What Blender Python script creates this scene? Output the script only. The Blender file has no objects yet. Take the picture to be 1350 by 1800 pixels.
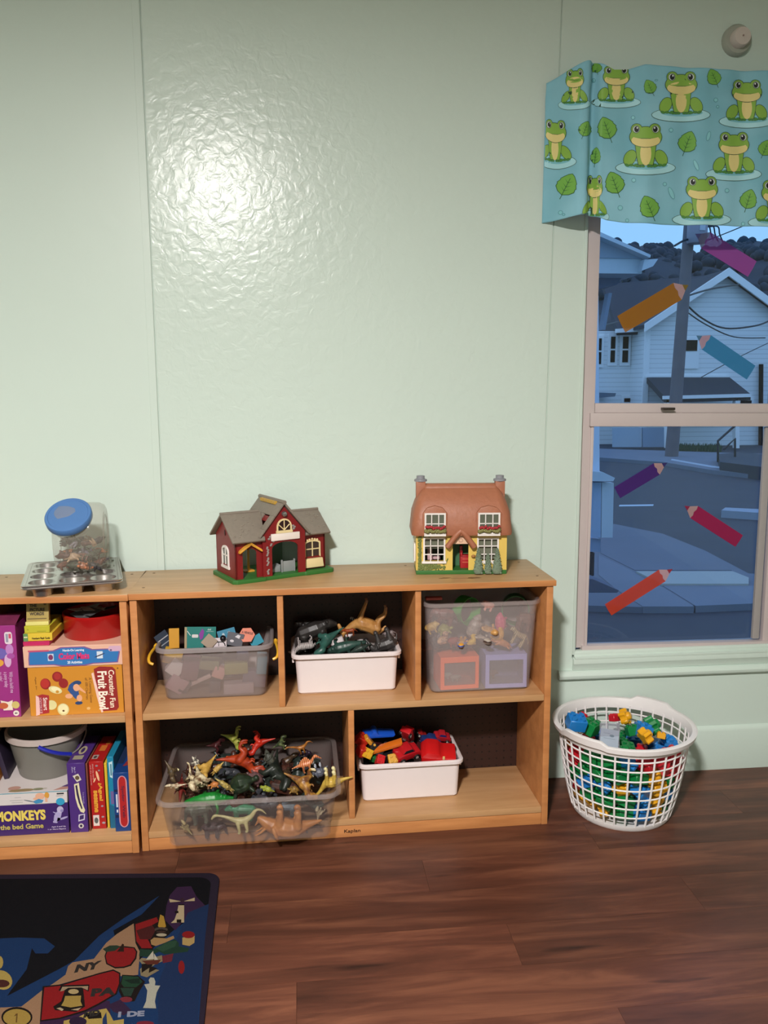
import bpy, bmesh, math, random
from mathutils import Vector, Matrix, Euler
pi = math.pi
rnd = random.Random(7)
SC = bpy.context.scene
COL = SC.collection

# ---------------------------------------------------------------- camera
CAM = Vector((0.48878, -2.62025, 1.33545))
FW = Vector((0.09697963, 0.98413936, -0.1485418))
RT = Vector((0.99509148, -0.09882804, -0.00509598))
UP = Vector((0.01969525, 0.14731847, 0.988893))
FPX = 1449.04
cd = bpy.data.cameras.new('camera')
cam = bpy.data.objects.new('camera', cd)
COL.objects.link(cam)
cam.matrix_world = Matrix(((RT.x, UP.x, -FW.x, CAM.x), (RT.y, UP.y, -FW.y, CAM.y), (RT.z, UP.z, -FW.z, CAM.z), (0, 0, 0, 1)))
cd.sensor_fit = 'HORIZONTAL'
cd.sensor_width = 36
cd.lens = FPX * 36 / 1350
cd.clip_end = 600
SC.camera = cam

# ---------------------------------------------------------------- dusk sky, exposure
w = bpy.data.worlds.new('world')
SC.world = w
w.use_nodes = True
nt = w.node_tree
bg = nt.nodes['Background']
tc = nt.nodes.new('ShaderNodeTexCoord')
sp = nt.nodes.new('ShaderNodeSeparateXYZ')
cr = nt.nodes.new('ShaderNodeValToRGB')
nt.links.new(tc.outputs['Generated'], sp.inputs[0])
nt.links.new(sp.outputs['Z'], cr.inputs[0])
nt.links.new(cr.outputs[0], bg.inputs[0])
cr.color_ramp.elements[0].position = 0.0
cr.color_ramp.elements[0].color = (0.18, 0.37, 0.58, 1)
cr.color_ramp.elements[1].position = 0.9
cr.color_ramp.elements[1].color = (0.24, 0.38, 0.72, 1)
bg.inputs[1].default_value = 1.95
SC.view_settings.view_transform = 'Standard'
SC.view_settings.look = 'None'
SC.view_settings.gamma = 1
SC.view_settings.use_curve_mapping = False
SC.view_settings.exposure = 0.0

LAMP = Vector((-0.02, -3.1, 2.643))
LAMP_POWER = 236.0
DOME_STRENGTH = 46.0
for nm_, loc_, pw_, sz_ in (('lamp_light', LAMP, LAMP_POWER, 0.26),):
    ld = bpy.data.lights.new(nm_, 'AREA')
    ld.shape = 'DISK'
    ld.size = sz_
    ld.energy = pw_
    ld.color = (1.0, 0.95, 0.925)
    lo = bpy.data.objects.new(nm_, ld)
    lo.location = loc_
    COL.objects.link(lo)

# ---------------------------------------------------------------- helpers
def at(px, py, y=None, z=None, x=None):
    """the point of a real plane seen at a pixel of the 1350x1800 photograph"""
    d = FW + RT * ((px - 675) / FPX) - UP * ((py - 900) / FPX)
    if y is not None: k = (y - CAM.y) / d.y
    elif z is not None: k = (z - CAM.z) / d.z
    else: k = (x - CAM.x) / d.x
    return CAM + d * k

def lin(h):
    if not isinstance(h, str): return tuple(h)
    h = h.lstrip('#')
    c = [int(h[i:i + 2], 16) / 255 for i in (0, 2, 4)]
    return tuple(v / 12.92 if v <= .04045 else ((v + .055) / 1.055) ** 2.4 for v in c)

MATS = {}
def mat(color, rough=.5, metal=0, name=None, noise=.06, scale=30, emit=None, coat=0, spec=.5, bump=0, bscale=200):
    key = (color, rough, metal, name, noise, scale, emit, coat, spec, bump, bscale)
    if key in MATS: return MATS[key]
    c = lin(color)
    m = bpy.data.materials.new(name or 'plastic_' + str(color).strip('#'))
    m.use_nodes = True
    n = m.node_tree.nodes; L = m.node_tree.links
    b = n['Principled BSDF']
    b.inputs['Roughness'].default_value = rough
    b.inputs['Metallic'].default_value = metal
    b.inputs['Specular IOR Level'].default_value = spec
    b.inputs['Coat Weight'].default_value = coat
    if emit:
        b.inputs['Emission Color'].default_value = (*c, 1)
        b.inputs['Emission Strength'].default_value = emit
    t = n.new('ShaderNodeTexCoord')
    nz = n.new('ShaderNodeTexNoise')
    nz.inputs['Scale'].default_value = scale
    nz.inputs['Detail'].default_value = 3
    L.new(t.outputs['Object'], nz.inputs['Vector'])
    mx = n.new('ShaderNodeMix'); mx.data_type = 'RGBA'
    mx.inputs[6].default_value = (*[v * (1 - noise) for v in c], 1)
    mx.inputs[7].default_value = (*[min(1, v * (1 + noise)) for v in c], 1)
    L.new(nz.outputs[0], mx.inputs[0])
    L.new(mx.outputs[2], b.inputs['Base Color'])
    if bump:
        n2 = n.new('ShaderNodeTexNoise'); n2.inputs['Scale'].default_value = bscale
        n2.inputs['Detail'].default_value = 2
        L.new(t.outputs['Object'], n2.inputs['Vector'])
        bp = n.new('ShaderNodeBump'); bp.inputs['Strength'].default_value = bump
        bp.inputs['Distance'].default_value = .002
        L.new(n2.outputs[0], bp.inputs['Height']); L.new(bp.outputs[0], b.inputs['Normal'])
    MATS[key] = m
    return m

def wood_mat(name, c1, c2, rough=.38, sx=(1.2, 9, 9), ax='X'):
    m = bpy.data.materials.new(name); m.use_nodes = True
    n = m.node_tree.nodes; L = m.node_tree.links; b = n['Principled BSDF']
    t = n.new('ShaderNodeTexCoord'); mp = n.new('ShaderNodeMapping')
    mp.inputs['Scale'].default_value = sx
    L.new(t.outputs['Object'], mp.inputs['Vector'])
    nz = n.new('ShaderNodeTexNoise'); nz.inputs['Scale'].default_value = 3; nz.inputs['Detail'].default_value = 6; nz.inputs['Roughness'].default_value = .6
    L.new(mp.outputs[0], nz.inputs['Vector'])
    r = n.new('ShaderNodeValToRGB')
    r.color_ramp.elements[0].position = .3; r.color_ramp.elements[0].color = (*lin(c1), 1)
    r.color_ramp.elements[1].position = .7; r.color_ramp.elements[1].color = (*lin(c2), 1)
    L.new(nz.outputs[0], r.inputs[0]); L.new(r.outputs[0], b.inputs['Base Color'])
    b.inputs['Roughness'].default_value = rough
    return m

def glassy(name, color, trans=.6, rough=.15, blur=0, noise=0):
    """clear or frosted plastic: part see-through, part white-ish haze, plus a gloss"""
    m = bpy.data.materials.new(name); m.use_nodes = True
    n = m.node_tree.nodes; L = m.node_tree.links
    out = n['Material Output']; b = n['Principled BSDF']
    b.inputs['Base Color'].default_value = (*lin(color), 1)
    b.inputs['Roughness'].default_value = rough
    tr = n.new('ShaderNodeBsdfTransparent')
    tr.inputs[0].default_value = (.97, .97, .97, 1)
    mix = n.new('ShaderNodeMixShader')
    mix.inputs[0].default_value = 1 - trans
    L.new(tr.outputs[0], mix.inputs[1])
    if blur:
        rf = n.new('ShaderNodeBsdfRefraction'); rf.inputs['IOR'].default_value = 1.02; rf.inputs['Roughness'].default_value = blur
        m2 = n.new('ShaderNodeMixShader'); m2.inputs[0].default_value = .5
        tl = n.new('ShaderNodeBsdfTranslucent'); tl.inputs[0].default_value = (*lin(color), 1)
        L.new(b.outputs[0], m2.inputs[1]); L.new(tl.outputs[0], m2.inputs[2])
        m3 = n.new('ShaderNodeMixShader'); m3.inputs[0].default_value = .55
        L.new(m2.outputs[0], m3.inputs[1]); L.new(rf.outputs[0], m3.inputs[2])
        L.new(m3.outputs[0], mix.inputs[2])
    else:
        L.new(b.outputs[0], mix.inputs[2])
    L.new(mix.outputs[0], out.inputs[0])
    return m

def wm(o):
    m = o.matrix_basis.copy()
    while o.parent:
        o = o.parent
        m = o.matrix_basis @ m
    return m

def clean(nm): return nm

def obj(name, bm, m, parent=None, smooth=False, world=False, bevel=0, seg=2):
    if parent and world:
        bm.transform(wm(parent).inverted())
    me = bpy.data.meshes.new(name)
    if bevel:
        bmesh.ops.remove_doubles(bm, verts=bm.verts, dist=1e-6)
        es = [e for e in bm.edges if len(e.link_faces) == 2 and e.calc_face_angle(0) > .6]
        bmesh.ops.bevel(bm, geom=es, offset=bevel, segments=seg, affect='EDGES', profile=.6, clamp_overlap=True)
    bmesh.ops.recalc_face_normals(bm, faces=bm.faces)
    bm.to_mesh(me); bm.free()
    o = bpy.data.objects.new(name, me)
    COL.objects.link(o)
    for x in (m if isinstance(m, (list, tuple)) else [m]): me.materials.append(x)
    if parent: o.parent = parent
    if smooth or bevel:
        me.shade_smooth()
        if smooth != 'all': me.set_sharp_from_angle(angle=.7)
    return o

def tag(o, label=None, cat=None, group=None, kind=None):
    if label: o['label'] = label
    if cat: o['category'] = cat
    if group: o['group'] = group
    if kind: o['kind'] = kind
    return o

def thing(name, loc=(0, 0, 0), rz=0, label=None, cat=None, group=None, rot=None):
    o = bpy.data.objects.new(name, None)
    o.empty_display_size = .02
    COL.objects.link(o)
    o.matrix_basis = Matrix.Translation(Vector(loc)) @ (rot.to_matrix().to_4x4() if rot else Matrix.Rotation(rz, 4, 'Z'))
    return tag(o, label, cat, group)

def copy_tree(o, parent=None):
    c = o.copy(); COL.objects.link(c)
    if parent: c.parent = parent
    for ch in [x for x in COL.objects if x.parent == o]: copy_tree(ch, c)
    return c

def B(): return bmesh.new()

def box(bm, x0, x1, y0, y1, z0, z1, M=None, mi=0):
    v = [bm.verts.new((x, y, z)) for x in (x0, x1) for y in (y0, y1) for z in (z0, z1)]
    fs = [(0, 1, 3, 2), (4, 6, 7, 5), (0, 4, 5, 1), (2, 3, 7, 6), (0, 2, 6, 4), (1, 5, 7, 3)]
    for f in fs:
        q = bm.faces.new([v[i] for i in f]); q.material_index = mi
    if M is not None: bmesh.ops.transform(bm, matrix=M, verts=v)
    return v

def prism(bm, pts, a, b, plane='XZ', M=None, mi=0):
    """2D outline pushed from depth a to depth b along the axis that the plane leaves out"""
    def P(p, d):
        return {'XZ': (p[0], d, p[1]), 'XY': (p[0], p[1], d), 'YZ': (d, p[0], p[1])}[plane]
    va = [bm.verts.new(P(p, a)) for p in pts]; vb = [bm.verts.new(P(p, b)) for p in pts]
    n = len(pts)
    f = [bm.faces.new(va), bm.faces.new(vb[::-1])]
    for i in range(n): f.append(bm.faces.new((va[i], vb[i], vb[(i + 1) % n], va[(i + 1) % n])))
    for q in f: q.material_index = mi
    if M is not None: bmesh.ops.transform(bm, matrix=M, verts=va + vb)
    return va + vb

def loft(bm, loops, cap0=False, cap1=False, closed=False, mi=0):
    vs = [[bm.verts.new(p) for p in l] for l in loops]
    n = len(vs[0]); fs = []
    rng = range(len(vs)) if closed else range(len(vs) - 1)
    for i in rng:
        a, b = vs[i], vs[(i + 1) % len(vs)]
        for j in range(n): fs.append(bm.faces.new((a[j], a[(j + 1) % n], b[(j + 1) % n], b[j])))
    if cap0: fs.append(bm.faces.new(vs[0][::-1]))
    if cap1: fs.append(bm.faces.new(vs[-1]))
    for f in fs: f.material_index = mi
    return vs

def rr(hw, hd, r, z, n=5, cx=0, cy=0):
    """rounded rectangle loop"""
    out = []
    r = max(1e-4, min(r, hw * .999, hd * .999))
    for k, (sx, sy) in enumerate(((1, 1), (-1, 1), (-1, -1), (1, -1))):
        for i in range(n + 1):
            a = pi / 2 * (k + i / n)
            out.append((cx + sx * (hw - r) + r * math.cos(a), cy + sy * (hd - r) + r * math.sin(a), z))
    return out

def ring(r, z, n=24, cx=0, cy=0, M=None):
    p = [Vector((cx + r * math.cos(2 * pi * i / n), cy + r * math.sin(2 * pi * i / n), z)) for i in range(n)]
    return [M @ q for q in p] if M else p

def lathe(bm, prof, n=24, cap0=False, cap1=False, M=None, closed=False, mi=0):
    return loft(bm, [ring(r, z, n, M=M) for r, z in prof], cap0, cap1, closed, mi)

def tube(bm, pts, rad, n=8, mi=0, closed=False, caps=True):
    """round tube along a path; rad a number or one per point"""
    pts = [Vector(p) for p in pts]
    if not hasattr(rad, '__len__'): rad = [rad] * len(pts)
    loops = []; prev = None
    for i, p in enumerate(pts):
        if closed: t = (pts[(i + 1) % len(pts)] - pts[i - 1])
        else: t = pts[min(i + 1, len(pts) - 1)] - pts[max(i - 1, 0)]
        t.normalize()
        if prev is None:
            u = t.orthogonal().normalized()
        else:
            u = prev - t * prev.dot(t)
            u = u.normalized() if u.length > 1e-6 else t.orthogonal().normalized()
        prev = u; v = t.cross(u)
        loops.append([p + (u * math.cos(2 * pi * k / n) + v * math.sin(2 * pi * k / n)) * rad[i] for k in range(n)])
    loft(bm, loops, caps and not closed, caps and not closed, closed, mi)

_ico = {}
def ball(bm, c, r, M=None, sub=2, sc=(1, 1, 1), mi=0):
    T = Matrix.Translation(Vector(c)) @ Matrix.Diagonal((r * sc[0], r * sc[1], r * sc[2], 1))
    if M is not None: T = M @ T
    if sub not in _ico:
        b = bmesh.new(); bmesh.ops.create_icosphere(b, subdivisions=sub, radius=1); b.verts.index_update()
        _ico[sub] = ([v.co.copy() for v in b.verts], [[v.index for v in f.verts] for f in b.faces]); b.free()
    vs, fs = _ico[sub]; g = [bm.verts.new(T @ v) for v in vs]
    for f in fs:
        q = bm.faces.new([g[i] for i in f])
        if mi: q.material_index = mi

def smooth_path(pts, n=6):
    pts = [Vector(p) for p in pts]; out = []
    for i in range(len(pts) - 1):
        p0, p1, p2, p3 = pts[max(i - 1, 0)], pts[i], pts[i + 1], pts[min(i + 2, len(pts) - 1)]
        for k in range(n):
            t = k / n
            out.append(.5 * ((2 * p1) + (p2 - p0) * t + (2 * p0 - 5 * p1 + 4 * p2 - p3) * t * t + (3 * p1 - p0 - 3 * p2 + p3) * t ** 3))
    out.append(pts[-1])
    return out

def ell(cx, cy, rx, ry, n=20, rot=0, a0=0, a1=2 * pi):
    c, s = math.cos(rot), math.sin(rot)
    full = abs(a1 - a0 - 2 * pi) < 1e-6
    o = []
    for i in range(n if full else n + 1):
        a = a0 + (a1 - a0) * i / n
        x, y = rx * math.cos(a), ry * math.sin(a)
        o.append((cx + x * c - y * s, cy + x * s + y * c))
    return o

def decals(name, parent, shapes, mapf, eps=.00012, cell=None, lift=.0003, world=False, kind=None):
    """flat print: coloured outlines laid on a surface. shapes: (colour, outline) in print order; mapf(u, v, h) -> point h above the surface"""
    bm = B(); mats = []; idx = {}
    for k, sh_ in enumerate(shapes):
        c, pts = sh_[:2]
        if len(sh_) > 2: k = sh_[2]
        m = c if isinstance(c, bpy.types.Material) else mat(c, .6, name='print_' + str(c).strip('#'), noise=.04)
        if m.name not in idx: idx[m.name] = len(mats); mats.append(m)
        b = B()
        vs = [b.verts.new((p[0], p[1], 0)) for p in pts]
        try: b.faces.new(vs)
        except Exception:
            b.free(); continue
        if cell:
            x0, x1 = min(p[0] for p in pts), max(p[0] for p in pts)
            g = math.ceil(x0 / cell) * cell
            while g < x1:
                bmesh.ops.bisect_plane(b, geom=b.verts[:] + b.edges[:] + b.faces[:], plane_co=(g, 0, 0), plane_no=(1, 0, 0), dist=1e-6)
                g += cell
            y0, y1 = min(p[1] for p in pts), max(p[1] for p in pts); cy_ = cell * 2
            g = math.ceil(y0 / cy_) * cy_
            while g < y1:
                bmesh.ops.bisect_plane(b, geom=b.verts[:] + b.edges[:] + b.faces[:], plane_co=(0, g, 0), plane_no=(0, 1, 0), dist=1e-6)
                g += cy_
        bmesh.ops.triangulate(b, faces=b.faces[:])
        h = lift + k * eps
        mp = {v: bm.verts.new(mapf(v.co.x, v.co.y, h)) for v in b.verts}
        for f in b.faces:
            q = bm.faces.new([mp[v] for v in f.verts]); q.material_index = idx[m.name]
        b.free()
    if parent and world: bm.transform(wm(parent).inverted())
    me = bpy.data.meshes.new(name); bm.to_mesh(me); bm.free()
    for m in mats: me.materials.append(m)
    o = bpy.data.objects.new(name, me); COL.objects.link(o)
    if parent: o.parent = parent
    if kind: o['kind'] = kind
    return o

_textcache = {}
def text_mesh(body, shear=0, bold=0):
    key = (body, shear, bold)
    if key not in _textcache:
        cu = bpy.data.curves.new('txt', 'FONT'); cu.body = body; cu.size = 1; cu.shear = shear; cu.offset = bold
        cu.resolution_u = 3
        o = bpy.data.objects.new('txt', cu)
        me = bpy.data.meshes.new_from_object(o)
        bpy.data.objects.remove(o)
        _textcache[key] = me
    return _textcache[key]

def text(parent, body, M, x0, x1, y0, y1, color, name='lettering', shear=0, bold=0, bend=0, lift=.0014, rot=0):
    """lettering fitted into the rectangle x0..x1, y0..y1 of the frame M (z out of the surface); rot quarter turns"""
    src = text_mesh(body, shear, bold)
    co = [v.co.copy() for v in src.vertices]
    ax, bx = min(c.x for c in co), max(c.x for c in co); ay, by = min(c.y for c in co), max(c.y for c in co)
    me = src.copy(); me.name = name
    W, H = x1 - x0, y1 - y0
    for v in me.vertices:
        u = (v.co.x - ax) / (bx - ax); t = (v.co.y - ay) / (by - ay)
        if bend: t = t + bend * (4 * u * (1 - u))
        if rot == 1: u, t = 1 - t, u          # reads bottom to top
        elif rot == -1: u, t = t, 1 - u       # reads top to bottom
        v.co = M @ Vector((x0 + u * W, y0 + t * H, lift))
    me.materials.clear(); me.materials.append(mat(color, .55, name='ink_' + color.strip('#'), noise=.02))
    o = bpy.data.objects.new(name, me); COL.objects.link(o)
    if parent: o.parent = parent
    return o

def frame(origin, u, v):
    u = Vector(u).normalized(); v = Vector(v).normalized(); n = u.cross(v).normalized()
    return Matrix(((u.x, v.x, n.x, origin[0]), (u.y, v.y, n.y, origin[1]), (u.z, v.z, n.z, origin[2]), (0, 0, 0, 1)))

FRONT = lambda y: frame((0, y, 0), (1, 0, 0), (0, 0, 1))   # x right, z up, facing -y
def mapM(M): return lambda u, v, h: M @ Vector((u, v, h))

def poly_px(pts, y): return [(lambda q: (q.x, q.z))(at(a, b, y=y)) for a, b in pts]
# ================================================================ SETTING
def wall_paint(name, bump, scale=26, rough=.30, spec=.35, col=(.60, .71, .64)):
    m = bpy.data.materials.new(name); m.use_nodes = True
    n = m.node_tree.nodes; L = m.node_tree.links; b = n['Principled BSDF']
    t = n.new('ShaderNodeTexCoord')
    nz = n.new('ShaderNodeTexNoise'); nz.inputs['Scale'].default_value = 1.7; nz.inputs['Detail'].default_value = 4
    L.new(t.outputs['Object'], nz.inputs[0])
    mx = n.new('ShaderNodeMix'); mx.data_type = 'RGBA'
    mx.inputs[6].default_value = (*[c * .97 for c in col], 1); mx.inputs[7].default_value = (*[c * 1.03 for c in col], 1)
    L.new(nz.outputs[0], mx.inputs[0]); L.new(mx.outputs[2], b.inputs['Base Color'])
    b.inputs['Roughness'].default_value = rough
    b.inputs['Specular IOR Level'].default_value = spec
    if bump:
        a = n.new('ShaderNodeTexNoise'); a.inputs['Scale'].default_value = scale; a.inputs['Detail'].default_value = 2.5; a.inputs['Roughness'].default_value = .5
        a.inputs['Distortion'].default_value = .6
        L.new(t.outputs['Object'], a.inputs[0])
        bp = n.new('ShaderNodeBump'); bp.inputs['Strength'].default_value = 1; bp.inputs['Distance'].default_value = bump
        L.new(a.outputs[0], bp.inputs['Height']); L.new(bp.outputs[0], b.inputs['Normal'])
    return m
W_SMOOTH = wall_paint('mint_gloss_paint', .0006, 14, .36, .3)
W_TEX = wall_paint('mint_gloss_paint_rolled', .0016, 34, .25, .27)
W_TRIM = wall_paint('mint_trim_paint', .0003, 60, .35)
PLAIN = mat('#9fb0a4', .6, name='painted_board', noise=.02)

ZC = 2.72
XL, XR, YB = -2.5, 3.1, -5.6
WX0, WX1, WZ0, WZ1 = 1.386, 2.135, .425, 2.17
# backing of the window wall, with its hole
bm = B()
box(bm, XL, WX0, .004, .12, -.02, ZC); box(bm, WX1, XR, .004, .12, -.02, ZC)
box(bm, WX0, WX1, .004, .12, -.02, WZ0); box(bm, WX0, WX1, .004, .12, WZ1, ZC)
wall = obj('wall_front', bm, W_SMOOTH); tag(wall, kind='structure')
bm = B(); prism(bm, [(XL, 0), (.0470, 0), (.0480, ZC), (XL, ZC)], .0, .004); obj('wall_panel', bm, W_SMOOTH, wall, bevel=.0012, seg=1)
bm = B(); prism(bm, [(.0500, 0), (1.2590, 0), (1.2965, ZC), (.0505, ZC)], .0, .004); obj('wall_panel', bm, W_TEX, wall, bevel=.0012, seg=1)
bm = B()
prism(bm, [(1.2620, 0), (WX0, 0), (WX0, ZC), (1.2995, ZC)], .0, .004)
box(bm, WX0, WX1, 0, .004, 0, WZ0); box(bm, WX0, WX1, 0, .004, WZ1, ZC); box(bm, WX1, XR, 0, .004, 0, ZC)
obj('wall_panel', bm, W_SMOOTH, wall)
bm = B(); box(bm, .0245, .0462, -.0012, .0, .0, ZC); obj('batten', bm, W_SMOOTH, wall, bevel=.0008, seg=1)
for nm, b_ in (('wall_left', (XL - .1, XL, YB, 0, 0, ZC)), ('wall_right', (XR, XR + .1, YB, 0, 0, ZC)), ('wall_back', (XL, XR, YB - .1, YB, 0, ZC))):
    bm = B(); box(bm, *b_); tag(obj(nm, bm, mat('#a9b9ac', .45, name='mint_paint_' + nm, noise=.02)), kind='structure')
bm = B(); box(bm, XL, XR, YB, .12, ZC, ZC + .1); tag(obj('ceiling', bm, mat('#d9d6cc', .8, name='ceiling_white', noise=.02)), kind='structure')
# baseboard right of the shelves (painted over, rounded top)
bm = B()
prism(bm, [(0, 0), (-.0105, 0), (-.0105, .142), (-.008, .152), (-.003, .158), (0, .16)], 1.245, XR, 'YZ')
tag(obj('baseboard_front', bm, W_TRIM, bevel=.001), kind='structure')

# floor: laminate planks
def plank_mat():
    m = bpy.data.materials.new('laminate_wood'); m.use_nodes = True
    n = m.node_tree.nodes; L = m.node_tree.links; b = n['Principled BSDF']
    t = n.new('ShaderNodeTexCoord'); oi = n.new('ShaderNodeObjectInfo')
    ad = n.new('ShaderNodeVectorMath'); ad.operation = 'MULTIPLY_ADD'
    cb = n.new('ShaderNodeCombineXYZ')
    L.new(oi.outputs['Random'], cb.inputs[0]); L.new(oi.outputs['Random'], cb.inputs[1]); L.new(oi.outputs['Random'], cb.inputs[2])
    L.new(cb.outputs[0], ad.inputs[0]); ad.inputs[1].default_value = (37, 91, 53); L.new(t.outputs['Object'], ad.inputs[2])
    mp = n.new('ShaderNodeMapping'); mp.inputs['Scale'].default_value = (1.4, 12, 12); L.new(ad.outputs[0], mp.inputs[0])
    a = n.new('ShaderNodeTexNoise'); a.inputs['Scale'].default_value = 1.5; a.inputs['Detail'].default_value = 7; a.inputs['Roughness'].default_value = .62; a.inputs['Distortion'].default_value = .5
    L.new(mp.outputs[0], a.inputs[0])
    r = n.new('ShaderNodeValToRGB'); r.color_ramp.elements[0].position = .26; r.color_ramp.elements[0].color = (*lin('#3b2017'), 1)
    r.color_ramp.elements[1].position = .75; r.color_ramp.elements[1].color = (*lin('#80503a'), 1)
    e = r.color_ramp.elements.new(.5); e.color = (*lin('#5b3426'), 1)
    L.new(a.outputs[0], r.inputs[0])
    # dark knots and streaks
    mp2 = n.new('ShaderNodeMapping'); mp2.inputs['Scale'].default_value = (2.2, 15, 9); L.new(ad.outputs[0], mp2.inputs[0])
    k = n.new('ShaderNodeTexNoise'); k.inputs['Scale'].default_value = 1.6; k.inputs['Detail'].default_value = 2; L.new(mp2.outputs[0], k.inputs[0])
    kr = n.new('ShaderNodeValToRGB'); kr.color_ramp.elements[0].position = .68; kr.color_ramp.elements[0].color = (0, 0, 0, 1)
    kr.color_ramp.elements[1].position = .78; kr.color_ramp.elements[1].color = (.75, .75, .75, 1)
    L.new(k.outputs[0], kr.inputs[0])
    mx = n.new('ShaderNodeMix'); mx.data_type = 'RGBA'; L.new(kr.outputs[0], mx.inputs[0]); L.new(r.outputs[0], mx.inputs[6]); mx.inputs[7].default_value = (*lin('#180b08'), 1)
    hs = n.new('ShaderNodeHueSaturation'); L.new(mx.outputs[2], hs.inputs['Color'])
    mr = n.new('ShaderNodeMapRange'); mr.inputs[3].default_value = .80; mr.inputs[4].default_value = 1.12
    L.new(oi.outputs['Random'], mr.inputs[0]); L.new(mr.outputs[0], hs.inputs['Value'])
    L.new(hs.outputs[0], b.inputs['Base Color'])
    b.inputs['Roughness'].default_value = .42
    bp = n.new('ShaderNodeBump'); bp.inputs['Strength'].default_value = .25; bp.inputs['Distance'].default_value = .0006
    L.new(a.outputs[0], bp.inputs['Height']); L.new(bp.outputs[0], b.inputs['Normal'])
    return m
PLK = plank_mat()
bm = B(); box(bm, XL, XR, YB, .0, -.05, -.004)
floor = obj('floor', bm, mat('#24140d', .8, name='plank_joint_dark')); tag(floor, kind='structure')
PW, PL = .152, 1.22
def plank_mesh(L_):
    b = B(); box(b, 0, L_ - .0006, 0, PW - .0006, -.004, 0)
    me = bpy.data.meshes.new('plank'); b.to_mesh(me); b.free(); me.materials.append(PLK); return me
full = plank_mesh(PL)
yy = -PW; row = 0
while yy > YB - PW:
    off = (row * .43) % 1.0 * PL
    xx = XL - off
    while xx < XR:
        a_, b_ = max(xx, XL), min(xx + PL, XR)
        if b_ - a_ > .05:
            y0 = max(yy, YB)
            me = full if (b_ - a_ > PL - .001 and y0 == yy) else plank_mesh(b_ - a_)
            if y0 == yy:
                o = bpy.data.objects.new('plank', me); COL.objects.link(o); o.parent = floor; o.location = (a_, yy, 0)
        xx += PL
    yy -= PW; row += 1

# ---- window
FR = mat('#c6bab8', .4, name='window_vinyl', noise=.03, scale=12)
win = thing('window_1', (WX0, 0, WZ0)); tag(win, kind='structure')
def wbox(name, *b_, m=FR, bev=.002):
    bm = B(); box(bm, *b_); return obj(name, bm, m, win, world=True, bevel=bev)
wbox('jamb', WX0, WX0 + .010, -.004, .03, WZ0 + .012, WZ1, m=W_TRIM)
wbox('window_frame', WX0 + .010, WX0 + .058, .018, .10, WZ0 + .03, WZ1)
wbox('window_frame', WX1 - .050, WX1, .018, .10, WZ0 + .03, WZ1)
wbox('window_frame', WX0 + .010, WX1, .018, .10, WZ0 + .0, WZ0 + .016)
wbox('window_frame', WX0, WX1, .018, .10, WZ1 - .04, WZ1)
# lower sash (inner) and upper sash (outer)
SX0, SX1 = WX0 + .048, WX1 - .055
def sl(z, x): return z - (x - SX0) * .009      # the old window hangs a little out of level
def rail(name, x0, x1, y0, y1, z0, z1, m=FR):
    bm = B(); prism(bm, [(x0, sl(z0, x0)), (x1, sl(z0, x1)), (x1, sl(z1, x1)), (x0, sl(z1, x0))], y0, y1)
    return obj(name, bm, m, win, world=True, bevel=.002)
rail('sash_rail', SX0 - .008, SX1 + .02, .004, .045, 1.208, 1.252)      # top rail of the lower sash
rail('sash_rail', SX0 - .008, SX1 + .02, .030, .075, 1.252, 1.283)      # bottom rail of the upper sash
rail('sash_rail', SX0 - .012, SX1 + .01, .004, .045, .440, .464)
rail('sash_stile', SX0 - .002, SX0 + .008, .012, .045, .46, 1.21)
rail('sash_stile', SX1 - .008, SX1 + .02, .012, .045, .46, 1.21)
rail('sash_stile', SX0 - .004, SX0 + .006, .045, .075, 1.28, WZ1 - .03)
rail('sash_stile', SX1 - .006, SX1 + .02, .045, .075, 1.28, WZ1 - .03)
latch = rail('sash_lock', SX0 + .235, SX0 + .275, -.004, .02, 1.262, 1.270, mat('#4a4038', .4, .6))
gm = bpy.data.materials.new('window_glass'); gm.use_nodes = True
n = gm.node_tree.nodes; L = gm.node_tree.links
tr = n.new('ShaderNodeBsdfTransparent'); tr.inputs[0].default_value = (.93, .95, .96, 1); gl = n.new('ShaderNodeBsdfGlossy'); gl.inputs['Roughness'].default_value = .02
gl.inputs['Color'].default_value = (.8, .8, .8, 1)
fr = n.new('ShaderNodeFresnel'); fr.inputs[0].default_value = 1.45; mx = n.new('ShaderNodeMixShader')
L.new(fr.outputs[0], mx.inputs[0]); L.new(tr.outputs[0], mx.inputs[1]); L.new(gl.outputs[0], mx.inputs[2]); L.new(mx.outputs[0], n['Material Output'].inputs[0])
rail('pane', SX0, SX1, .032, .035, .46, 1.21, gm)
rail('pane', SX0, SX1, .062, .065, 1.28, WZ1 - .03, gm)
# grey track at the right of the lower sash, outside the glass
tr_ = at(1333, 900, y=.05).x
rail('screen_track', tr_ - .012, tr_ + .012, .016, .030, .47, 1.205, mat('#a39e9c', .45, name='grey_track'))
# sill mouldings
def sill(name, pts, x0, x1):
    bm = B(); prism(bm, pts, x0, x1, 'YZ'); tag(obj(name, bm, W_TRIM, bevel=.0015), kind='structure')
sill('trim_1', [(0, .352), (-.013, .352), (-.021, .358), (-.023, .368), (-.018, .378), (-.010, .383), (0, .383)], 1.338, 2.45)
sill('trim_2', [(0, .383), (-.009, .3835), (-.012, .402), (-.016, .408), (-.015, .424), (0, .428)], 1.388, 2.30)
bm = B(); prism(bm, [(-.016, .424), (.018, .4245), (.018, .450), (-.0, .450), (-.006, .444), (-.006, .434), (-.016, .432)], 1.392, WX1 - .002, 'YZ')
tag(obj('trim_3', bm, W_TRIM, bevel=.001), kind='structure')

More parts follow.
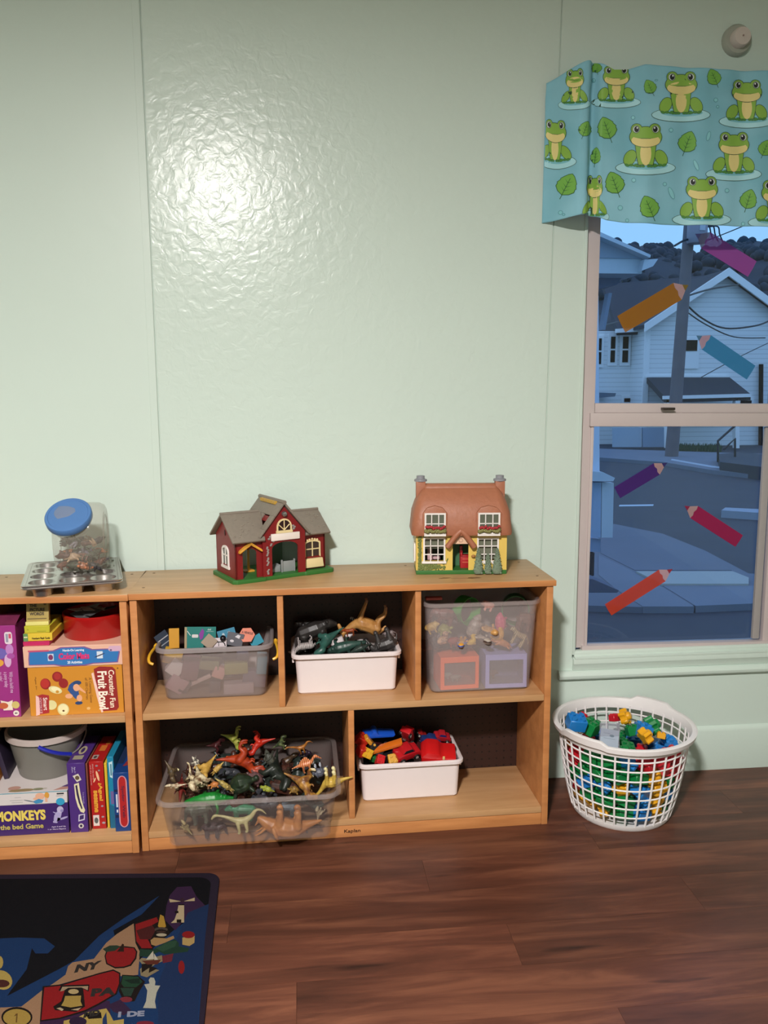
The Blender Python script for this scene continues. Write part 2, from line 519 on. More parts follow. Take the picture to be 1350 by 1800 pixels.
# ---- ceiling lamp behind the camera
lt = thing('ceiling_light', (LAMP.x, LAMP.y, ZC), label='round white glass dome lamp on the ceiling behind the camera', cat='lamp')
bm = B(); lathe(bm, [(.001, 0), (.17, 0), (.175, -.012), (.165, -.022), (.001, -.022)], 32); obj('lamp_base', bm, mat('#d8d2c4', .4), lt, smooth=True)
dm = mat('#fff6ee', .4, name='lit_dome', noise=0, emit=DOME_STRENGTH)
bm = B(); lathe(bm, [(.155, -.022), (.155, -.045), (.150, -.06), (.14, -.075)], 32); obj('glass_dome', bm, dm, lt, smooth='all')

# ---- round wall alarm, top right
dt = thing('wall_detector', at(1293, 73, y=0), label='small round white detector on the wall above the frog valance', cat='detector')
Rx = Matrix.Rotation(pi / 2, 4, 'X')
bm = B(); lathe(bm, [(.002, 0), (.046, 0), (.046, .012), (.040, .020), (.002, .020)], 32, M=Rx); obj('mounting_base', bm, mat('#a8aca0', .5), dt, smooth=True)
bm = B(); lathe(bm, [(.029, .020), (.028, .040), (.025, .045), (.001, .046)], 32, M=Rx); obj('sensor_cap', bm, mat('#cfc4bc', .45), dt, smooth=True)
bm = B(); lathe(bm, [(.001, .046), (.003, .046), (.003, .0470), (.001, .0475)], 12, M=Rx); obj('indicator', bm, mat('#a89088', .4), dt)
# ================================================================ OUTSIDE (dusk street)
GZ = -.75
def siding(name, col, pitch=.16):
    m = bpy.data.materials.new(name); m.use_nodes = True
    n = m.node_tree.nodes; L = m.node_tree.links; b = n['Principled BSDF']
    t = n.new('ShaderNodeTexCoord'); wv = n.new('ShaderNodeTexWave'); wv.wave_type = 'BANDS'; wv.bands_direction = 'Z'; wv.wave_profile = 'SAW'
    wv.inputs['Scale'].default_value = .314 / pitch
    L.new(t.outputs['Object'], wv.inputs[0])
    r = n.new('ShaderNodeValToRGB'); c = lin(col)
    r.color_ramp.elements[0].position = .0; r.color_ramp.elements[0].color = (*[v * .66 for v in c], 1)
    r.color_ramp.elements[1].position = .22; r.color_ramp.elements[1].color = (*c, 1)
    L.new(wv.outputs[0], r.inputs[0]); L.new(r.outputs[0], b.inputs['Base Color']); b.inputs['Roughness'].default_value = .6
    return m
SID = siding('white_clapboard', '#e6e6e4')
EW = mat('#ecebe8', .6, name='white_house_trim', noise=.03)
SHG = mat('#2f343e', .9, name='dark_shingles', noise=.25, scale=9)
DKW = mat('#0a0d14', .6, name='dark_window_glass', noise=.1, spec=.1)
def pz(px, py, y):
    q = at(px, py, y=y); return (q.x, q.z)
# ground: asphalt, pavements
bm = B(); box(bm, -6, 60, .35, 120, GZ - .3, GZ)
road = obj('street', bm, mat('#343a45', .85, name='asphalt', noise=.22, scale=2)); tag(road, kind='structure')
def slab(name, pts, h, m, parent=None, label=None):
    """pavement piece: outline given as it lies on the ground seen from here"""
    q = [at(a, b, z=GZ + h) for a, b in pts]
    bm = B(); prism(bm, [(p.x, p.y) for p in q], GZ - .02, GZ + h, 'XY')
    o = obj(name, bm, m, parent, world=bool(parent)); return o
CONC = mat('#626a76', .9, name='pavement_concrete', noise=.14, scale=1.2)
CON2 = mat('#6b7480', .9, name='pavement_concrete_pale', noise=.12, scale=1.5)
near = slab('pavement', [(1020, 1064), (1124, 1067), (1225, 1064), (1400, 1058), (1400, 1012), (1316, 1008), (1240, 968), (1165, 938), (1080, 921), (1040, 915), (1020, 912)], .06, CONC)
tag(near, kind='structure')
slab('paving_slab', [(1130, 1066), (1220, 1066), (1160, 1029), (1090, 993), (1052, 975), (1052, 1010), (1085, 1037)], .066, CON2, near)
slab('paving_slab', [(1223, 1065), (1390, 1058), (1390, 1030), (1163, 1028)], .066, CON2, near)
slab('paving_slab', [(1163, 1026), (1316, 1026), (1316, 1015), (1288, 1004), (1118, 1004)], .085, mat('#9aa09c', .9, name='pane_reflection_pale', noise=.06), near)  # reflection in the window pane, built as a pale slab on the ground
slab('paving_slab', [(1116, 1002), (1286, 1002), (1232, 972), (1165, 944), (1080, 925), (1056, 922), (1056, 972)], .066, CONC, near)
far = slab('pavement', [(1040, 803), (1080, 806), (1165, 812), (1250, 826), (1420, 845), (1420, 800), (1250, 795), (1040, 788)], .10, CON2); tag(far, kind='structure')
bm = B()
q = [at(a, b, z=GZ) for a, b in [(1180, 815), (1250, 828), (1420, 848)]]
tube(bm, [p + Vector((0, -.05, .09)) for p in q], .05, 6)
o = obj('kerb', bm, mat('#a9b2bb', .8, name='pale_kerb'), far, world=True)
o = slab('road_line', [(1088, 889.5), (1148, 888.5), (1149, 886.5), (1089, 887.5)], .012, mat('#b9c6d0', .8, name='road_line_white')); tag(o, 'white painted line on the street outside the window', 'road line')
# strips of grass in front of the far house
bm = B(); q = [at(a, b, z=GZ) for a, b in [(1180, 793), (1268, 795), (1268, 787.5), (1180, 787.5)]]
rg = random.Random(3)
for i in range(900):
    u, v = rg.random(), rg.random()
    a = q[0].lerp(q[1], u).lerp(q[3].lerp(q[2], u), v); h = .1 + rg.random() * .12
    a = Vector((a.x, a.y, GZ)); d = Vector((rg.uniform(-.05, .05), rg.uniform(-.05, .05), h))
    v0, v1, v2 = bm.verts.new(a + Vector((-.02, 0, 0))), bm.verts.new(a + Vector((.02, 0, 0))), bm.verts.new(a + d); bm.faces.new((v0, v1, v2))
tag(obj('grass', bm, mat('#2c4a38', .9, name='grass_dusk', noise=.3)), 'dark grass strip in front of the white house across the street', 'grass', kind='stuff')

# ---- white two-storey house across the street
H = thing('house', at(1240, 786, y=25.5), label='white clapboard house with gable and porch roof across the street', cat='house')
H.location.z = GZ; H.matrix_basis = Matrix.Translation(H.location)
Yg = 25.5; Yw = 26.8
def hp(name, pts, y0, y1, m, y=None):
    bm = B(); prism(bm, [pz(a, b, y if y else y0) for a, b in pts], y0, y1); return obj(name, bm, m, H, world=True)
gx0 = pz(1136, 600, Yg)[0]; gx1 = 2 * pz(1271, 479, Yg)[0] - gx0
pk = pz(1271, 483, Yg); ev = pz(1136, 572, Yg)[1]
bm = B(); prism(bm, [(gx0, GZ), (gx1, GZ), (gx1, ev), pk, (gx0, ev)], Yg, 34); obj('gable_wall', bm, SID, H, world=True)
# gable roof: two slopes with thickness, and white verge boards
for s in (-1, 1):
    dx = (pk[0] - gx0) * s; over = 1.09
    P0 = Vector((pk[0], 0, pk[1] + .15)); P1 = Vector((pk[0] + dx * over, 0, pk[1] + .15 + (ev - pk[1]) * over))
    bm = B(); prism(bm, [(P0.x, P0.z), (P1.x, P1.z), (P1.x, P1.z - .12), (P0.x, P0.z - .12)], Yg - .35, 34.2); obj('roof_slope', bm, SHG, H, world=True)
    bm = B(); prism(bm, [(P0.x, P0.z + .03), (P1.x, P1.z + .03), (P1.x, P1.z - .24), (P0.x, P0.z - .24)], Yg - .42, Yg - .34); obj('verge_board', bm, EW, H, world=True)
bm = B(); box(bm, gx0 - .08, gx0 + .12, Yg - .06, Yg, GZ, ev); obj('corner_board', bm, EW, H, world=True)
# left wing
wx0 = pz(1040, 600, Yw)[0]; we = pz(1100, 582, Yw)[1]
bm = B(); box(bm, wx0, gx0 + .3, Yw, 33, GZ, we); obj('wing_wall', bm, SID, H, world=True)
ry = 31.0
r0, r1, r2, r3 = at(1060, 500, y=ry), at(1260, 482, y=ry), at(1150, 578, y=Yw - .6), at(1086, 580, y=Yw - .6)
bm = B()
vs = [bm.verts.new(v) for v in (r0, r1, r2, r3)] + [bm.verts.new(v + Vector((0, .1, -.18))) for v in (r0, r1, r2, r3)]
for f in ((0, 1, 2, 3), (7, 6, 5, 4), (0, 4, 5, 1), (1, 5, 6, 2), (2, 6, 7, 3), (3, 7, 4, 0)): bm.faces.new([vs[i] for i in f])
obj('roof_slope', bm, SHG, H, world=True)
hp('gutter', [(1084, 578), (1140, 574), (1140, 582), (1084, 585)], Yw - .7, Yw - .55, EW)
def hwin(x0, y0, x1, y1, y, blind=None):
    a = pz(x0, y0, y); c = pz(x1, y1, y)
    bm = B(); box(bm, a[0] - .09, c[0] + .09, y - .07, y, c[1] - .12, a[1] + .1); f = obj('window', bm, EW, H, world=True)
    zz = a[1] if not blind else a[1]; zb = c[1] if not blind else pz(x0, blind, y)[1]
    bm = B(); mid = (a[1] + c[1]) / 2
    if blind: box(bm, a[0], c[0], y - .09, y - .07, zb, a[1])
    else:
        box(bm, a[0], c[0], y - .09, y - .07, mid + .03, a[1]); box(bm, a[0], c[0], y - .09, y - .07, c[1], mid - .03)
    obj('pane', bm, DKW, f, world=True)
for x0, x1 in ((1073, 1079), (1094, 1102), (1115.5, 1124)): hwin(x0, 592, x1, 637, Yw)
hwin(1201, 598, 1222, 642, Yg, 617)
hwin(1052, 595, 1055, 640, Yw)
hwin(1096, 700, 1115, 716, Yw)
hwin(1300, 704, 1318, 720, Yg)
hp('downspout', [(1132, 585), (1135, 585), (1133, 786), (1130, 786)], Yw - .12, Yw - .02, EW)
# porch roof over the door
p0, p1, p2, p3 = at(1136, 662, y=Yg), at(1281, 662, y=Yg), at(1320, 693, y=Yg - 1.9), at(1168, 697, y=Yg - 1.9)
bm = B()
vs = [bm.verts.new(v) for v in (p0, p1, p2, p3)] + [bm.verts.new(v + Vector((0, 0, -.2))) for v in (p0, p1, p2, p3)]
for f in ((0, 1, 2, 3), (7, 6, 5, 4), (0, 4, 5, 1), (1, 5, 6, 2), (2, 6, 7, 3), (3, 7, 4, 0)): bm.faces.new([vs[i] for i in f])
obj('porch_roof', bm, SHG, H, world=True)
hp('porch_fascia', [(1166, 696), (1321, 692), (1321, 698), (1166, 702)], Yg - 1.98, Yg - 1.9, EW)
hp('porch_fascia', [(1134, 660), (1282, 660), (1282, 664), (1134, 664)], Yg - .08, Yg, EW)
for a in (1172, 1293):
    hp('porch_post', [(a, 700), (a + 7, 700), (a + 7, 788), (a, 788)], Yg - 1.9, Yg - 1.7, EW)
hp('shed_door', [(1078, 752), (1127, 752), (1127, 786), (1078, 786)], Yg - 1.2, Yg - 1.1, mat('#aebac6', .6, name='shed_panel'))
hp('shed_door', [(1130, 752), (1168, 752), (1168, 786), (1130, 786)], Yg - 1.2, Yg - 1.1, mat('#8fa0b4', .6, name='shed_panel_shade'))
hp('downspout', [(1338, 640), (1342, 640), (1341, 786), (1337, 786)], Yg - .2, Yg - .05, DKW)
# small awning on the wing
hp('window_awning', [(1054, 690), (1083, 691), (1081, 697), (1054, 699)], Yw - 1.0, Yw - .1, mat('#6c7680', .7))
# handrail and steps
rl = thing('stair_railing', (0, 0, GZ), label='dark metal stair railing outside the house across the street', cat='railing')
g = mat('#252b35', .5, .4, name='iron_rail')
Yr = 17.5
bm = B(); tube(bm, [at(1262, 812, y=Yr), at(1262, 775, y=Yr), at(1290, 750, y=Yr), at(1300, 742, y=Yr)], .03, 6); obj('handrail', bm, g, rl, world=True)
bm = B(); tube(bm, [at(1272, 790, y=Yr), at(1292, 771, y=Yr), at(1292, 812, y=Yr)], .03, 6); obj('handrail', bm, g, rl, world=True)
tag(slab('retaining_wall', [(1266, 812), (1350, 822), (1420, 830), (1420, 806), (1300, 795), (1262, 798)], .30, mat('#3a4048', .9, name='dark_retaining_wall')), 'low dark retaining wall beside the far pavement', 'wall')
tag(slab('garden_wall', [(1268, 897), (1420, 907), (1420, 899), (1275, 892)], .12, mat('#8d98a4', .8, name='pale_wall_cap')), 'low pale capped wall along the street, right side of the window', 'wall')

# ---- wooden utility pole with transformer
P = thing('utility_pole', at(1180, 808, z=GZ), label='wooden utility pole with a grey transformer on top', cat='pole')
yP = P.location.y
PM = mat('#6c666a', .9, name='weathered_pole', noise=.25, scale=3)
bm = B(); a = at(1180, 808, y=yP); a.z = GZ; tube(bm, [a, at(1199, 560, y=yP), at(1213, 380, y=yP), at(1219, 280, y=yP)], [.19, .165, .15, .14], 12); obj('shaft', bm, PM, P, world=True, smooth=True)
c = at(1226, 400, y=yP - .35)
bm = B(); lathe(bm, [(.01, 0), (.25, 0), (.27, .05), (.27, .62), (.22, .68), (.01, .7)], 20, M=Matrix.Translation(c + Vector((0, 0, -.42)))); tr2 = obj('transformer', bm, mat('#8d8790', .5, name='transformer_grey'), P, world=True, smooth=True)
bm = B(); box(bm, c.x - .06, c.x + .09, c.y - .285, c.y - .262, c.z - .12, c.z + .1); obj('number_plate', bm, mat('#b8bcc4', .5), P, world=True)
WR = mat('#12161e', .6, name='black_wire')
def wire(pts, ys, r=.022, label='black overhead wire sagging between the pole and houses'):
    bm = B(); tube(bm, smooth_path([at(a, b, y=y) for (a, b), y in zip(pts, ys)], 6), r, 5)
    tag(obj('overhead_wire', bm, WR), label, 'wire')
wire([(1200, 523), (1250, 508), (1300, 500)], (yP, 22.5, 25), .03, 'straight dark wire from pole to the gable roof')
wire([(1203, 532), (1235, 560), (1275, 577), (1330, 572), (1360, 560)], (yP, 21, 22, 23, 24), .028, 'thick sagging wire in front of the gable')
wire([(1203, 545), (1240, 570), (1290, 592), (1345, 594)], (yP, 21.5, 23, 25), .02, 'thinner lower sagging wire in front of the gable')
wire([(1186, 432), (1205, 422), (1228, 418)], (yP - 1, yP - .4, yP - .3), .03, 'short dark cable looping left from the transformer')
for i, dx in enumerate((1250, 1257, 1265)):
    wire([(1238, 400), (dx - 4, 396 + i), (dx, 412), (dx + 4 + i, 422 + 2 * i)], (yP - .3,) * 4, .02, ('leftmost', 'middle', 'rightmost')[i] + ' of three thin cables hanging right of the transformer')
wire([(1240, 424), (1300, 400), (1360, 372)], (yP, 18, 16), .014, 'thin wire rising to the right from the pole top')
wire([(1052, 575), (1086, 566), (1110, 560)], (8, 12, 16), .014, 'thin wire crossing in front of the left wing of the house')
wire([(1233, 663), (1290, 632), (1350, 603)], (yP, 22, 24), .014, 'thin slanting wire above the porch roof')

# ---- neighbour's eave at upper left of the window and the own porch post
N = thing('porch', (at(1050, 700, y=6.5).x - .3, 6.5, GZ), label='neighbouring white porch with gabled eave at left of the window view', cat='porch')
Yn = 6.5
def np_(name, pts, y0, y1, m):
    bm = B(); prism(bm, [pz(a, b, y0) for a, b in pts], y0, y1); return obj(name, bm, m, N, world=True)
NW = mat('#b7c2cc', .6, name='porch_white', noise=.05)
np_('gable_board', [(1010, 402), (1056, 415), (1140, 450), (1136, 455), (1010, 452)], Yn, Yn + 1.5, mat('#8797a8', .7, name='porch_gable'))
np_('roof_edge', [(1010, 388), (1056, 408), (1144, 448), (1143, 453), (1056, 416), (1010, 396)], Yn - .15, Yn + 1.6, NW)
np_('beam', [(1010, 453), (1130, 453), (1128, 481), (1010, 480)], Yn + .02, Yn + 1.4, NW)
np_('gutter_end', [(1133, 456), (1157, 455), (1148, 468), (1128, 476)], Yn - .1, Yn + .3, NW)
np_('brace', [(1058, 580), (1064, 580), (1076, 515), (1070, 515)], Yn + .2, Yn + .32, mat('#6f7f95', .7))
np_('ceiling_panel', [(1010, 481), (1098, 481), (1085, 500), (1010, 520)], Yn + .4, Yn + 1.3, mat('#51607a', .8))
np_('newel_post', [(1041, 520), (1052, 520), (1054, 832), (1043, 832)], Yn - 2.0, Yn - 1.85, mat('#c9d2e0', .6, name='post_white'))
np_('rail_cap', [(1036, 828), (1060, 830), (1081, 840), (1078, 846), (1036, 846)], Yn - 2.1, Yn - 1.4, NW)
np_('railing_panel', [(1044, 848), (1057, 848), (1056, 945), (1043, 945)], Yn - 2.0, Yn - 1.9, mat('#93a7c2', .6, name='rail_blue_white'))
np_('railing_panel', [(1058, 848), (1079, 849), (1077, 945), (1057, 945)], Yn - 2.0, Yn - 1.92, NW)
np_('railing_base', [(1030, 946), (1056, 948), (1055, 970), (1030, 970)], Yn - 1.95, Yn - 1.6, mat('#7f93ae', .6))
np_('post_foot', [(1030, 971), (1045, 972), (1044, 1012), (1030, 1014)], Yn - 1.95, Yn - 1.6, mat('#161b28', .7))
np_('side_step', [(1030, 1018), (1042, 1018), (1088, 1038), (1085, 1042), (1030, 1042)], Yn - 3.3, Yn - 3.0, mat('#4a5468', .8))

# ---- wooded hill
bm = B(); rg = random.Random(5); yh = 170
xs = [-70 + i * 3.2 for i in range(78)]
prof = []
for x_ in xs:
    px = 675 + FPX * ((Vector((x_, yh, 20)) - CAM).dot(RT) / (Vector((x_, yh, 20)) - CAM).dot(FW))
    top = 433 + 14 * math.sin((px - 1130) / 40) * .4 + (8 if 1180 < px < 1260 else 0) - (3 if px > 1300 else 0)
    prof.append(at(px, top, y=yh).z)
vs = []
for j, (yy_, f) in enumerate(((95, -.05), (115, .35), (140, .75), (170, 1.0), (215, .8))):
    vs.append([bm.verts.new((x_ * (yy_ / yh) ** .8, yy_, GZ + (h - GZ) * f + (rg.uniform(-1, 1) if j < 4 else 0))) for x_, h in zip(xs, prof)])
for a, b in zip(vs, vs[1:]):
    for i in range(len(xs) - 1): bm.faces.new((a[i], a[i + 1], b[i + 1], b[i]))
hill = obj('hill', bm, mat('#2c3742', .95, name='dark_woodland', noise=.3, scale=.3), smooth=True); tag(hill, kind='structure')
bm = B()
for i in range(1500):
    k = rg.uniform(0, len(xs) - 1.01); k0 = int(k); t = k - k0
    f = rg.random() ** .6
    yy_ = 95 + f * 75; hh = prof[k0] * (1 - t) + prof[k0 + 1] * t
    ff = [(-.05, 95), (.35, 115), (.75, 140), (1.0, 170)]
    for (fa, ya), (fb, yb) in zip(ff, ff[1:]):
        if ya <= yy_ <= yb: hf = fa + (fb - fa) * (yy_ - ya) / (yb - ya)
    x_ = (xs[k0] * (1 - t) + xs[k0 + 1] * t) * (yy_ / yh) ** .8
    r_ = rg.uniform(.7, 1.4)
    ball(bm, (x_, yy_, GZ + (hh - GZ) * hf + r_ * .1), r_, sub=2, sc=(1, 1, rg.uniform(.8, 1.3)))
tag(obj('woodland', bm, mat('#2c3742', .95, name='tree_crowns_dusk', noise=.35, scale=.4), smooth='all'), 'dark tree crowns covering the hill behind the white house', 'trees', kind='stuff')

# ---- crayon stickers on the panes
def crayon(T, E, w_, col, cone, lead, yg, label):
    a = at(*T, y=yg); b = at(*E, y=yg)
    d = Vector((b.x - a.x, b.z - a.z)); Lc = d.length; d /= Lc; nn = Vector((-d.y, d.x)); w_ = w_ / FPX * 2.68 * .93
    def p(u, v): q = Vector((a.x, a.z)) + d * u + nn * v; return (q.x, q.y)
    root = thing('crayon_sticker', (a.x, yg, a.z), label=label, cat='sticker', group='crayon stickers on the window')
    c0, c1 = .018, .045
    o1 = [p(c1 - .004, w_ * .0), p(c1, w_ * .45), p(c1 - .003, w_), p(Lc, w_ * .97), p(Lc * 1.004, 0), p(Lc, -w_ * .97), p(c1 - .003, -w_), p(c1, -w_ * .45)]
    bm = B(); prism(bm, o1, yg - .0012, yg - .0002); obj('paper_body', bm, film(col), root, world=True)
    o2 = [p(c0, w_ * .36), p(c1 - .0035, w_), p(c1 - .0005, w_ * .45), p(c1 - .0045, 0), p(c1 - .0005, -w_ * .45), p(c1 - .0035, -w_), p(c0, -w_ * .36)]
    bm = B(); prism(bm, o2, yg - .0012, yg - .0002); obj('cone', bm, film(cone), root, world=True)
    bm = B(); prism(bm, [p(0, 0), p(c0 - .0005, w_ * .35), p(c0 - .0005, -w_ * .35)], yg - .0012, yg - .0002); obj('lead_tip', bm, film(lead), root, world=True)
_film = {}
def film(c):
    if c in _film: return _film[c]
    m = bpy.data.materials.new('film_' + c.strip('#')); m.use_nodes = True
    n = m.node_tree.nodes; L = m.node_tree.links; b = n['Principled BSDF']
    b.inputs['Base Color'].default_value = (*lin(c), 1); b.inputs['Roughness'].default_value = .35
    tl = n.new('ShaderNodeBsdfTranslucent'); tl.inputs[0].default_value = (*lin(c), 1)
    t2 = n.new('ShaderNodeBsdfTransparent'); t2.inputs[0].default_value = (.85, .85, .85, 1)
    a = n.new('ShaderNodeMixShader'); a.inputs[0].default_value = .45; L.new(b.outputs[0], a.inputs[1]); L.new(tl.outputs[0], a.inputs[2])
    c2 = n.new('ShaderNodeMixShader'); c2.inputs[0].default_value = .32; L.new(a.outputs[0], c2.inputs[1]); L.new(t2.outputs[0], c2.inputs[2])
    L.new(c2.outputs[0], n['Material Output'].inputs[0]); _film[c] = m; return m
YU, YL = .0615, .0315
crayon((1222, 411), (1322, 473), 17, '#c86ac0', '#b7a8bd', '#9a86b8', YU, 'pink crayon sticker on the upper pane, just below the valance')
crayon((1210, 501), (1092, 570), 18, '#c8891f', '#e3bdb8', '#a88a30', YU, 'mustard yellow crayon sticker on the upper pane')
crayon((1224, 590), (1320, 655), 16, '#3fa0cf', '#d9b3bd', '#5b8fae', YU, 'light blue crayon sticker on the upper pane')
crayon((1173, 813), (1085, 866), 13, '#5d2b8a', '#d9b3ae', '#4c3a80', YL, 'dark purple crayon sticker on the lower pane')
crayon((1203, 889), (1299, 951), 14, '#c2205e', '#d9b3ae', '#b02a52', YL, 'crimson crayon sticker on the lower pane')
crayon((1182, 1000), (1069, 1072), 14, '#e2532e', '#e6bfc0', '#c2353c', YL, 'orange red crayon sticker on the lower pane')

# ================================================================ VALANCE
def VS(x, z):
    """fabric surface: distance in front of the wall"""
    t = (z - 1.83) / .44
    k = lambda a, b: max(0, min(1, (x - a) / (b - a)))
    s = lambda v: v * v * (3 - 2 * v)
    d = .012 + .088 * s(k(1.245, 1.335))
    d -= .030 * math.exp(-((x - 1.372) / .014) ** 2)           # the deep crease
    d += 0.006 * math.sin(x * 33 + .8) * (1 - .3 * t) + .0018 * math.sin(x * 71 + z * 3) + .003 * math.sin(x * 17 - z * 9)
    # rod pocket: pinched above and below the rod near the top
    d += .005 * math.exp(-((z - 2.237) / .026) ** 2) - .003 * math.exp(-((z - 2.200) / .022) ** 2)
    return -d
def ztop(x):
    k = [(1.24, 2.245), (1.30, 2.268), (1.345, 2.283), (1.375, 2.288), (1.40, 2.275), (1.425, 2.262), (1.47, 2.266), (1.52, 2.279), (1.60, 2.276), (1.75, 2.272), (2.0, 2.275), (2.3, 2.27)]
    for (a, za), (b, zb) in zip(k, k[1:]):
        if a <= x <= b: return za + (zb - za) * (x - a) / (b - a)
    return 2.27
def zbot(x):
    k = [(1.24, 1.842), (1.30, 1.845), (1.365, 1.853), (1.385, 1.846), (1.42, 1.835), (1.47, 1.829), (1.60, 1.825), (2.0, 1.822), (2.3, 1.82)]
    for (a, za), (b, zb) in zip(k, k[1:]):
        if a <= x <= b: return za + (zb - za) * (x - a) / (b - a)
    return 1.82
VAL = thing('window_valance', (1.27, -.02, 1.84), label='turquoise frog print valance hanging over the top of the window', cat='curtain')
VX0, VX1 = 1.247, 2.22
NX, NZ = 260, 90
bm = B(); g = []
for side in (0, 1):
    rows = []
    for j in range(NZ + 1):
        rows.append([])
        for i in range(NX + 1):
            x = VX0 + (VX1 - VX0) * i / NX
            z = zbot(x) + (ztop(x) - zbot(x)) * j / NZ
            rows[-1].append(bm.verts.new((x, VS(x, z) + .0012 * side, z)))
    g.append(rows)
for s, rows in enumerate(g):
    for j in range(NZ):
        for i in range(NX):
            q = (rows[j][i], rows[j][i + 1], rows[j + 1][i + 1], rows[j + 1][i]); bm.faces.new(q if s == 0 else q[::-1])
for j in range(NZ):
    for i in (0, NX): bm.faces.new((g[0][j][i], g[0][j + 1][i], g[1][j + 1][i], g[1][j][i]))
for i in range(NX):
    for j in (0, NZ): bm.faces.new((g[0][j][i], g[0][j][i + 1], g[1][j][i + 1], g[1][j][i]))
def cloth_mat():
    m = bpy.data.materials.new('turquoise_cotton'); m.use_nodes = True
    n = m.node_tree.nodes; L = m.node_tree.links; b = n['Principled BSDF']
    t = n.new('ShaderNodeTexCoord'); nz = n.new('ShaderNodeTexNoise'); nz.inputs['Scale'].default_value = 6; L.new(t.outputs['Object'], nz.inputs[0])
    r = n.new('ShaderNodeValToRGB'); r.color_ramp.elements[0].position = .35; r.color_ramp.elements[0].color = (*lin('#86c4d4'), 1)
    r.color_ramp.elements[1].position = .65; r.color_ramp.elements[1].color = (*lin('#9ad2e2'), 1); L.new(nz.outputs[0], r.inputs[0])
    L.new(r.outputs[0], b.inputs['Base Color']); b.inputs['Roughness'].default_value = .85; b.inputs['Specular IOR Level'].default_value = .2
    tl = n.new('ShaderNodeBsdfTranslucent'); L.new(r.outputs[0], tl.inputs[0]); mx = n.new('ShaderNodeMixShader'); mx.inputs[0].default_value = .15
    L.new(b.outputs[0], mx.inputs[1]); L.new(tl.outputs[0], mx.inputs[2]); L.new(mx.outputs[0], n['Material Output'].inputs[0])
    return m
obj('cloth', bm, cloth_mat(), VAL, world=True, smooth='all')
bm = B(); tube(bm, [(1.345, 0, 2.235), (1.345, -.045, 2.235), (1.355, -.055, 2.235), (2.3, -.055, 2.235)], .006, 10)
obj('curtain_rod', bm, mat('#d8d2c8', .4, name='rod_white'), VAL, world=True, smooth=True)

GD, GL_, GO, YB_ = '#4c8a3c', '#86b348', '#2a4c34', '#e3d48c'
shapes = []
def cpx(X, Y):
    """point of the print as seen in the photograph, carried to the cloth"""
    px, py = 940 + X / 3.293, 90 + Y / 3.293
    y = -.09
    for _ in range(3):
        q = at(px, py, y=y); y = VS(q.x, q.z)
    return (q.x, q.z)
lay = [0]
def pr(col, pts):
    shapes.append((col, [cpx(a, b) for a, b in pts], lay[0])); lay[0] += 1
def fe(cx, cy, s, sx, u, v, ru, rv, col, n=16, rot=0, o=0):
    # frog-local ellipse: u right, v up, unit = s crop pixels
    if o: pr(GO, ell(cx + u * s * sx, cy - v * s, (ru * s + o) * sx, rv * s + o, n, -rot))
    pr(col, ell(cx + u * s * sx, cy - v * s, ru * s * sx, rv * s, n, -rot))
PAD = '#a9dde6'
def frog(cx, cy, s=240, sx=1.0, eyes=True, clip=None):
    """cx, cy: middle of the feet line"""
    lay[0] = 3
    fe(cx, cy, s, sx, .0, -.03, .70, .17, GO, 28); fe(cx, cy, s, sx, .0, -.03, .687, .158, PAD, 28)
    fe(cx, cy, s, sx, .02, .02, .50, .09, '#7cc0cc', 20)
    for q in (-1, 1):
        fe(cx, cy, s, sx, .36 * q, .20, .13, .19, GL_, rot=.5 * q, o=3)
        for t in (-.10, 0, .10): fe(cx, cy, s, sx, (.33 + t) * q, .03, .055, .026, GD, 8, rot=.5 * q * t * 8, o=1.5)
    pr(GO, [(cx + a * s * sx, cy - b * s) for a, b in ((-.27, .66), (.27, .66), (.22, .25), (.18, .02), (-.18, .02), (-.22, .25))])
    pr(GL_, [(cx + a * s * sx, cy - b * s) for a, b in ((-.255, .66), (.255, .66), (.21, .25), (.165, .035), (-.165, .035), (-.21, .25))])
    fe(cx, cy, s, sx, 0, .30, .13, .28, YB_, 18)
    fe(cx, cy, s, sx, 0, .68, .37, .235, GL_, 26, o=3.5)
    for q in (-1, 1): fe(cx, cy, s, sx, .21 * q, .86, .125, .12, GL_, 16, o=3.5)
    fe(cx, cy, s, sx, 0, .74, .35, .16, GL_, 22)
    fe(cx, cy, s, sx, 0, .595, .335, .15, YB_, 24)
    fe(cx, cy, s, sx, 0, .71, .32, .075, GL_, 20)
    pr(GO, [(cx + a * s * sx, cy - b * s) for a, b in ((-.2, .665), (-.1, .635), (.1, .635), (.2, .665), (.1, .645), (-.1, .645))])
    for q in (-1, 1):
        for d in (-.07, 0, .07): fe(cx, cy, s, sx, (.13 + d) * q, .0, .04, .022, GD, 8)
        if eyes:
            fe(cx, cy, s, sx, .225 * q, .855, .085, .09, GO, 14); fe(cx, cy, s, sx, .225 * q, .855, .075, .08, '#c9d6cf', 14)
            fe(cx, cy, s, sx, .215 * q, .855, .056, .07, '#1b1f24', 14); fe(cx, cy, s, sx, .20 * q, .885, .018, .022, '#e8efee', 8)
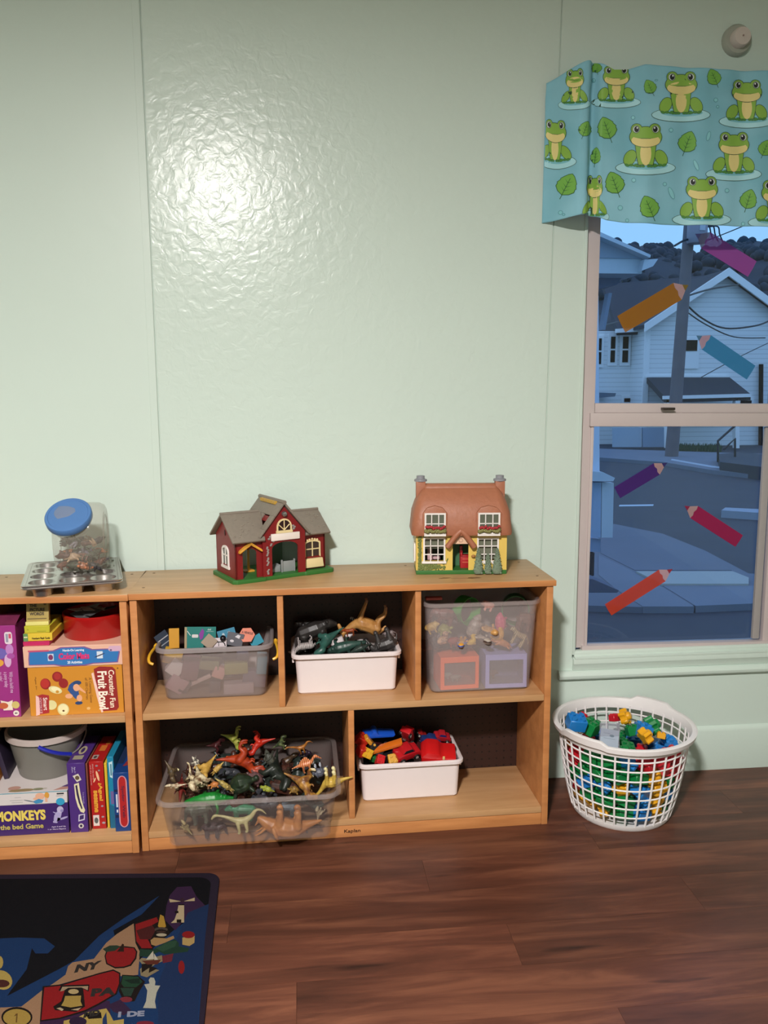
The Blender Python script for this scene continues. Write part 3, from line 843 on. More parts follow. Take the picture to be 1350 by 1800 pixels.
def leaf(cx, cy, L_, rot, wd=.42):
    lay[0] = 0; c, s_ = math.cos(rot), math.sin(rot)
    def T(u, v): return (cx + (u * c - v * s_) * L_, cy - (u * s_ + v * c) * L_)
    prof = [(0, .5), (.12, .42), (.2, .32), (.22, .30), (.32, .15), (.30, .12), (.38, -.05), (.35, -.08), (.36, -.22), (.22, -.38), (0, -.48)]
    R_ = [(u * wd / .38, v) for u, v in prof]
    full = R_ + [(-u, v) for u, v in R_[::-1]][1:-1]
    pr('#2c5c33', [T(u * 1.08, v * 1.06) for u, v in full]); pr('#74b04a', [T(u, v) for u, v in full])
    pr('#2c5c33', [T(-.012, .3), T(.012, .3), T(.014, -.7), T(-.014, -.7)])
    for v in (.1, -.1, -.28):
        for q in (-1, 1): pr('#2c5c33', [T(0, v - .03), T(.2 * q, v + .12), T(0, v)])
def rings(cx, cy, r, ry=None, rot=0):
    lay[0] = 0
    pr('#5797a6', ell(cx, cy, r, ry or r, 14, rot)); pr('#8ccdd6', ell(cx, cy, r - 3, (ry or r) - 3, 14, rot))
for a in [(845, 362, 245, 1), (1225, 400, 235, .98), (640, 668, 250, 1), (1150, 705, 238, .98), (965, 968, 245, 1),
          (470, 290, 205, 1.0), (232, 300, 200, .66), (120, 632, 240, .72), (345, 952, 235, .52), (1400, 985, 240, 1), (1590, 360, 240, 1), (1660, 690, 240, 1), (1820, 400, 240, 1), (1840, 960, 240, 1)]: frog(*a)
for a in [(415, 445, 130, .35), (885, 525, 125, -.35), (190, 770, 130, -.45), (460, 762, 130, .35), (660, 900, 130, .4), (1237, 857, 115, -.3), (1035, 150, 95, .4), (665, 206, 85, .45),
          (292, 450, 90, -.35), (352, 605, 95, -.1, .3), (1335, 560, 95, -.4), (357, 95, 60, .2, .5), (1440, 250, 120, .3), (1480, 620, 120, -.4), (1620, 870, 120, .3), (1860, 640, 110, .3)]: leaf(*a)
for a in [(568, 385, 12), (788, 457, 13), (572, 747, 13), (752, 770, 12), (494, 907, 15), (1112, 807, 13), (1047, 283, 13), (1058, 322, 9), (534, 980, 11), (703, 168, 10, 6), (155, 930, 13), (172, 943, 8),
          (1005, 492, 12, 30, .25), (933, 660, 12, 34, -.4), (790, 822, 14, 38, -.4), (340, 170, 13), (1205, 1000, 12)]: rings(*a)
# keep only print that lies on the cloth
def inside(p): return VX0 + .001 < p[0] < VX1 and zbot(p[0]) < p[1] < ztop(p[0])
def clampz(p): return (min(max(p[0], VX0 + .002), VX1 - .002), min(max(p[1], zbot(p[0]) + .001), ztop(p[0]) - .001))
shapes = [(c, [clampz(p) for p in pts], k) for c, pts, k in shapes if any(inside(p) for p in pts)]
def dedup(pts):
    o = []
    for p in pts:
        if not o or (abs(p[0] - o[-1][0]) + abs(p[1] - o[-1][1])) > 2e-4: o.append(p)
    if len(o) > 2 and abs(o[0][0] - o[-1][0]) + abs(o[0][1] - o[-1][1]) < 2e-4: o.pop()
    return o
shapes = [(c, dedup(p), k) for c, p, k in shapes]; shapes = [s for s in shapes if len(s[1]) > 2]
decals('frog_print', VAL, shapes, lambda u, v, h: Vector((u, VS(u, v) - h, v)), eps=.00008, cell=.006, lift=.0009, world=True)
# ================================================================ SHELF UNITS
WOOD = wood_mat('maple_plywood', '#ae7040', '#ca8a54')
WTOP = wood_mat('maple_plywood_top', '#ab8458', '#c0996c')
WIN_ = wood_mat('maple_plywood_shelf', '#b08458', '#c49a6e')
def peg():
    m = bpy.data.materials.new('dark_pegboard'); m.use_nodes = True
    n = m.node_tree.nodes; L = m.node_tree.links; b = n['Principled BSDF']
    t = n.new('ShaderNodeTexCoord'); sx = n.new('ShaderNodeVectorMath'); sx.operation = 'SCALE'; sx.inputs['Scale'].default_value = 1 / .0254
    L.new(t.outputs['Object'], sx.inputs[0]); f = n.new('ShaderNodeVectorMath'); f.operation = 'FRACTION'; L.new(sx.outputs[0], f.inputs[0])
    sb = n.new('ShaderNodeVectorMath'); sb.operation = 'SUBTRACT'; L.new(f.outputs[0], sb.inputs[0]); sb.inputs[1].default_value = (.5, .5, .5)
    mu = n.new('ShaderNodeVectorMath'); mu.operation = 'MULTIPLY'; L.new(sb.outputs[0], mu.inputs[0]); mu.inputs[1].default_value = (1, 0, 1)
    ln = n.new('ShaderNodeVectorMath'); ln.operation = 'LENGTH'; L.new(mu.outputs[0], ln.inputs[0])
    r = n.new('ShaderNodeValToRGB'); r.color_ramp.interpolation = 'CONSTANT'
    r.color_ramp.elements[0].color = (*lin('#0a0403'), 1); r.color_ramp.elements[1].position = .12; r.color_ramp.elements[1].color = (*lin('#2e1813'), 1)
    L.new(ln.outputs['Value'], r.inputs[0]); L.new(r.outputs[0], b.inputs['Base Color']); b.inputs['Roughness'].default_value = .5
    return m
PEG = peg()
CW, CH, CD, T = 1.22, .775, .292, .02
MZ, BZ = .42, .0587
def cabinet(loc, rz, label, seams):
    r = thing('storage_shelf', loc, rz, label, 'shelf', 'plywood storage shelves along the wall')
    def p(name, *b_, m=WOOD, bev=.0025):
        bm = B(); box(bm, *b_); return obj(name, bm, m, r, bevel=bev)
    p('top_board', -.006, CW + .006, -.004, CD + .004, CH - T, CH, m=WTOP, bev=.005)
    # a lipping of solid wood on the board's front edge
    p('front_lipping', -.0062, CW + .0062, -.0065, -.0042, CH - T + .001, CH - .002, bev=.0008)
    for x in (0, CW - T): p('side_panel', x, x + T, 0, CD, 0, CH - T)
    p('middle_shelf', T, CW - T, .001, CD - .008, MZ - T, MZ, m=WIN_)
    p('bottom_shelf', T, CW - T, .001, CD - .008, BZ - T, BZ, m=WIN_)
    p('kick_board', T, CW - T, .002, .02, .0, BZ - T - .0012)
    p('back_panel', T, CW - T, CD - .008, CD, .03, CH - T, m=PEG, bev=0)
    for x in seams[0]: p('divider', x, x + .018, .002, CD - .008, MZ, CH - T)
    for x in seams[1]: p('divider', x, x + .018, .002, CD - .008, BZ, MZ - T)
    # screw plugs in the top board
    for i, (x, y) in enumerate(((.03, .06), (.03, .25), (CW - .035, .05), (CW - .035, .25), (CW / 3 + .01, .25), (2 * CW / 3, .25))):
        bm = B(); prism(bm, [(a * 1 + x, b + y) for a, b in ell(0, 0, .0042, .0024, 10)], CH - .0004, CH + .0005, 'XY'); obj('screw_hole', bm, mat('#3a2618', .7), r)
    return r
cabR = cabinet((0, -.326, 0), .018, 'long plywood shelf unit with toy bins, holding the barn and the cottage', ((.4075, .8065), (.607,)))
cabL = cabinet((-CW - .0065, -.322, 0), -.009, 'plywood shelf unit at the left edge full of game boxes', ((.4, .8), (.607,)))
# branded stamp on the kick board
MC = wm(cabR)
F_ = frame((0, .0015, 0), (1, 0, 0), (0, 0, 1))
text(cabR, 'Kaplan', F_, .591, .640, .0125, .0265, '#4a2c18', bold=.015)
# worn stains on top in front of the cottage
st = []
rs = random.Random(11)
for cx, cy, rx, ry in ((.905, .058, .017, .007), (.99, .05, .020, .008)):
    st.append(('#7a5633', [(cx + rx * (1 + .35 * rs.uniform(-1, 1)) * math.cos(a), cy + ry * (1 + .35 * rs.uniform(-1, 1)) * math.sin(a)) for a in [2 * pi * i / 14 for i in range(14)]]))
st.append(('#8a6540', [(.922, .0515), (.97, .052), (.97, .0500), (.922, .0495)]))
decals('stain', cabR, st, lambda u, v, h: Vector((u, v - .0, CH + h)), lift=.0002)

# ================================================================ BINS
CLEAR = glassy('clear_plastic', '#d6cac8', .81, .18)
CLEARD = glassy('clear_plastic_dinosaur_tub', '#a0928e', .87, .15)
RIMC = glassy('clear_plastic_rim', '#b8aaa6', .80, .15)
FROST = glassy('frosted_plastic', '#bdb1af', .72, .35)
FROSTR = glassy('frosted_plastic_rim', '#a39a9a', .42, .35)
WHT = mat('#e3d9d8', .38, name='white_plastic', noise=.02)

def tub(name, c, w0, d0, w1, d1, z0, h, r, label, mb, mr, rz=0, t=.0022, lip=.011, lz=.012, group=None, shelf=0):
    """open rectangular bin: c = middle of its bottom, w0/d0 bottom size, w1/d1 size under the rim"""
    root = thing(name, (c[0], c[1], z0), rz, label, 'bin', group)
    bm = B()
    L_ = [rr(w0 / 2 - .006, d0 / 2 - .006, r * .6, 0), rr(w0 / 2, d0 / 2, r * .8, .006)]
    if shelf:
        k = shelf; wk = w0 + (w1 - w0) * k; dk = d0 + (d1 - d0) * k
        L_ += [rr(wk / 2 - .004, dk / 2 - .004, r, h * k), rr(wk / 2, dk / 2, r, h * k + .004)]
    L_ += [rr(w1 / 2, d1 / 2, r, h - .004), rr(w1 / 2 - t, d1 / 2 - t, r - t, h - .004)]
    L_ += [rr(w0 / 2 - t, d0 / 2 - t, r * .8, .006 + t), rr(w0 / 2 - .006 - t, d0 / 2 - .006 - t, r * .6, t)]
    loft(bm, L_, True, True)
    obj('bin_body', bm, mb, root, smooth=True)
    bm = B(); q = r + lip
    loft(bm, [rr(w1 / 2 + .0004, d1 / 2 + .0004, r, h - .006), rr(w1 / 2 + lip * .8, d1 / 2 + lip * .8, q, h - lz + .0), rr(w1 / 2 + lip, d1 / 2 + lip, q, h - lz + .001),
              rr(w1 / 2 + lip, d1 / 2 + lip, q, h - .003), rr(w1 / 2 + lip * .7, d1 / 2 + lip * .7, q, h), rr(w1 / 2 + .001, d1 / 2 + .001, r, h), rr(w1 / 2 - t, d1 / 2 - t, r - t, h - .003)], closed=True)
    obj('bin_rim', bm, mr, root, smooth=True)
    return root
def inb(rot, root, w, d): pass

# A: frosted tote, upper left bay
A0 = (.2155, -.135)
tA = tub('storage_tote', A0, .300, .178, .328, .215, MZ, .165, .035, 'frosted tote with yellow handles, upper left bay', FROST, FROSTR, rz=.018, lip=.009, lz=.014)
YEL = mat('#d9a62a', .4)
for s in (-1, 1):
    bm = B()
    tube(bm, smooth_path([(s * .174, -.015, .150), (s * .182, -.055, .148), (s * .187, -.10, .143), (s * .184, -.122, .132), (s * .172, -.126, .126)], 4), .0042, 8)
    for yy_ in (-.018, -.030): ball(bm, (s * .179, yy_, .149), .0075, sub=1)
    obj('handle', bm, YEL, tA, smooth=True)
# B: white bin with animals
tB = tub('toy_bin', (.6085, -.130), .298, .185, .312, .200, MZ, .1275, .018, 'white bin heaped with big toy animals, upper middle bay', WHT, WHT, rz=.018, lip=.011, lz=.012, group='white toy bins')
def tabs(root, w, h):
    for s in (-1, 1):
        bm = B(); x0, x1 = sorted((s * (w / 2 + .002), s * (w / 2 + .009)))
        box(bm, x0, x1, -.07, .07, h - .034, h - .010); obj('end_grip', bm, WHT, root, bevel=.003)
tabs(tB, .312, .1275)
# C: clear tub, upper right bay
tC = tub('storage_tub', (1.0150, -.168), .310, .180, .345, .212, MZ, .285, .03, 'tall clear tub of toy figures, upper right bay', CLEAR, RIMC, rz=.018, lip=.009, lz=.012)
# D: big clear tub of dinosaurs, sticking out of the lower left bay
tD = tub('storage_tub', (.3195, -.243), .458, .345, .496, .385, BZ, .147, .035, 'large clear tub of toy dinosaurs sticking out of the lower left bay', CLEARD, RIMC, rz=.004, lip=.012, lz=.011, shelf=.28)
# E: white bin with cars
tE = tub('toy_bin', (.8045, -.122), .300, .185, .312, .200, BZ, .1275, .018, 'white bin of toy cars and bricks, lower middle bay', WHT, WHT, rz=.018, lip=.011, lz=.012, group='white toy bins')
tabs(tE, .312, .1275)

# ================================================================ BASKET
def basket():
    cx, cy = 1.482, -.228
    r = thing('laundry_basket', (cx, cy, 0), label='round white lattice laundry basket full of bright blocks', cat='basket')
    Hh, Rt, Rb = .286, .200, .148
    def rad(z):
        t = z / Hh
        return Rb + (Rt - Rb) * (t ** .75) + .004 * math.sin(t * pi)
    def wob(a, z): return 1 + .012 * math.sin(3 * a + 1) * math.sin(pi * z / Hh) * 1.2 - .045 * math.exp(-((a + 2.35) / .28) ** 2) * math.exp(-((z - .17) / .05) ** 2) - .035 * math.exp(-((a + .55) / .25) ** 2) * math.exp(-((z - .15) / .05) ** 2)
    tilt = Matrix.Rotation(-.012, 4, 'Y') @ Matrix.Rotation(.020, 4, 'X')
    def P(a, z, d=0):
        q = (rad(z) + d) * wob(a, z)
        return (q * math.cos(a), q * math.sin(a), z)
    white = mat('#e9e5e4', .35, name='basket_white_plastic', noise=.02)
    bm = B(); N = 40
    loft(bm, [[P(2 * pi * i / N, z, d) for i in range(N)] for z, d in ((.0, -.012), (.0, 0), (.008, .003), (.020, .002), (.020, -.004), (.006, -.007))], True, True)
    obj('basket_base', bm, white, r, smooth=True)
    bm = B()
    for i in range(32):
        a = 2 * pi * (i + .5) / 32
        tube(bm, [P(a, z) for z in (.016, .05, .09, .13, .17, .21, .25, .268)], .0031, 6)
    for z in (.052, .084, .116, .148, .180, .212, .242):
        tube(bm, [P(2 * pi * i / 64, z + .0) for i in range(64)], .0026, 6, closed=True)
    obj('lattice', bm, white, r, smooth=True)
    bm = B(); M_ = 64; L_ = []
    def up(a):
        v = 0
        for c0 in (-2.55, .72):
            d = abs((a - c0 + pi) % (2 * pi) - pi)
            v = max(v, 1 if d < .30 else max(0, 1 - (d - .30) / .03))
        return v
    for z, d, k in ((.258, .0, 0), (.258, .004, 0), (.270, .006, 0), (.274, .018, .4), (.288, .020, 1), (.291, .014, 1), (.289, .004, 1), (.270, -.001, 0)):
        L_.append([P(a, z + .012 * k * up(a), d) for a in [2 * pi * i / M_ for i in range(M_)]])
    loft(bm, L_, closed=True); obj('basket_rim', bm, white, r, smooth=True)
    return r, P, rad
bask, BP, BRAD = basket()
# ================================================================ COTTAGE
def grid_window(root, M, x0, x1, z0, z1, cols, rows, m, t=.0028, dep=.004, fr=.005, name='window_frame', back=None):
    bm = B()
    def bx(a, b, c, d): box(bm, a, b, -dep, 0, c, d, M)
    bx(x0, x0 + fr, z0, z1); bx(x1 - fr, x1, z0, z1); bx(x0 + fr, x1 - fr, z0, z0 + fr); bx(x0 + fr, x1 - fr, z1 - fr, z1)
    for i in range(1, cols): a = x0 + (x1 - x0) * i / cols; bx(a - t / 2, a + t / 2, z0 + fr, z1 - fr)
    for j in range(1, rows): c = z0 + (z1 - z0) * j / rows; bx(x0 + fr, x1 - fr, c - t / 2, c + t / 2)
    return obj(name, bm, m, root)
def arch(x0, x1, z0, zs, zt, n=10):
    """outline of an arched opening from (x0,z0) up and over to (x1,z0)"""
    cx = (x0 + x1) / 2; rx = (x1 - x0) / 2
    return [(x0, z0)] + [(cx - rx * math.cos(pi * i / n), zs + (zt - zs) * math.sin(pi * i / n)) for i in range(n + 1)] + [(x1, z0)]
c0 = at(731, 1010, z=CH); c1 = at(892, 1010, z=CH)
COT = thing('toy_cottage', ((c0.x + c1.x) / 2, (c0.y + c1.y) / 2 + .004, CH), -.085, 'toy cottage with brown thatch roof and yellow walls on the shelf top', 'dollhouse', 'toy buildings on the shelf')
YW = mat('#d9ba5c', .45, name='yellow_wall'); THA = mat('#a2664a', .5, name='thatch_brown', noise=.12, scale=60, bump=.4, bscale=90); WF = mat('#e6e0da', .4, name='white_trim')
GR = mat('#2f6a2a', .5, name='green_base'); HW = .1375; FY = 0.0; DY = .115
bm = B(); box(bm, -HW, HW, FY, DY, 0, .0125); obj('base', bm, GR, COT, bevel=.0015)
def wall_holes(x0, x1, z0, z1, holes):
    """front wall as strips round rectangular holes"""
    bm = B(); xs = sorted({x0, x1} | {h[0] for h in holes} | {h[1] for h in holes})
    for a, b in zip(xs, xs[1:]):
        zz = z0
        for h in sorted([h for h in holes if h[0] <= a and h[1] >= b], key=lambda h: h[2]):
            if h[2] > zz: box(bm, a, b, FY + .003, FY + .009, zz, h[2])
            zz = h[3]
        if zz < z1: box(bm, a, b, FY + .003, FY + .009, zz, z1)
    bmesh.ops.remove_doubles(bm, verts=bm.verts, dist=1e-5)
    return bm
LW = (-.113, -.052, .042, .112); RW = (.050, .110, .042, .110); DR = (-.0265, .0215, .0125, .094)
obj('front_wall', wall_holes(-HW, HW, .0125, .140, [LW, RW, DR]), YW, COT)
for s in (-1, 1):
    bm = B(); x0, x1 = sorted((s * HW, s * (HW - .006))); box(bm, x0, x1, FY + .009, DY, .0125, .14); obj('side_wall', bm, YW, COT)
    bm = B(); x0, x1 = sorted((s * (HW + .0002), s * (HW + .005))); box(bm, x0, x1, .03, .075, .035, .09); obj('side_shutter', bm, WF, COT, bevel=.001)
bm = B(); box(bm, -HW + .006, HW - .006, .010, DY, .122, .126); obj('upper_floor', bm, mat('#8b8060', .6), COT)
bm = B(); box(bm, -HW + .006, HW - .006, DY - .004, DY, .0125, .122); obj('rear_wall', bm, mat('#6f7160', .6, name='inner_wall'), COT)
bm = B(); box(bm, -.05, .045, .07, .074, .0125, .122); obj('inner_wall', bm, mat('#3d6a45', .6, name='green_inner_wall'), COT)
for q in (LW, RW):
    g_ = grid_window(COT, Matrix.Translation((0, FY + .004, 0)), q[0] - .003, q[1] + .003, q[2] - .006, q[3] + .002, 3, 3, WF)
bm = B(); box(bm, LW[0] + .001, LW[1] - .001, .012, .013, .078, LW[3]); obj('window_glass', bm, mat('#6a6d5c', .35), COT)
bm = B(); box(bm, RW[0] + .001, RW[1] - .001, .012, .013, .045, RW[3]); obj('window_glass', bm, mat('#6a6d5c', .35), COT)
bm = B(); box(bm, LW[0] - .007, LW[1] + .006, -.003, .004, .034, .041); obj('window_sill', bm, WF, COT, bevel=.001)
for x in (.066, .092):
    bm = B(); box(bm, x, x + .009, -.003, .004, .032, .042); obj('window_sill', bm, WF, COT, bevel=.001)
# thatch roof
bm = B(); cy = .058
prof = [(.151, .074, .122, .02), (.153, .077, .130, .025), (.151, .076, .155, .03), (.147, .071, .19, .03), (.138, .058, .22, .03), (.127, .040, .243, .022), (.118, .026, .2555, .015), (.112, .018, .262, .01)]
loft(bm, [rr(a, b, r, z, cx=0, cy=cy) for a, b, z, r in prof], True, True)
obj('thatch_roof', bm, THA, COT, smooth=True)
bm = B(); loft(bm, [rr(.118, .014, .010, .250, cy=.05), rr(.112, .018, .010, .262, cy=.055), rr(.108, .013, .008, .270, cy=.056), rr(.105, .009, .006, .272, cy=.056)], True, True); obj('roof_ridge', bm, THA, COT, smooth=True)
for s in (-1, 1):
    bm = B(); box(bm, s * .121 - .0145, s * .121 + .0145, .042, .072, .21, .2795); ch = obj('chimney', bm, THA, COT, bevel=.002)
    bm = B(); lathe(bm, [(.001, .279), (.0195, .279), (.0195, .285), (.0125, .287), (.0125, .296), (.006, .296), (.001, .296)], 12, M=Matrix.Translation((s * .121, .057, 0))); obj('chimney_cap', bm, mat('#8a8a90', .5), ch, smooth=True)
for x0, x1 in ((-.1135, -.0505), (.0465, .1120)):
    bm = B(); xm = (x0 + x1) / 2; hw = (x1 - x0) / 2
    out = [(x0 - .006, .124), (x0 - .006, .19), (xm - hw * .75, .207), (xm, .213), (xm + hw * .75, .207), (x1 + .006, .19), (x1 + .006, .124)]
    prism(bm, out, -.020, .06); obj('dormer', bm, THA, COT, bevel=.004)
    bm = B(); box(bm, x0 + .002, x1 - .002, -.0208, -.0195, .130, .190); obj('dormer_glass', bm, mat('#5c6152', .3), COT)
    grid_window(COT, Matrix.Translation((0, -.0210, 0)), x0, x1, .127, .192, 3, 2, WF)
    bm = B(); box(bm, x0 - .001, x1 + .001, -.024, -.020, .122, .131); obj('window_sill', bm, WF, COT)
    bm = B(); rf = random.Random(int(x0 * 1000) + 500)
    for i in range(13):
        a = x0 + .004 + (x1 - x0 - .008) * i / 12; ball(bm, (a, -.0285, .1395 + rf.uniform(-.003, .002)), .0072, sub=1)
    obj('window_box_leaves', bm, mat('#7d7a45', .7, noise=.25, scale=300), COT, smooth=True)
    bm = B()
    for i in range(11):
        a = x0 + .005 + (x1 - x0 - .010) * i / 10; ball(bm, (a, -.0335, .1490 + rf.uniform(-.0035, .004)), .0050, sub=1)
    obj('window_box_flowers', bm, mat('#a3222b', .6), COT, smooth=True)
# porch gable, hanging ring, doorway, chair
bm = B()
for s in (-1, 1):
    tube(bm, smooth_path([(-.0035, -.012, .136), (-.0035 + s * .012, -.013, .126), (-.0035 + s * .028, -.013, .104), (-.0035 + s * .041, -.012, .086)], 4), [.009] * 6 + [.0085] * 4 + [.009] * 3, 10)
obj('porch_gable', bm, THA, COT, smooth=True)
bm = B(); prism(bm, [(-.0265, .094), (.0215, .094), (.0205, .103), (-.003, .125), (-.0255, .103)], -.001, .004); obj('porch_panel', bm, mat('#dcb89a', .5), COT)
bm = B(); tube(bm, [(-.003 + .0055 * math.cos(a), -.002, .106 + .0055 * math.sin(a)) for a in [2 * pi * i / 16 for i in range(16)]], .0012, 6, closed=True); obj('ring', bm, mat('#c9a48c', .5), COT)
RED = mat('#a81c22', .4)
bm = B(); box(bm, .0, .028, .03, .055, .0125, .050); box(bm, .0, .006, .026, .055, .05, .062); box(bm, .0, .009, .052, .060, .0125, .078); box(bm, .004, .026, .028, .052, .05, .053); obj('red_chair', bm, RED, COT, bevel=.003)
for z_ in (.03, .04):
    bm = B(); box(bm, .006, .026, .0285, .0299, z_, z_ + .002); obj('chair_slat', bm, mat('#d06a50', .5), COT)
bm = B(); box(bm, -.10, -.085, .05, .062, .0125, .07); box(bm, -.085, -.06, .045, .065, .0125, .045); obj('inside_furniture', bm, mat('#c9a3a6', .5), COT, bevel=.002)
# bushes and climbing plant
bush = mat('#6f7f6a', .75, noise=.3, scale=250)
for x, h, r_ in ((.050, .078, .0155), (.079, .060, .0115), (.107, .076, .0165)):
    bm = B(); rb = random.Random(int(x * 1e4))
    lathe(bm, [(r_ * .7, .004), (r_ * .95, .014), (r_ * .55, h * .55), (.0012, h)], 10, True, True, M=Matrix.Translation((x, -.009, 0)) @ Matrix.Diagonal((1, .55, 1, 1)))
    for i in range(46):
        t = (i / 46) ** .8; rr_ = r_ * (1 - t) ** .75 * (1 if t > .12 else .75) + .0015; a = i * 2.4
        ball(bm, (x + rr_ * .8 * math.cos(a), -.009 - abs(rr_) * .35 * (math.sin(a) + 1) * .5, .006 + h * t), .0042 * (1 - t * .45), sub=1)
    obj('bush', bm, bush, COT, smooth=True)
bm = B(); prism(bm, [(-.1325, .0125), (-.128, .118), (-.1215, .118), (-.121, .034), (-.075, .032), (-.058, .020), (-.10, .0128)], .0015, .0029); obj('climbing_plant_backing', bm, mat('#7a8048', .7, noise=.25, scale=200), COT)
viney = mat('#6f7b3f', .7, noise=.3, scale=250)
bm = B(); rv = random.Random(5)
for i in range(60):
    x = -.1265 + rv.uniform(-.0035, .0035); z = .012 + .106 * rv.random(); ball(bm, (x, .0015, z), .0034, sub=1)
for i in range(70):
    x = -.122 + .072 * rv.random(); zt = .033 - max(0, (x + .075)) * .35; ball(bm, (x, .0015, .0125 + (zt - .0125) * rv.random()), .0030, sub=1)
for i in range(16): ball(bm, (-.055 + .014 * i / 16, .0012, .032 + .018 * (i / 16) ** 2), .0022, sub=1)
for i in range(14): ball(bm, (-.120 + .028 * i / 14, .0012, .119 + .003 * math.sin(i)), .0022, sub=1)
obj('climbing_plant', bm, viney, COT, smooth=True)
bm = B(); ball(bm, (.036, -.003, .056), .006, sc=(1.2, .6, .8)); obj('lantern', bm, mat('#9a6a35', .5), COT, smooth=True)

# ================================================================ BARN
b0 = at(415, 1029, z=CH)
BARN = thing('toy_barn', (b0.x - .006, b0.y, CH), .452, 'toy red barn with grey shingle roofs and green base on the shelf top', 'dollhouse', 'toy buildings on the shelf')
RW_ = mat('#7a1417', .42, name='barn_red'); RF = mat('#80766a', .6, name='barn_roof_grey', noise=.12, scale=90, bump=.35, bscale=220); CR = mat('#e3cf9c', .45, name='cream_trim'); OY = mat('#d69a35', .45, name='ochre_trim')
bm = B()
prism(bm, [(.012, 0), (.10, -.002), (.102, .003), (.23, .003), (.232, 0), (.322, 0), (.33, .008), (.33, .172), (.322, .18), (.008, .18), (0, .172), (0, .01)], 0, .012, 'XY')
obj('base', bm, GR, BARN, bevel=.002)
def wallX(name, outer, y0, y1, m=RW_, parent=None):
    bm = B(); prism(bm, outer, y0, y1); return obj(name, bm, m, parent or BARN)
def wallY(name, outer, x0, x1, m=RW_):
    bm = B(); prism(bm, outer, x0, x1, 'YZ'); return obj(name, bm, m, BARN)
Z0 = .012
# left wing
wallX('wing_front_wall', [(.012, Z0), (.012, .128), (.095, .128), (.095, Z0)] + arch(.078, .034, Z0, .085, .100)[0:], .012, .018)
wallY('wing_side_wall', [(.012, Z0), (.012, .128), (.09, .186), (.168, .128), (.168, Z0)], .012, .017)
wallX('rear_wall', [(.012, Z0), (.012, .128), (.03, .128), (.03, Z0)], .162, .168)
# right wing
wallX('wing_front_wall', [(.228, Z0), (.228, .128), (.312, .128), (.312, Z0)], .030, .035)
wallY('wing_side_wall', [(.03, Z0), (.03, .128), (.095, .176), (.168, .128), (.168, Z0)], .307, .312)
# centre block
wallX('gable_wall', [(.094, Z0), (.094, .138), (.163, .219), (.232, .138), (.232, Z0)] + arch(.209, .123, Z0, .092, .112)[0:], .004, .010)
for x in (.094, .227): wallY('centre_side_wall', [(.010, Z0), (.010, .128), (.05, .128), (.05, Z0)], x, x + .005)
wallX('gable_back_wall', [(.094, .10), (.094, .138), (.163, .219), (.232, .138), (.232, .10)], .160, .166)
# mirrored stable back with its grey ramp
wallX('stall_panel', [(.150, Z0), (.150, .12), (.222, .12), (.222, Z0)], .150, .154, mat('#8fa396', .18, name='shiny_panel'))
# roofs (wings run along x, the centre along y)
def slope(name, P, thick=.006, m=RF):
    P = [Vector(p) for p in P]; nn = (P[1] - P[0]).cross(P[3] - P[0]).normalized()
    if nn.z < 0: nn = -nn
    bm = B(); a = [bm.verts.new(p) for p in P]; b = [bm.verts.new(p + nn * thick) for p in P]
    for f in ((0, 1, 2, 3), (7, 6, 5, 4), (0, 4, 5, 1), (1, 5, 6, 2), (2, 6, 7, 3), (3, 7, 4, 0)): bm.faces.new([(a + b)[i] for i in f])
    return obj(name, bm, m, BARN, bevel=.0012)
slope('wing_roof', [(-.002, -.004, .120), (.098, -.004, .120), (.125, .09, .190), (-.002, .09, .190)])
slope('wing_roof', [(-.002, .184, .120), (.10, .184, .120), (.12, .09, .190), (-.002, .09, .190)])
slope('wing_roof', [(.236, .012, .120), (.322, .012, .120), (.322, .095, .180), (.20, .095, .180)])
slope('wing_roof', [(.236, .184, .120), (.322, .184, .120), (.322, .095, .180), (.20, .095, .180)])
ap = .2235
def cslope(s):
    X = lambda d: .163 + s * d
    return [(X(0), -.004, ap), (X(0), .176, ap), (X(.079), .176, ap - .0945), (X(.079), -.004, ap - .0945)]
# left centre slope with the skylight hole, right one plain
Pc = cslope(-1); U = (Vector(Pc[3]) - Vector(Pc[0])); V = (Vector(Pc[1]) - Vector(Pc[0]))
def pc(u, v): return tuple(Vector(Pc[0]) + U * u + V * v)
for u0, u1, v0, v1 in ((0, .38, 0, 1), (.78, 1, 0, 1), (.38, .78, 0, .16), (.38, .78, .40, 1)):
    slope('centre_roof', [pc(u0, v0), pc(u0, v1), pc(u1, v1), pc(u1, v0)])
slope('skylight_blind', [pc(.40, .17), pc(.40, .39), pc(.55, .39), pc(.55, .17)], .002, RW_)
slope('centre_roof', cslope(1))
bm = B(); tube(bm, [(.163, -.006, ap + .006), (.163, .178, ap + .006)], .0065, 8); obj('roof_ridge', bm, RF, BARN, smooth=True)
bm = B()
for i in range(7): box(bm, .148, .160, .035 + i * .016, .048 + i * .016, ap + .0005 - .004, ap + .006)
o = obj('ridge_tiles', bm, mat('#b89038', .5), BARN, bevel=.001)
bm = B(); tube(bm, [(-.002, .09, .196), (.12, .09, .196)], .005, 8); tube(bm, [(.21, .095, .186), (.322, .095, .186)], .005, 8); obj('roof_ridge', bm, RF, BARN, smooth=True)
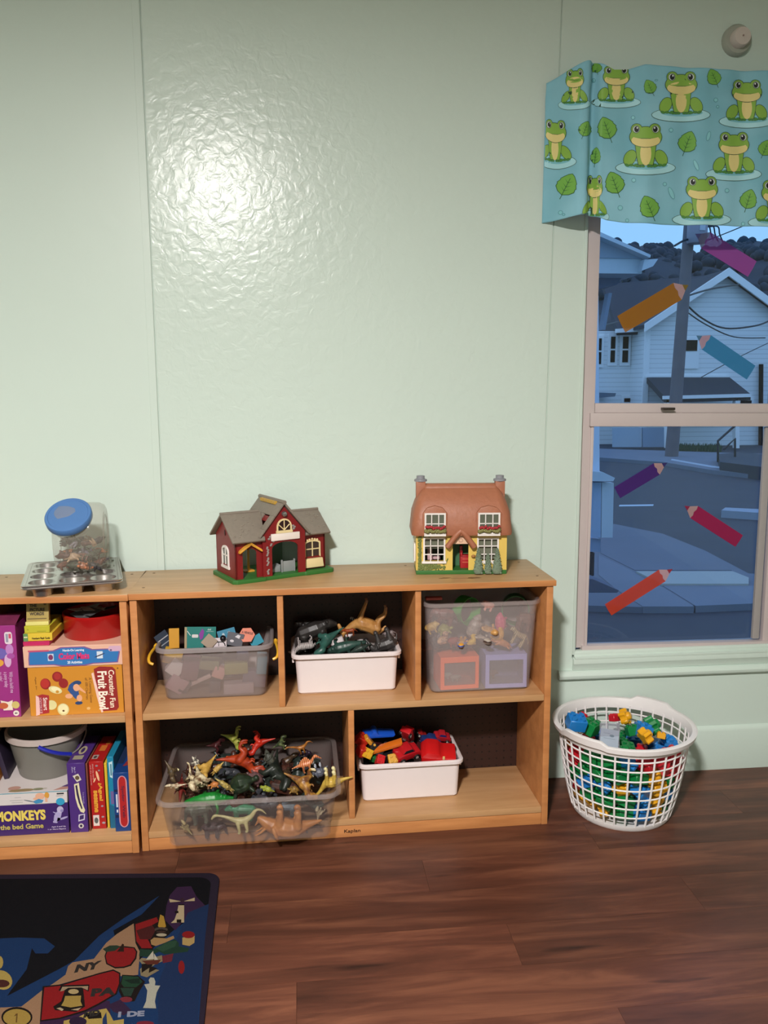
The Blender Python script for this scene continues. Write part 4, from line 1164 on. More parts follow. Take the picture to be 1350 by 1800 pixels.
# shingle bumps
bm = B(); rsn = random.Random(2)
for i in range(16):
    u, v = rsn.uniform(.08, .85), rsn.uniform(.15, .85); p = Vector((-.002, -.004, .120)).lerp(Vector((.10, -.004, .12)), u) + Vector((0, .094, .07)) * v
    ball(bm, p + Vector((0, -.003, .006)), .0022, sub=1, sc=(1.8, 1, .6))
for i in range(10):
    u, v = rsn.uniform(.2, .9), rsn.uniform(.15, .85); p = Vector((.236, .012, .120)).lerp(Vector((.322, .012, .12)), u) + Vector((0, .083, .06)) * v
    ball(bm, p + Vector((0, -.003, .006)), .0022, sub=1, sc=(1.8, 1, .6))
obj('shingle_relief', bm, mat('#968b7d', .6), BARN, smooth=True)
# trims
bm = B(); box(bm, .120, .212, -.002, .004, .117, .138); obj('sign_board', bm, mat('#e8ddd4', .45, name='blank_sign'), BARN, bevel=.0015)
FM = Matrix.Translation((0, .003, 0))
bm = B(); prism(bm, arch(.187, .139, .140, .156, .181, 12) + arch(.143, .183, .1445, .157, .1765, 12), -.001, .004); o = obj('fan_window', bm, CR, BARN)
bm = B()
for a in (.6, pi / 2, pi - .6): tube(bm, [(.163, .001, .147), (.163 + .021 * math.cos(a), .001, .147 + .029 * math.sin(a))], .0017, 5)
box(bm, .137, .189, -.002, .004, .1385, .146); obj('fan_window_bars', bm, CR, BARN)
bm = B(); prism(bm, arch(.183, .143, .1445, .157, .1765, 12), .0032, .0038); obj('fan_window_glass', bm, mat('#2a1014', .4), BARN)
bm = B(); lathe(bm, [(.001, .0), (.008, .0), (.0082, .004), (.006, .009), (.001, .010)], 16, M=Matrix.Translation((.163, .002, .195)) @ Rx); obj('bell', bm, mat('#a9a6a4', .25, .8), BARN, smooth=True)
bm = B()
for s in (-1, 1): prism(bm, [(.056, .113), (.056, .120), (.056 + s * .034, .097), (.056 + s * .036, .090), (.056 + s * .033, .090)], -.002, .012)
obj('door_canopy', bm, OY, BARN, bevel=.001)
bm = B(); box(bm, .084, .091, .100, .107, Z0, .082); box(bm, .070, .102, .088, .118, Z0, .017); obj('inner_post', bm, OY, BARN, bevel=.001)
bm = B(); tube(bm, [(.0875, .1035, .08), (.0875, .1035, .11)], .006, 6); obj('inner_post_cap', bm, RW_, BARN)
# front right window with planter
bm = B(); prism(bm, arch(.294, .240, .048, .094, .102, 8) + arch(.244, .290, .052, .090, .098, 8), .025, .031); obj('window_frame', bm, CR, BARN)
bm = B(); box(bm, .2655, .2685, .026, .030, .052, .098); box(bm, .244, .290, .026, .030, .073, .076)
for x in (.250, .258, .267, .276, .284): ball(bm, (x, .027, .1015 + .004 * (1 - abs(x - .267) / .02)), .004, sub=1)
obj('window_bars', bm, CR, BARN)
bm = B(); box(bm, .244, .290, .0285, .0298, .052, .098); obj('window_glass', bm, mat('#3a2a26', .3), BARN)
bm = B(); prism(bm, [(.236, .018), (.240, .046), (.298, .046), (.302, .018)], .018, .030); obj('planter', bm, CR, BARN, bevel=.002)
# side window
bm = B(); YZ = [(y, z) for y, z in arch(.115, .062, .040, .085, .103, 8)] + [(y, z) for y, z in arch(.068, .109, .046, .083, .096, 8)]
prism(bm, YZ, .008, .012, 'YZ'); obj('side_window_frame', bm, WF, BARN)
bm = B(); box(bm, .009, .012, .0875, .0905, .046, .097); box(bm, .009, .012, .068, .109, .072, .075); box(bm, .007, .012, .058, .119, .034, .041); obj('side_window_bars', bm, WF, BARN)
bm = B(); box(bm, .0112, .0119, .068, .109, .046, .095); obj('side_window_glass', bm, mat('#46514a', .3), BARN)
bm = B(); ball(bm, (.0115, .09, .140), .006, sc=(.3, 1, 1.6)); obj('vent', bm, mat('#3c0a0c', .5), BARN)
# climbing roses left of the arch
bm = B(); rsn = random.Random(9)
for i in range(22):
    z = .022 + .09 * (i / 22) if i > 3 else .02 + .004 * i
    if i in (4, 5, 12): continue
    ball(bm, (.109 + rsn.uniform(-.002, .003) + (.012 if i > 19 else 0), .003, z), .0032, sub=1, sc=(1.2, .6, .9))
for x, z in ((.114, .124), (.118, .130), (.128, .116), (.194, .148), (.197, .153), (.192, .157)): ball(bm, (x, .0025, z), .004, sub=1, sc=(1.2, .6, .9))
obj('climbing_roses', bm, mat('#8f8580', .7), BARN, smooth=True)
# grey ramp gate inside
bm = B(); box(bm, .165, .210, .035, .038, .012, .045); box(bm, .165, .169, .030, .037, .012, .05); box(bm, .206, .210, .030, .037, .012, .05); prism(bm, [(.12, .013), (.165, .013), (.165, .035)], .040, .075); obj('stall_gate', bm, mat('#8d9190', .4), BARN, bevel=.001)
# ================================================================ LEFT SHELF CONTENT
def carton(name, x0, x1, z0, z1, yf, depth, col, label, cat='box', lean=0, group=None, rz=0, side=None):
    """a box standing on a shelf; origin at its front lower left corner"""
    r = thing(name, (x0, yf, z0), rz, label, cat, group, rot=Euler((0, lean, rz)) if lean else None)
    bm = B(); box(bm, 0, x1 - x0, 0, depth, 0, z1 - z0); obj('carton', bm, mat(col, .42, noise=.04, scale=8), r, bevel=.0012, seg=1)
    return r, x1 - x0, z1 - z0
FR0 = frame((0, 0, 0), (1, 0, 0), (0, 0, 1))
def pd(name, root, W_, H_, shapes, M=FR0, lift=.0005):
    return decals(name, root, [(c, [(u * W_, v * H_) for u, v in pts]) for c, pts in shapes], mapM(M), eps=.00001, lift=lift)
def rc(x0, x1, y0, y1): return [(x0, y0), (x1, y0), (x1, y1), (x0, y1)]
def rrc(x0, x1, y0, y1, r=.3, asp=1, n=5):
    hw, hh = (x1 - x0) / 2, (y1 - y0) / 2; cx, cy = (x0 + x1) / 2, (y0 + y1) / 2
    ry = min(hh, r); rx = min(hw, r / asp); o = []
    for k, (sx, sy) in enumerate(((1, 1), (-1, 1), (-1, -1), (1, -1))):
        for i in range(n + 1):
            a = pi / 2 * (k + i / n); o.append((cx + sx * (hw - rx) + rx * math.cos(a), cy + sy * (hh - ry) + ry * math.sin(a)))
    return o
S3 = MZ
# orange box with fruit print
r, W_, H_ = carton('game_box', -.293, -.034, S3, S3 + .143, -.306, .20, '#c8862c', 'orange fruit picture game box under the mats box, left shelf', group='game boxes on the upper left shelf')
E_ = ell
pd('picture_print', r, W_, H_, [
    ('#8f1d1c', E_(.18, .66, .055, .115)), ('#b02a24', E_(.175, .67, .045, .095)), ('#8f1d1c', E_(.31, .80, .055, .105)), ('#8f1d1c', E_(.37, .66, .05, .10)), ('#a42a26', E_(.31, .81, .035, .07)),
    ('#d9cf96', E_(.28, .53, .058, .09, rot=.6)), ('#e8dfb0', E_(.285, .54, .040, .06, rot=.6)), ('#c58a2e', E_(.30, .49, .018, .03)),
    ('#d9cf96', E_(.23, .22, .055, .10)), ('#d2c78c', E_(.35, .12, .062, .125)), ('#e6dcaa', E_(.35, .13, .050, .10)), ('#5a3b1c', E_(.352, .09, .012, .02)),
    ('#2d4d86', [(.43, .62), (.47, .68), (.52, .60), (.53, .38), (.55, .27), (.48, .34), (.44, .44), (.41, .52)]), ('#27406b', E_(.515, .66, .045, .045, rot=-.5)), ('#27406b', E_(.52, .24, .04, .035, rot=.3)),
    ('#e0a27a', E_(.505, .56, .035, .075)), ('#e0a27a', [(.50, .55), (.60, .43), (.60, .46), (.53, .60)]), ('#e0a27a', E_(.42, .39, .04, .05)), ('#e0a27a', E_(.53, .34, .03, .07)), ('#dfb06c', E_(.62, .12, .02, .03)),
    ('#a3262a', [(.08, .03), (.20, .06), (.21, .42), (.14, .45), (.08, .42)]), ('#e4b7b0', [(.06, .01), (.10, .03), (.10, .40), (.07, .43)]), ('#d9a3a0', [(.10, .06), (.13, .06), (.13, .38), (.10, .38)]),
    ('#8e1f1f', [(.70, .93), (.76, .98), (.90, .96), (.93, .90), (.945, .12), (.92, .06), (.76, .05), (.725, .40)]), ('#e8c0b4', [(.672, .84), (.695, .86), (.74, .42), (.775, .03), (.755, .02), (.715, .36)]),
    ('#6a4a1c', E_(.955, .93, .008, .014))])
text(r, 'Counting Fun', FR0, W_ * .835, W_ * .915, H_ * .12, H_ * .90, '#f0dcc4', rot=-1, bold=.02)
text(r, 'Fruit Bowl', FR0, W_ * .735, W_ * .835, H_ * .09, H_ * .88, '#f3e6d4', rot=-1, bold=.03)
text(r, 'Smart', FR0, W_ * .145, W_ * .19, H_ * .12, H_ * .38, '#efd9d0', rot=-1, bold=.02)
text(r, 'Snacks', FR0, W_ * .105, W_ * .14, H_ * .08, H_ * .38, '#8e1f3f', rot=-1, bold=.02)
text(r, 'A Counting Game\nof 100 Cherries', FR0, W_ * .60, W_ * .67, H_ * .24, H_ * .76, '#8a5a24', rot=-1)
text(r, 'Ages 3+', FR0, W_ * .07, W_ * .09, H_ * .55, H_ * .82, '#7a4e1e', rot=-1)
# mats box
r, W_, H_ = carton('game_box', -.301, -.030, S3 + .1435, S3 + .2045, -.308, .22, '#dcae98', 'pale pink and blue learning mats box lying under the red tin', group='game boxes on the upper left shelf')
pd('picture_print', r, W_, H_, [('#7a4f8a', [(.05, .12), (.05, .42), (.06, .78), (.30, .80), (.38, .94), (.62, .94), (.70, .80), (.97, .80), (.975, .6), (.95, .12), (.70, .10), (.62, .0 + .02), (.38, .02), (.30, .10)]),
    ('#2a6fae', [(.06, .15), (.06, .42), (.07, .73), (.31, .75), (.39, .89), (.61, .89), (.69, .75), (.96, .75), (.962, .6), (.94, .16), (.69, .14), (.61, .07), (.39, .07), (.31, .14)]),
    ('#c04a66', rc(.05, .26, .76, .83)), ('#b9c4d6', rc(.245, .305, .30, .64)), ('#7a2d5a', E_(.275, .47, .024, .13)), ('#c9d2dc', rc(.74, .80, .34, .68)), ('#2b2440', E_(.768, .49, .014, .11, rot=-.5)), ('#c9a3bb', rrc(.86, .99, .66, .92, .1, 4)), ('#6f5a7a', E_(.885, .72, .012, .05))])
text(r, 'Color Mats', FR0, W_ * .355, W_ * .665, H_ * .34, H_ * .66, '#cf2f6f', bold=.05)
text(r, 'Hands-On Learning', FR0, W_ * .40, W_ * .615, H_ * .70, H_ * .84, '#dfe6ee', bold=.03)
text(r, '20 Activities', FR0, W_ * .44, W_ * .59, H_ * .14, H_ * .27, '#dfe6ee', bold=.03)
# stack of small boxes and books
zt = S3 + .2047
for (x0, x1, h, col, lb, dp, yf) in ((-.302, -.230, .0125, '#b8265a', 'thin crimson book at the bottom of the small stack', .16, -.300),
                                     (-.300, -.222, .0225, '#d8b93a', 'yellow flash card box with green end in the small stack', .13, -.298),
                                     (-.297, -.228, .0205, '#b9b232', 'lime yellow box upon the flash cards in the small stack', .12, -.296)):
    r, W_, H_ = carton('card_box', x0, x1, zt, zt + h, yf, dp, col, lb, group='small boxes stacked left of the red tin')
    if h > .0215:
        pd('picture_print', r, W_, H_, [('#5f8a52', rc(0, .16, 0, 1)), ('#c9c4a0', rc(.02, .14, .45, .62))]); text(r, 'Numbers Flash Cards', FR0, W_ * .30, W_ * .92, H_ * .25, H_ * .52, '#3a2b14', bold=.03)
    elif h > .015: pd('picture_print', r, W_, H_, [('#9a962a', E_(.14, .5, .03, .12)), ('#8f8a20', rc(.5, .85, .2, .28))])
    zt += h + .0004
tr_ = thing('card_box', (-.294, -.292, zt), label='pale picture words box on top of the small stack, under the shelf board', cat='box', group='small boxes stacked left of the red tin')
bm = B(); box(bm, 0, .063, 0, .018, 0, .010); obj('carton', bm, mat('#d8cf7c', .45), tr_, bevel=.001)
tm = Matrix.Rotation(-.18, 4, 'X'); bm = B(); box(bm, .001, .062, .004, .018, .0105, .066, tm); obj('lid', bm, mat('#a58f4e', .5, noise=.08), tr_, bevel=.001)
FT = tm @ frame((0, .004, 0), (1, 0, 0), (0, 0, 1))
text(tr_, 'THE\nPICTURE\nWORDS', FT, .010, .052, .028, .060, '#3a2d1c', bold=.04)
pd('picture_print', tr_, 1, 1, [('#4a3a22', rc(.004, .056, .0175, .0195)), ('#5a4a2a', E_(.052, .060, .004, .004))], M=FT)
# red round tin with papers
tin = thing('round_tin', (-.128, -.185, S3 + .2047), label='round red tin holding crumpled papers', cat='tin')
RD = mat('#a41414', .28, name='red_enamel', coat=.3)
bm = B(); lathe(bm, [(.001, 0), (.088, 0), (.0905, .003), (.0905, .055), (.0925, .058), (.0925, .068), (.090, .069), (.0885, .066), (.0885, .004), (.001, .003)], 48); obj('tin_body', bm, RD, tin, smooth=True)
rp = random.Random(4)
for i in range(9):
    p = thing('paper_scrap', (-.128 + rp.uniform(-.045, .045), -.200 + rp.uniform(-.045, .02), S3 + .2047 + .070 + i * .0014), rp.uniform(0, 6), 'black and white paper lying in the red tin', 'paper', 'papers in the red tin')
    bm = B(); box(bm, -.03, .03, -.022, .022, 0, .0006, Matrix.Rotation(rp.uniform(-.25, .25), 4, 'X') @ Matrix.Rotation(rp.uniform(-.2, .2), 4, 'Y')); obj('sheet', bm, mat('#c4c0be' if i % 3 else '#4c4a4c', .6, name='paper_' + str(i % 3), noise=.5, scale=80), p)
# purple box at the far left
r, W_, H_ = carton('game_box', -.385, -.318, S3, S3 + .268, -.306, .16, '#96307a', 'tall magenta toy box at the left edge of the photo, lid ajar', group='game boxes on the upper left shelf')
pd('picture_print', r, W_, H_, [('#d8c8d0', rrc(.55, .86, .80, .93, .03, .4)), ('#8d8fa0', rc(.60, .70, .82, .91)), ('#c04a66', rc(.72, .82, .86, .91)), ('#6a5aa6', E_(.3, .70, .32, .06)), ('#b57ab8', E_(.72, .74, .16, .06)), ('#c9a0c4', E_(.62, .62, .14, .07)), ('#d79a3c', E_(.25, .60, .2, .04)), ('#a04a98', E_(.75, .67, .16, .03)),
    ('#e3d4c2', [(.2, .19), (.5, .17), (.7, .19), (.66, .13), (.68, .08), (.3, .08)]), ('#c9b46a', E_(.80, .135, .16, .04)), ('#dcd4cc', E_(.80, .045, .12, .03)), ('#b85a38', E_(.3, .13, .2, .035))])
text(r, 'Will you build me\na pony today\nto ride?', FR0, W_ * .22, W_ * .78, H_ * .27, H_ * .50, '#e3b8dc', rot=-1)
text(r, '4+', FR0, W_ * .74, W_ * .86, H_ * .035, H_ * .055, '#2a2230', bold=.05)
bm = B(); vs = box(bm, -.002, W_ + .002, -.004, .05, .0, .0015, Matrix.Translation((0, .004, H_ + .002)) @ Matrix.Rotation(.35, 4, 'X')); obj('lid_flap', bm, mat('#6e2848', .45, noise=.3, scale=40), r)
# ---- lower left shelf
r, W_, H_ = carton('game_box', -.43, -.2085, BZ, BZ + .094, -.302, .20, '#3d2463', 'purple monkeys game box lying flat, left shelf lower bay', group='game boxes on the lower left shelf')
text(r, 'MONKEYS', FR0, .018, .138 + .02, H_ * .48, H_ * .82, '#dcc45c', bold=.05)
text(r, 'on the bed Game', FR0, -.010 + .012, .150, H_ * .21, H_ * .38, '#b9a95a', bold=.03)
text(r, 'Ages 3 and Up', FR0, .172, .212, H_ * .20, H_ * .25, '#c9bcd8', bold=.03)
text(r, '1 or More Players', FR0, .162, .212, H_ * .12, H_ * .17, '#c9bcd8', bold=.03)
pd('monkey_print', r, W_, H_, [('#a59bc4', [(.80, .42), (.83, .40), (.86, .38), (.85, .34), (.80, .36)]), ('#a59bc4', [(.81, .38), (.85, .40), (.86, .52), (.90, .50), (.95, .54), (.99, .55), (.985, .51), (.94, .46), (.89, .44), (.91, .60), (.92, .72), (.88, .76), (.85, .70), (.82, .60), (.81, .48)]), ('#b4abc8', E_(.90, .78, .042, .11)), ('#8d84b4', E_(.92, .74, .02, .05)), ('#a59bc4', E_(.835, .68, .012, .05, rot=.6))])
r, W_, H_ = carton('game_box', -.43, -.208, BZ + .0945, BZ + .132, -.304, .24, '#cfc6c4', 'white game box with a running child on it, on the purple one', group='game boxes on the lower left shelf')
pd('picture_print', r, W_, H_, [('#4a8ea0', rc(0, 1, .94, 1)), ('#d9a588', E_(.66, .66, .06, .26)), ('#cf9338', E_(.745, .70, .03, .26)), ('#d9a588', E_(.62, .46, .05, .12)), ('#3f86b0', [(.56, .22), (.64, .44), (.70, .30), (.68, .1), (.6, .05)]), ('#5a6470', E_(.52, .30, .022, .14, rot=.5)), ('#d9a588', rc(.72, .75, .15, .5)),
    ('#2f93ba', E_(.91, .12, .055, .30)), ('#9a9a98', rc(.86, .95, .58, .63)), ('#3a3a3c', rc(.87, .96, .72, .84)), ('#a8a4a2', rc(.30, .44, .20, .25)), ('#a8a4a2', rc(.28, .44, .38, .43)), ('#b0acaa', rc(.34, .42, .60, .65))])
TOPF = frame((0, 0, H_ + .0003), (1, 0, 0), (0, 1, 0))
pd('picture_print', r, W_, .24, [('#8f7a58', E_(.45, .06, .12, .035)), ('#7f7f60', E_(.62, .07, .07, .03)), ('#b3aca0', E_(.7, .08, .03, .015)), ('#b48478', [(.82, .02), (1, .04), (1, .10), (.9, .09)]), ('#5a3d72', [(.9, .10), (1, .10), (1, .2)]), ('#b0887a', E_(.3, .12, .08, .05)), ('#8f7a58', E_(.35, .05, .1, .03))], M=TOPF)
bk = thing('bucket', (-.302, -.150, BZ + .1325), label='cloudy clear plastic bucket with a blue handle', cat='bucket')
BKM = glassy('cloudy_plastic', '#8f8c84', .35, .3)
bm = B(); lathe(bm, [(.001, 0), (.082, 0), (.084, .003), (.107, .112), (.108, .118), (.113, .120), (.113, .134), (.108, .136), (.105, .118), (.082, .006), (.001, .003)], 40); obj('bucket_body', bm, BKM, bk, smooth=True)
bm = B(); lathe(bm, [(.1132, .119), (.1165, .120), (.1165, .135), (.1132, .1365), (.1085, .1366), (.1085, .1362)], 40, closed=True); obj('bucket_rim', bm, mat('#b8aaa4', .4, name='bucket_rim_plastic'), bk, smooth=True)
bm = B(); tube(bm, smooth_path([(.012, -.119, .120), (.035, -.119, .108), (.065, -.110, .094), (.095, -.092, .082)], 5), .0058, 8); obj('handle', bm, mat('#1a2296', .35), bk, smooth=True)
bm = B(); tube(bm, smooth_path([(.095, -.092, .082), (.112, -.065, .090), (.119, -.02, .11), (.1165, 0, .127)], 5), .0022, 6); obj('handle_wire', bm, mat('#b0aca8', .3, .6), bk, smooth=True)
# standing boxes
r, W_, H_ = carton('game_box', -.2045, -.154, BZ, BZ + .214, -.304, .19, '#4a2c74', 'purple counting game box standing upright, white banner on its spine', group='game boxes on the lower left shelf')
bn = [(.35, .70), (.62, .72), (.66, .60), (.72, .48), (.80, .38), (.88, .32), (.80, .28), (.62, .30), (.48, .38), (.38, .50)]
pd('picture_print', r, W_, H_, [('#d8cfa8', bn), ('#2c1c44', [(.42, .68), (.52, .69), (.56, .58), (.64, .45), (.74, .35), (.68, .335), (.55, .43), (.46, .55)]), ('#ccc4b4', [(.30, .82), (.62, .85), (.78, .76), (.52, .73)]), ('#5d4a34', E_(.55, .79, .12, .03)), ('#c4bcd0', [(.46, .16), (.82, .18), (.86, .27), (.50, .26)]), ('#3a2460', [(.52, .18), (.77, .195), (.79, .255), (.56, .245)]), ('#c9c2bc', E_(.60, .095, .15, .036)), ('#2b2440', E_(.60, .095, .07, .02))])
text(r, '5 on the branch', FR0, W_ * .80, W_ * .88, H_ * .42, H_ * .58, '#b9aed0', rot=-1)
text(r, 'Ages 3+\nplayers', FR0, W_ * .25, W_ * .5, H_ * .86, H_ * .95, '#c9bfe0', rot=-1)
TP = frame((0, 0, H_ + .0002), (1, 0, 0), (0, 1, 0))
pd('picture_print', r, W_, .19, [('#a79c80', E_(.5, .45, .22, .15)), ('#9a927e', rc(.2, .75, .12, .26)), ('#3a2458', E_(.5, .45, .10, .09))], M=TP)
r, W_, H_ = carton('game_box', -.152, -.148, BZ, BZ + .21, -.302, .18, '#7f4a38', 'thin brown box between the purple and red game boxes', group='game boxes on the lower left shelf')
r, W_, H_ = carton('game_box', -.1465, -.106, BZ, BZ + .209, -.290, .18, '#a81d1c', 'red Spanish language game box with orange lettering, standing upright', group='game boxes on the lower left shelf', lean=.0)
pd('picture_print', r, W_, H_, [('#e6b48a', E_(.58, .79, .13, .05, rot=-.5)), ('#e6b48a', E_(.35, .73, .1, .02, rot=.3)), ('#d8cbc4', rc(.10, .52, .05, .21)), ('#5a5a58', E_(.31, .13, .14, .045)), ('#8d7f84', E_(.55, .94, .10, .013)), ('#8d7f84', E_(.70, .87, .08, .012)), ('#9a8f94', E_(.78, .34, .09, .013)), ('#9a8f94', E_(.78, .18, .10, .013)), ('#9a8f94', E_(.82, .09, .12, .016))])
text(r, '¿Agua!', FR0, W_ * .56, W_ * .88, H_ * .42, H_ * .69, '#dd9a32', rot=-1, bold=.05)
text(r, 'sesame', FR0, W_ * .22, W_ * .50, H_ * .25, H_ * .58, '#dd9a32', rot=-1, bold=.05)
text(r, 'match the words', FR0, W_ * .24, W_ * .36, H_ * .74, H_ * .97, '#e0a8a0', rot=-1)
text(r, 'and the pictures', FR0, W_ * .06, W_ * .18, H_ * .66, H_ * .96, '#e0a8a0', rot=-1)
TP = frame((0, 0, H_ + .0002), (1, 0, 0), (0, 1, 0))
pd('picture_print', r, W_, .18, [('#c46a28', rc(.3, .75, .40, .62)), ('#a89890', rc(.1, .5, .10, .25)), ('#4a3a38', E_(.3, .17, .12, .05)), ('#c46a28', rc(.55, .85, .65, .8))], M=TP)
r, W_, H_ = carton('book', -.104, -.0965, BZ, BZ + .203, -.288, .15, '#cfae35', 'thin yellow book standing between the red and teal boxes', 'book')
r, W_, H_ = carton('game_box', -.0945, -.0765, BZ, BZ + .222, -.290, .19, '#1f7fa0', 'shiny teal bag shaped box squeezed upright, slightly crumpled', group='game boxes on the lower left shelf')
pd('picture_print', r, W_, H_, [('#b7d0d8', [(.25, .92), (.85, .94), (.80, .70), (.35, .72)]), ('#4f8496', rc(.45, .7, .74, .90)), ('#6a5a8e', rc(.3, .9, .34, .52)), ('#165f80', [(0, 0), (1, 0), (1, .30), (0, .34)])])
r, W_, H_ = carton('game_box', -.0755, -.031, BZ, BZ + .182, -.312, .20, '#173c78', 'dark blue game box with a long red label, right end of the row', group='game boxes on the lower left shelf')
pd('picture_print', r, W_, H_, [('#c48a94', rrc(.28, .88, .07, .95, .11, .36)), ('#a81a1c', rrc(.36, .80, .085, .935, .09, .36)), ('#0d1c44', rc(.05, .27, .68, .72)), ('#c9d0dc', rc(.14, .24, .42, .64)), ('#c9d0dc', rc(.14, .24, .33, .38)), ('#0d1c44', rc(.05, .27, .24, .29))])
text(r, 'Spider  Web', FR0, W_ * .47, W_ * .70, H_ * .24, H_ * .78, '#4a1f3a', rot=-1, bold=.01)
TP = frame((0, 0, H_ + .0002), (1, 0, 0), (0, 1, 0))
pd('picture_print', r, W_, .20, [('#8a2a30', [(.45, .2), (1, .25), (1, .55), (.7, .5)]), ('#182a4c', rc(0, .4, .3, .9))], M=TP)
r, W_, H_ = carton('game_box', -.112 + .02, -.060, BZ + .19, BZ + .236, -.21, .10, '#1c4a66', 'dark blue box lying behind on the upright boxes', group='game boxes on the lower left shelf')
bpy.data.objects.remove([o for o in COL.objects if o.parent == r][0]); bpy.data.objects.remove(r)
for (x, y, ln, w_, h_, col, lb) in ((-.412, -.215, -.22, .014, .13, '#2a2036', 'dark plum booklet leaning at the left of the bucket'), (-.432, -.235, -.12, .012, .16, '#b06a24', 'orange booklet leaning at the far left behind the plum one')):
    r = thing('book', (x, y, BZ + .1325), label=lb, cat='book', rot=Euler((0, ln, .1))); bm = B(); box(bm, 0, w_, 0, .14, 0, h_); obj('cover', bm, mat(col, .5, noise=.25, scale=40), r, bevel=.0015)
    bm = B(); box(bm, .002, w_ - .002, .002, .138, h_ - .001, h_ + .0006); obj('pages', bm, mat('#b8ac98', .7), r)

# ================================================================ MUFFIN TIN AND JAR
STEEL = mat('#c9c4c0', .26, .85, name='worn_steel', noise=.15, scale=12)
def muffin(z, label, cups=True, rz=.24):
    r = thing('muffin_tin', (-.184, -.184, z), rz, label, 'baking tin', 'stacked muffin tins')
    nx, ny, px_, py_ = 3, 4, .0800, .0775; h = .030
    bm = B(); N = 24
    for i in range(nx):
        for j in range(ny):
            cx, cy = (i - 1) * px_, (j - 1.5) * py_; R_ = .034
            sq = []
            for k in range(N):
                a = 2 * pi * k / N; c, s_ = math.cos(a), math.sin(a); m_ = max(abs(c), abs(s_)); sq.append((cx + c / m_ * px_ / 2, cy + s_ / m_ * py_ / 2, h))
            loops = [sq, ring(R_ + .002, h, N, cx, cy), ring(R_, h - .002, N, cx, cy), ring(R_ - .008, .002, N, cx, cy), ring(R_ - .010, .0, N, cx, cy)]
            v = loft(bm, loops); bm.faces.new(v[-1])
    bmesh.ops.remove_doubles(bm, verts=bm.verts, dist=1e-4)
    obj('cup_sheet', bm, STEEL, r, smooth=True)
    bm = B()
    a = [(x, y, h) for x, y in ()]
    hw, hd = px_ * 1.5, py_ * 2
    loft(bm, [rr(hw - .0005, hd - .0005, .001, h), rr(hw + .008, hd + .006, .018, h), rr(hw + .010, hd + .008, .018, h + .002), rr(hw + .012, hd + .010, .018, h), rr(hw + .011, hd + .009, .018, h - .003), rr(hw + .008, hd + .006, .018, h - .0012), rr(hw - .0005, hd - .0005, .001, h - .0012)])
    obj('rim', bm, STEEL, r, smooth=True)
    return r
muffin(CH, 'lower steel muffin tin, mostly hidden in the stack under the jar')
muffin(CH + .0062, 'upper steel muffin tin with the jar standing on it')
jz = CH + .0372
JAR = thing('storage_jar', (-.155, -.185, jz), .12, 'clear drum shaped jar with slanted blue lid, full of small animals', 'jar')
JM = glassy('jar_plastic', '#b9b2a4', .74, .08)
bm = B()
Rz = []
for x, ry_, in ((-.064, .072), (-.068, .078), (-.070, .086), (-.066, .094), (-.052, .1005), (-.025, .102), (.025, .102), (.052, .1005), (.066, .094), (.070, .086), (.068, .078), (.064, .072)):
    Rz.append([(x, ry_ * .80 * math.cos(a), max(.0, .099 + ry_ * 1.0 * math.sin(a))) for a in [2 * pi * i / 40 for i in range(40)]])
loft(bm, Rz, True, True); obj('jar_body', bm, JM, JAR, smooth=True)
axis = Vector((-.12, -.62, .78)).normalized()
q = axis.to_track_quat('Z', 'Y').to_matrix().to_4x4(); NM = Matrix.Translation(Vector((-.022, -.034, .150))) @ q
bm = B(); lathe(bm, [(.050, -.02), (.056, .0), (.058, .012), (.058, .024), (.055, .026), (.053, .0), (.047, -.02)], 40, M=NM, closed=True); obj('jar_neck', bm, JM, JAR, smooth=True)
bm = B(); lathe(bm, [(.0635, .012), (.0645, .014), (.0645, .030), (.0625, .033), (.056, .0335), (.0545, .0315), (.001, .031)], 48, M=NM); obj('lid', bm, mat('#4c76ad', .5, name='jar_lid_blue'), JAR, smooth=True)
bm = B(); tube(bm, [(.0675, .064 * math.cos(a) * .8, .099 + .064 * math.sin(a)) for a in [2 * pi * i / 32 for i in range(32)]], .0022, 6, closed=True); obj('side_ring', bm, JM, JAR, smooth=True)

# ================================================================ RUG
def rp2(X, Y): q = at(X / 3.214, 1510 + Y / 3.214, z=.008); return (q.x, q.y)
def rpx(a, b): q = at(a, b, z=.008); return (q.x, q.y)
RUG = thing('rug', (-.3, -1.0, 0), label='dark rug with a coloured map of eastern states', cat='rug')
tl = Vector((.238, -.468)); ex = Vector((-1, .094)).normalized(); ey = Vector((.035, -1)).normalized()
def rug_outline(ins, r=.035, n=8):
    o = [tl + ex * 2.2 + ey * (1.9), tl + ex * 2.2 + ey * ins]
    for i in range(n + 1):
        a = pi / 2 * i / n
        c = tl + ex * (ins + r) + ey * (ins + r)
        o.append(c - ey * r * math.cos(a) - ex * r * math.sin(a))
    o.append(tl + ex * ins + ey * 1.9)
    return [(p.x, p.y) for p in o]
RUGM = lambda c, nm: mat(c, .95, name=nm, noise=.18, scale=500, spec=.1, bump=.5, bscale=700)  # rug colours are darkened to hold the shadow of the camera operator
bm = B(); prism(bm, rug_outline(0), .0004, .006, 'XY'); obj('pile_border', bm, RUGM('#201925', 'rug_border_dark'), RUG, world=True, bevel=.0015)
rs_ = []
def R(c, pts): rs_.append((RUGM(c, 'rug_' + c.strip('#')), [rp2(-330 if p[0] == 0 else p[0], 1230 if p[1] == 932 else p[1]) for p in pts]))
K = '#130d0b'
rs_.append((RUGM('#09090d', 'rug_black'), rug_outline(.022)))
NAVY = '#112646'; TAN = '#765a44'; RDD = '#671314'; GRN = '#162a1f'; PUR = '#29172e'
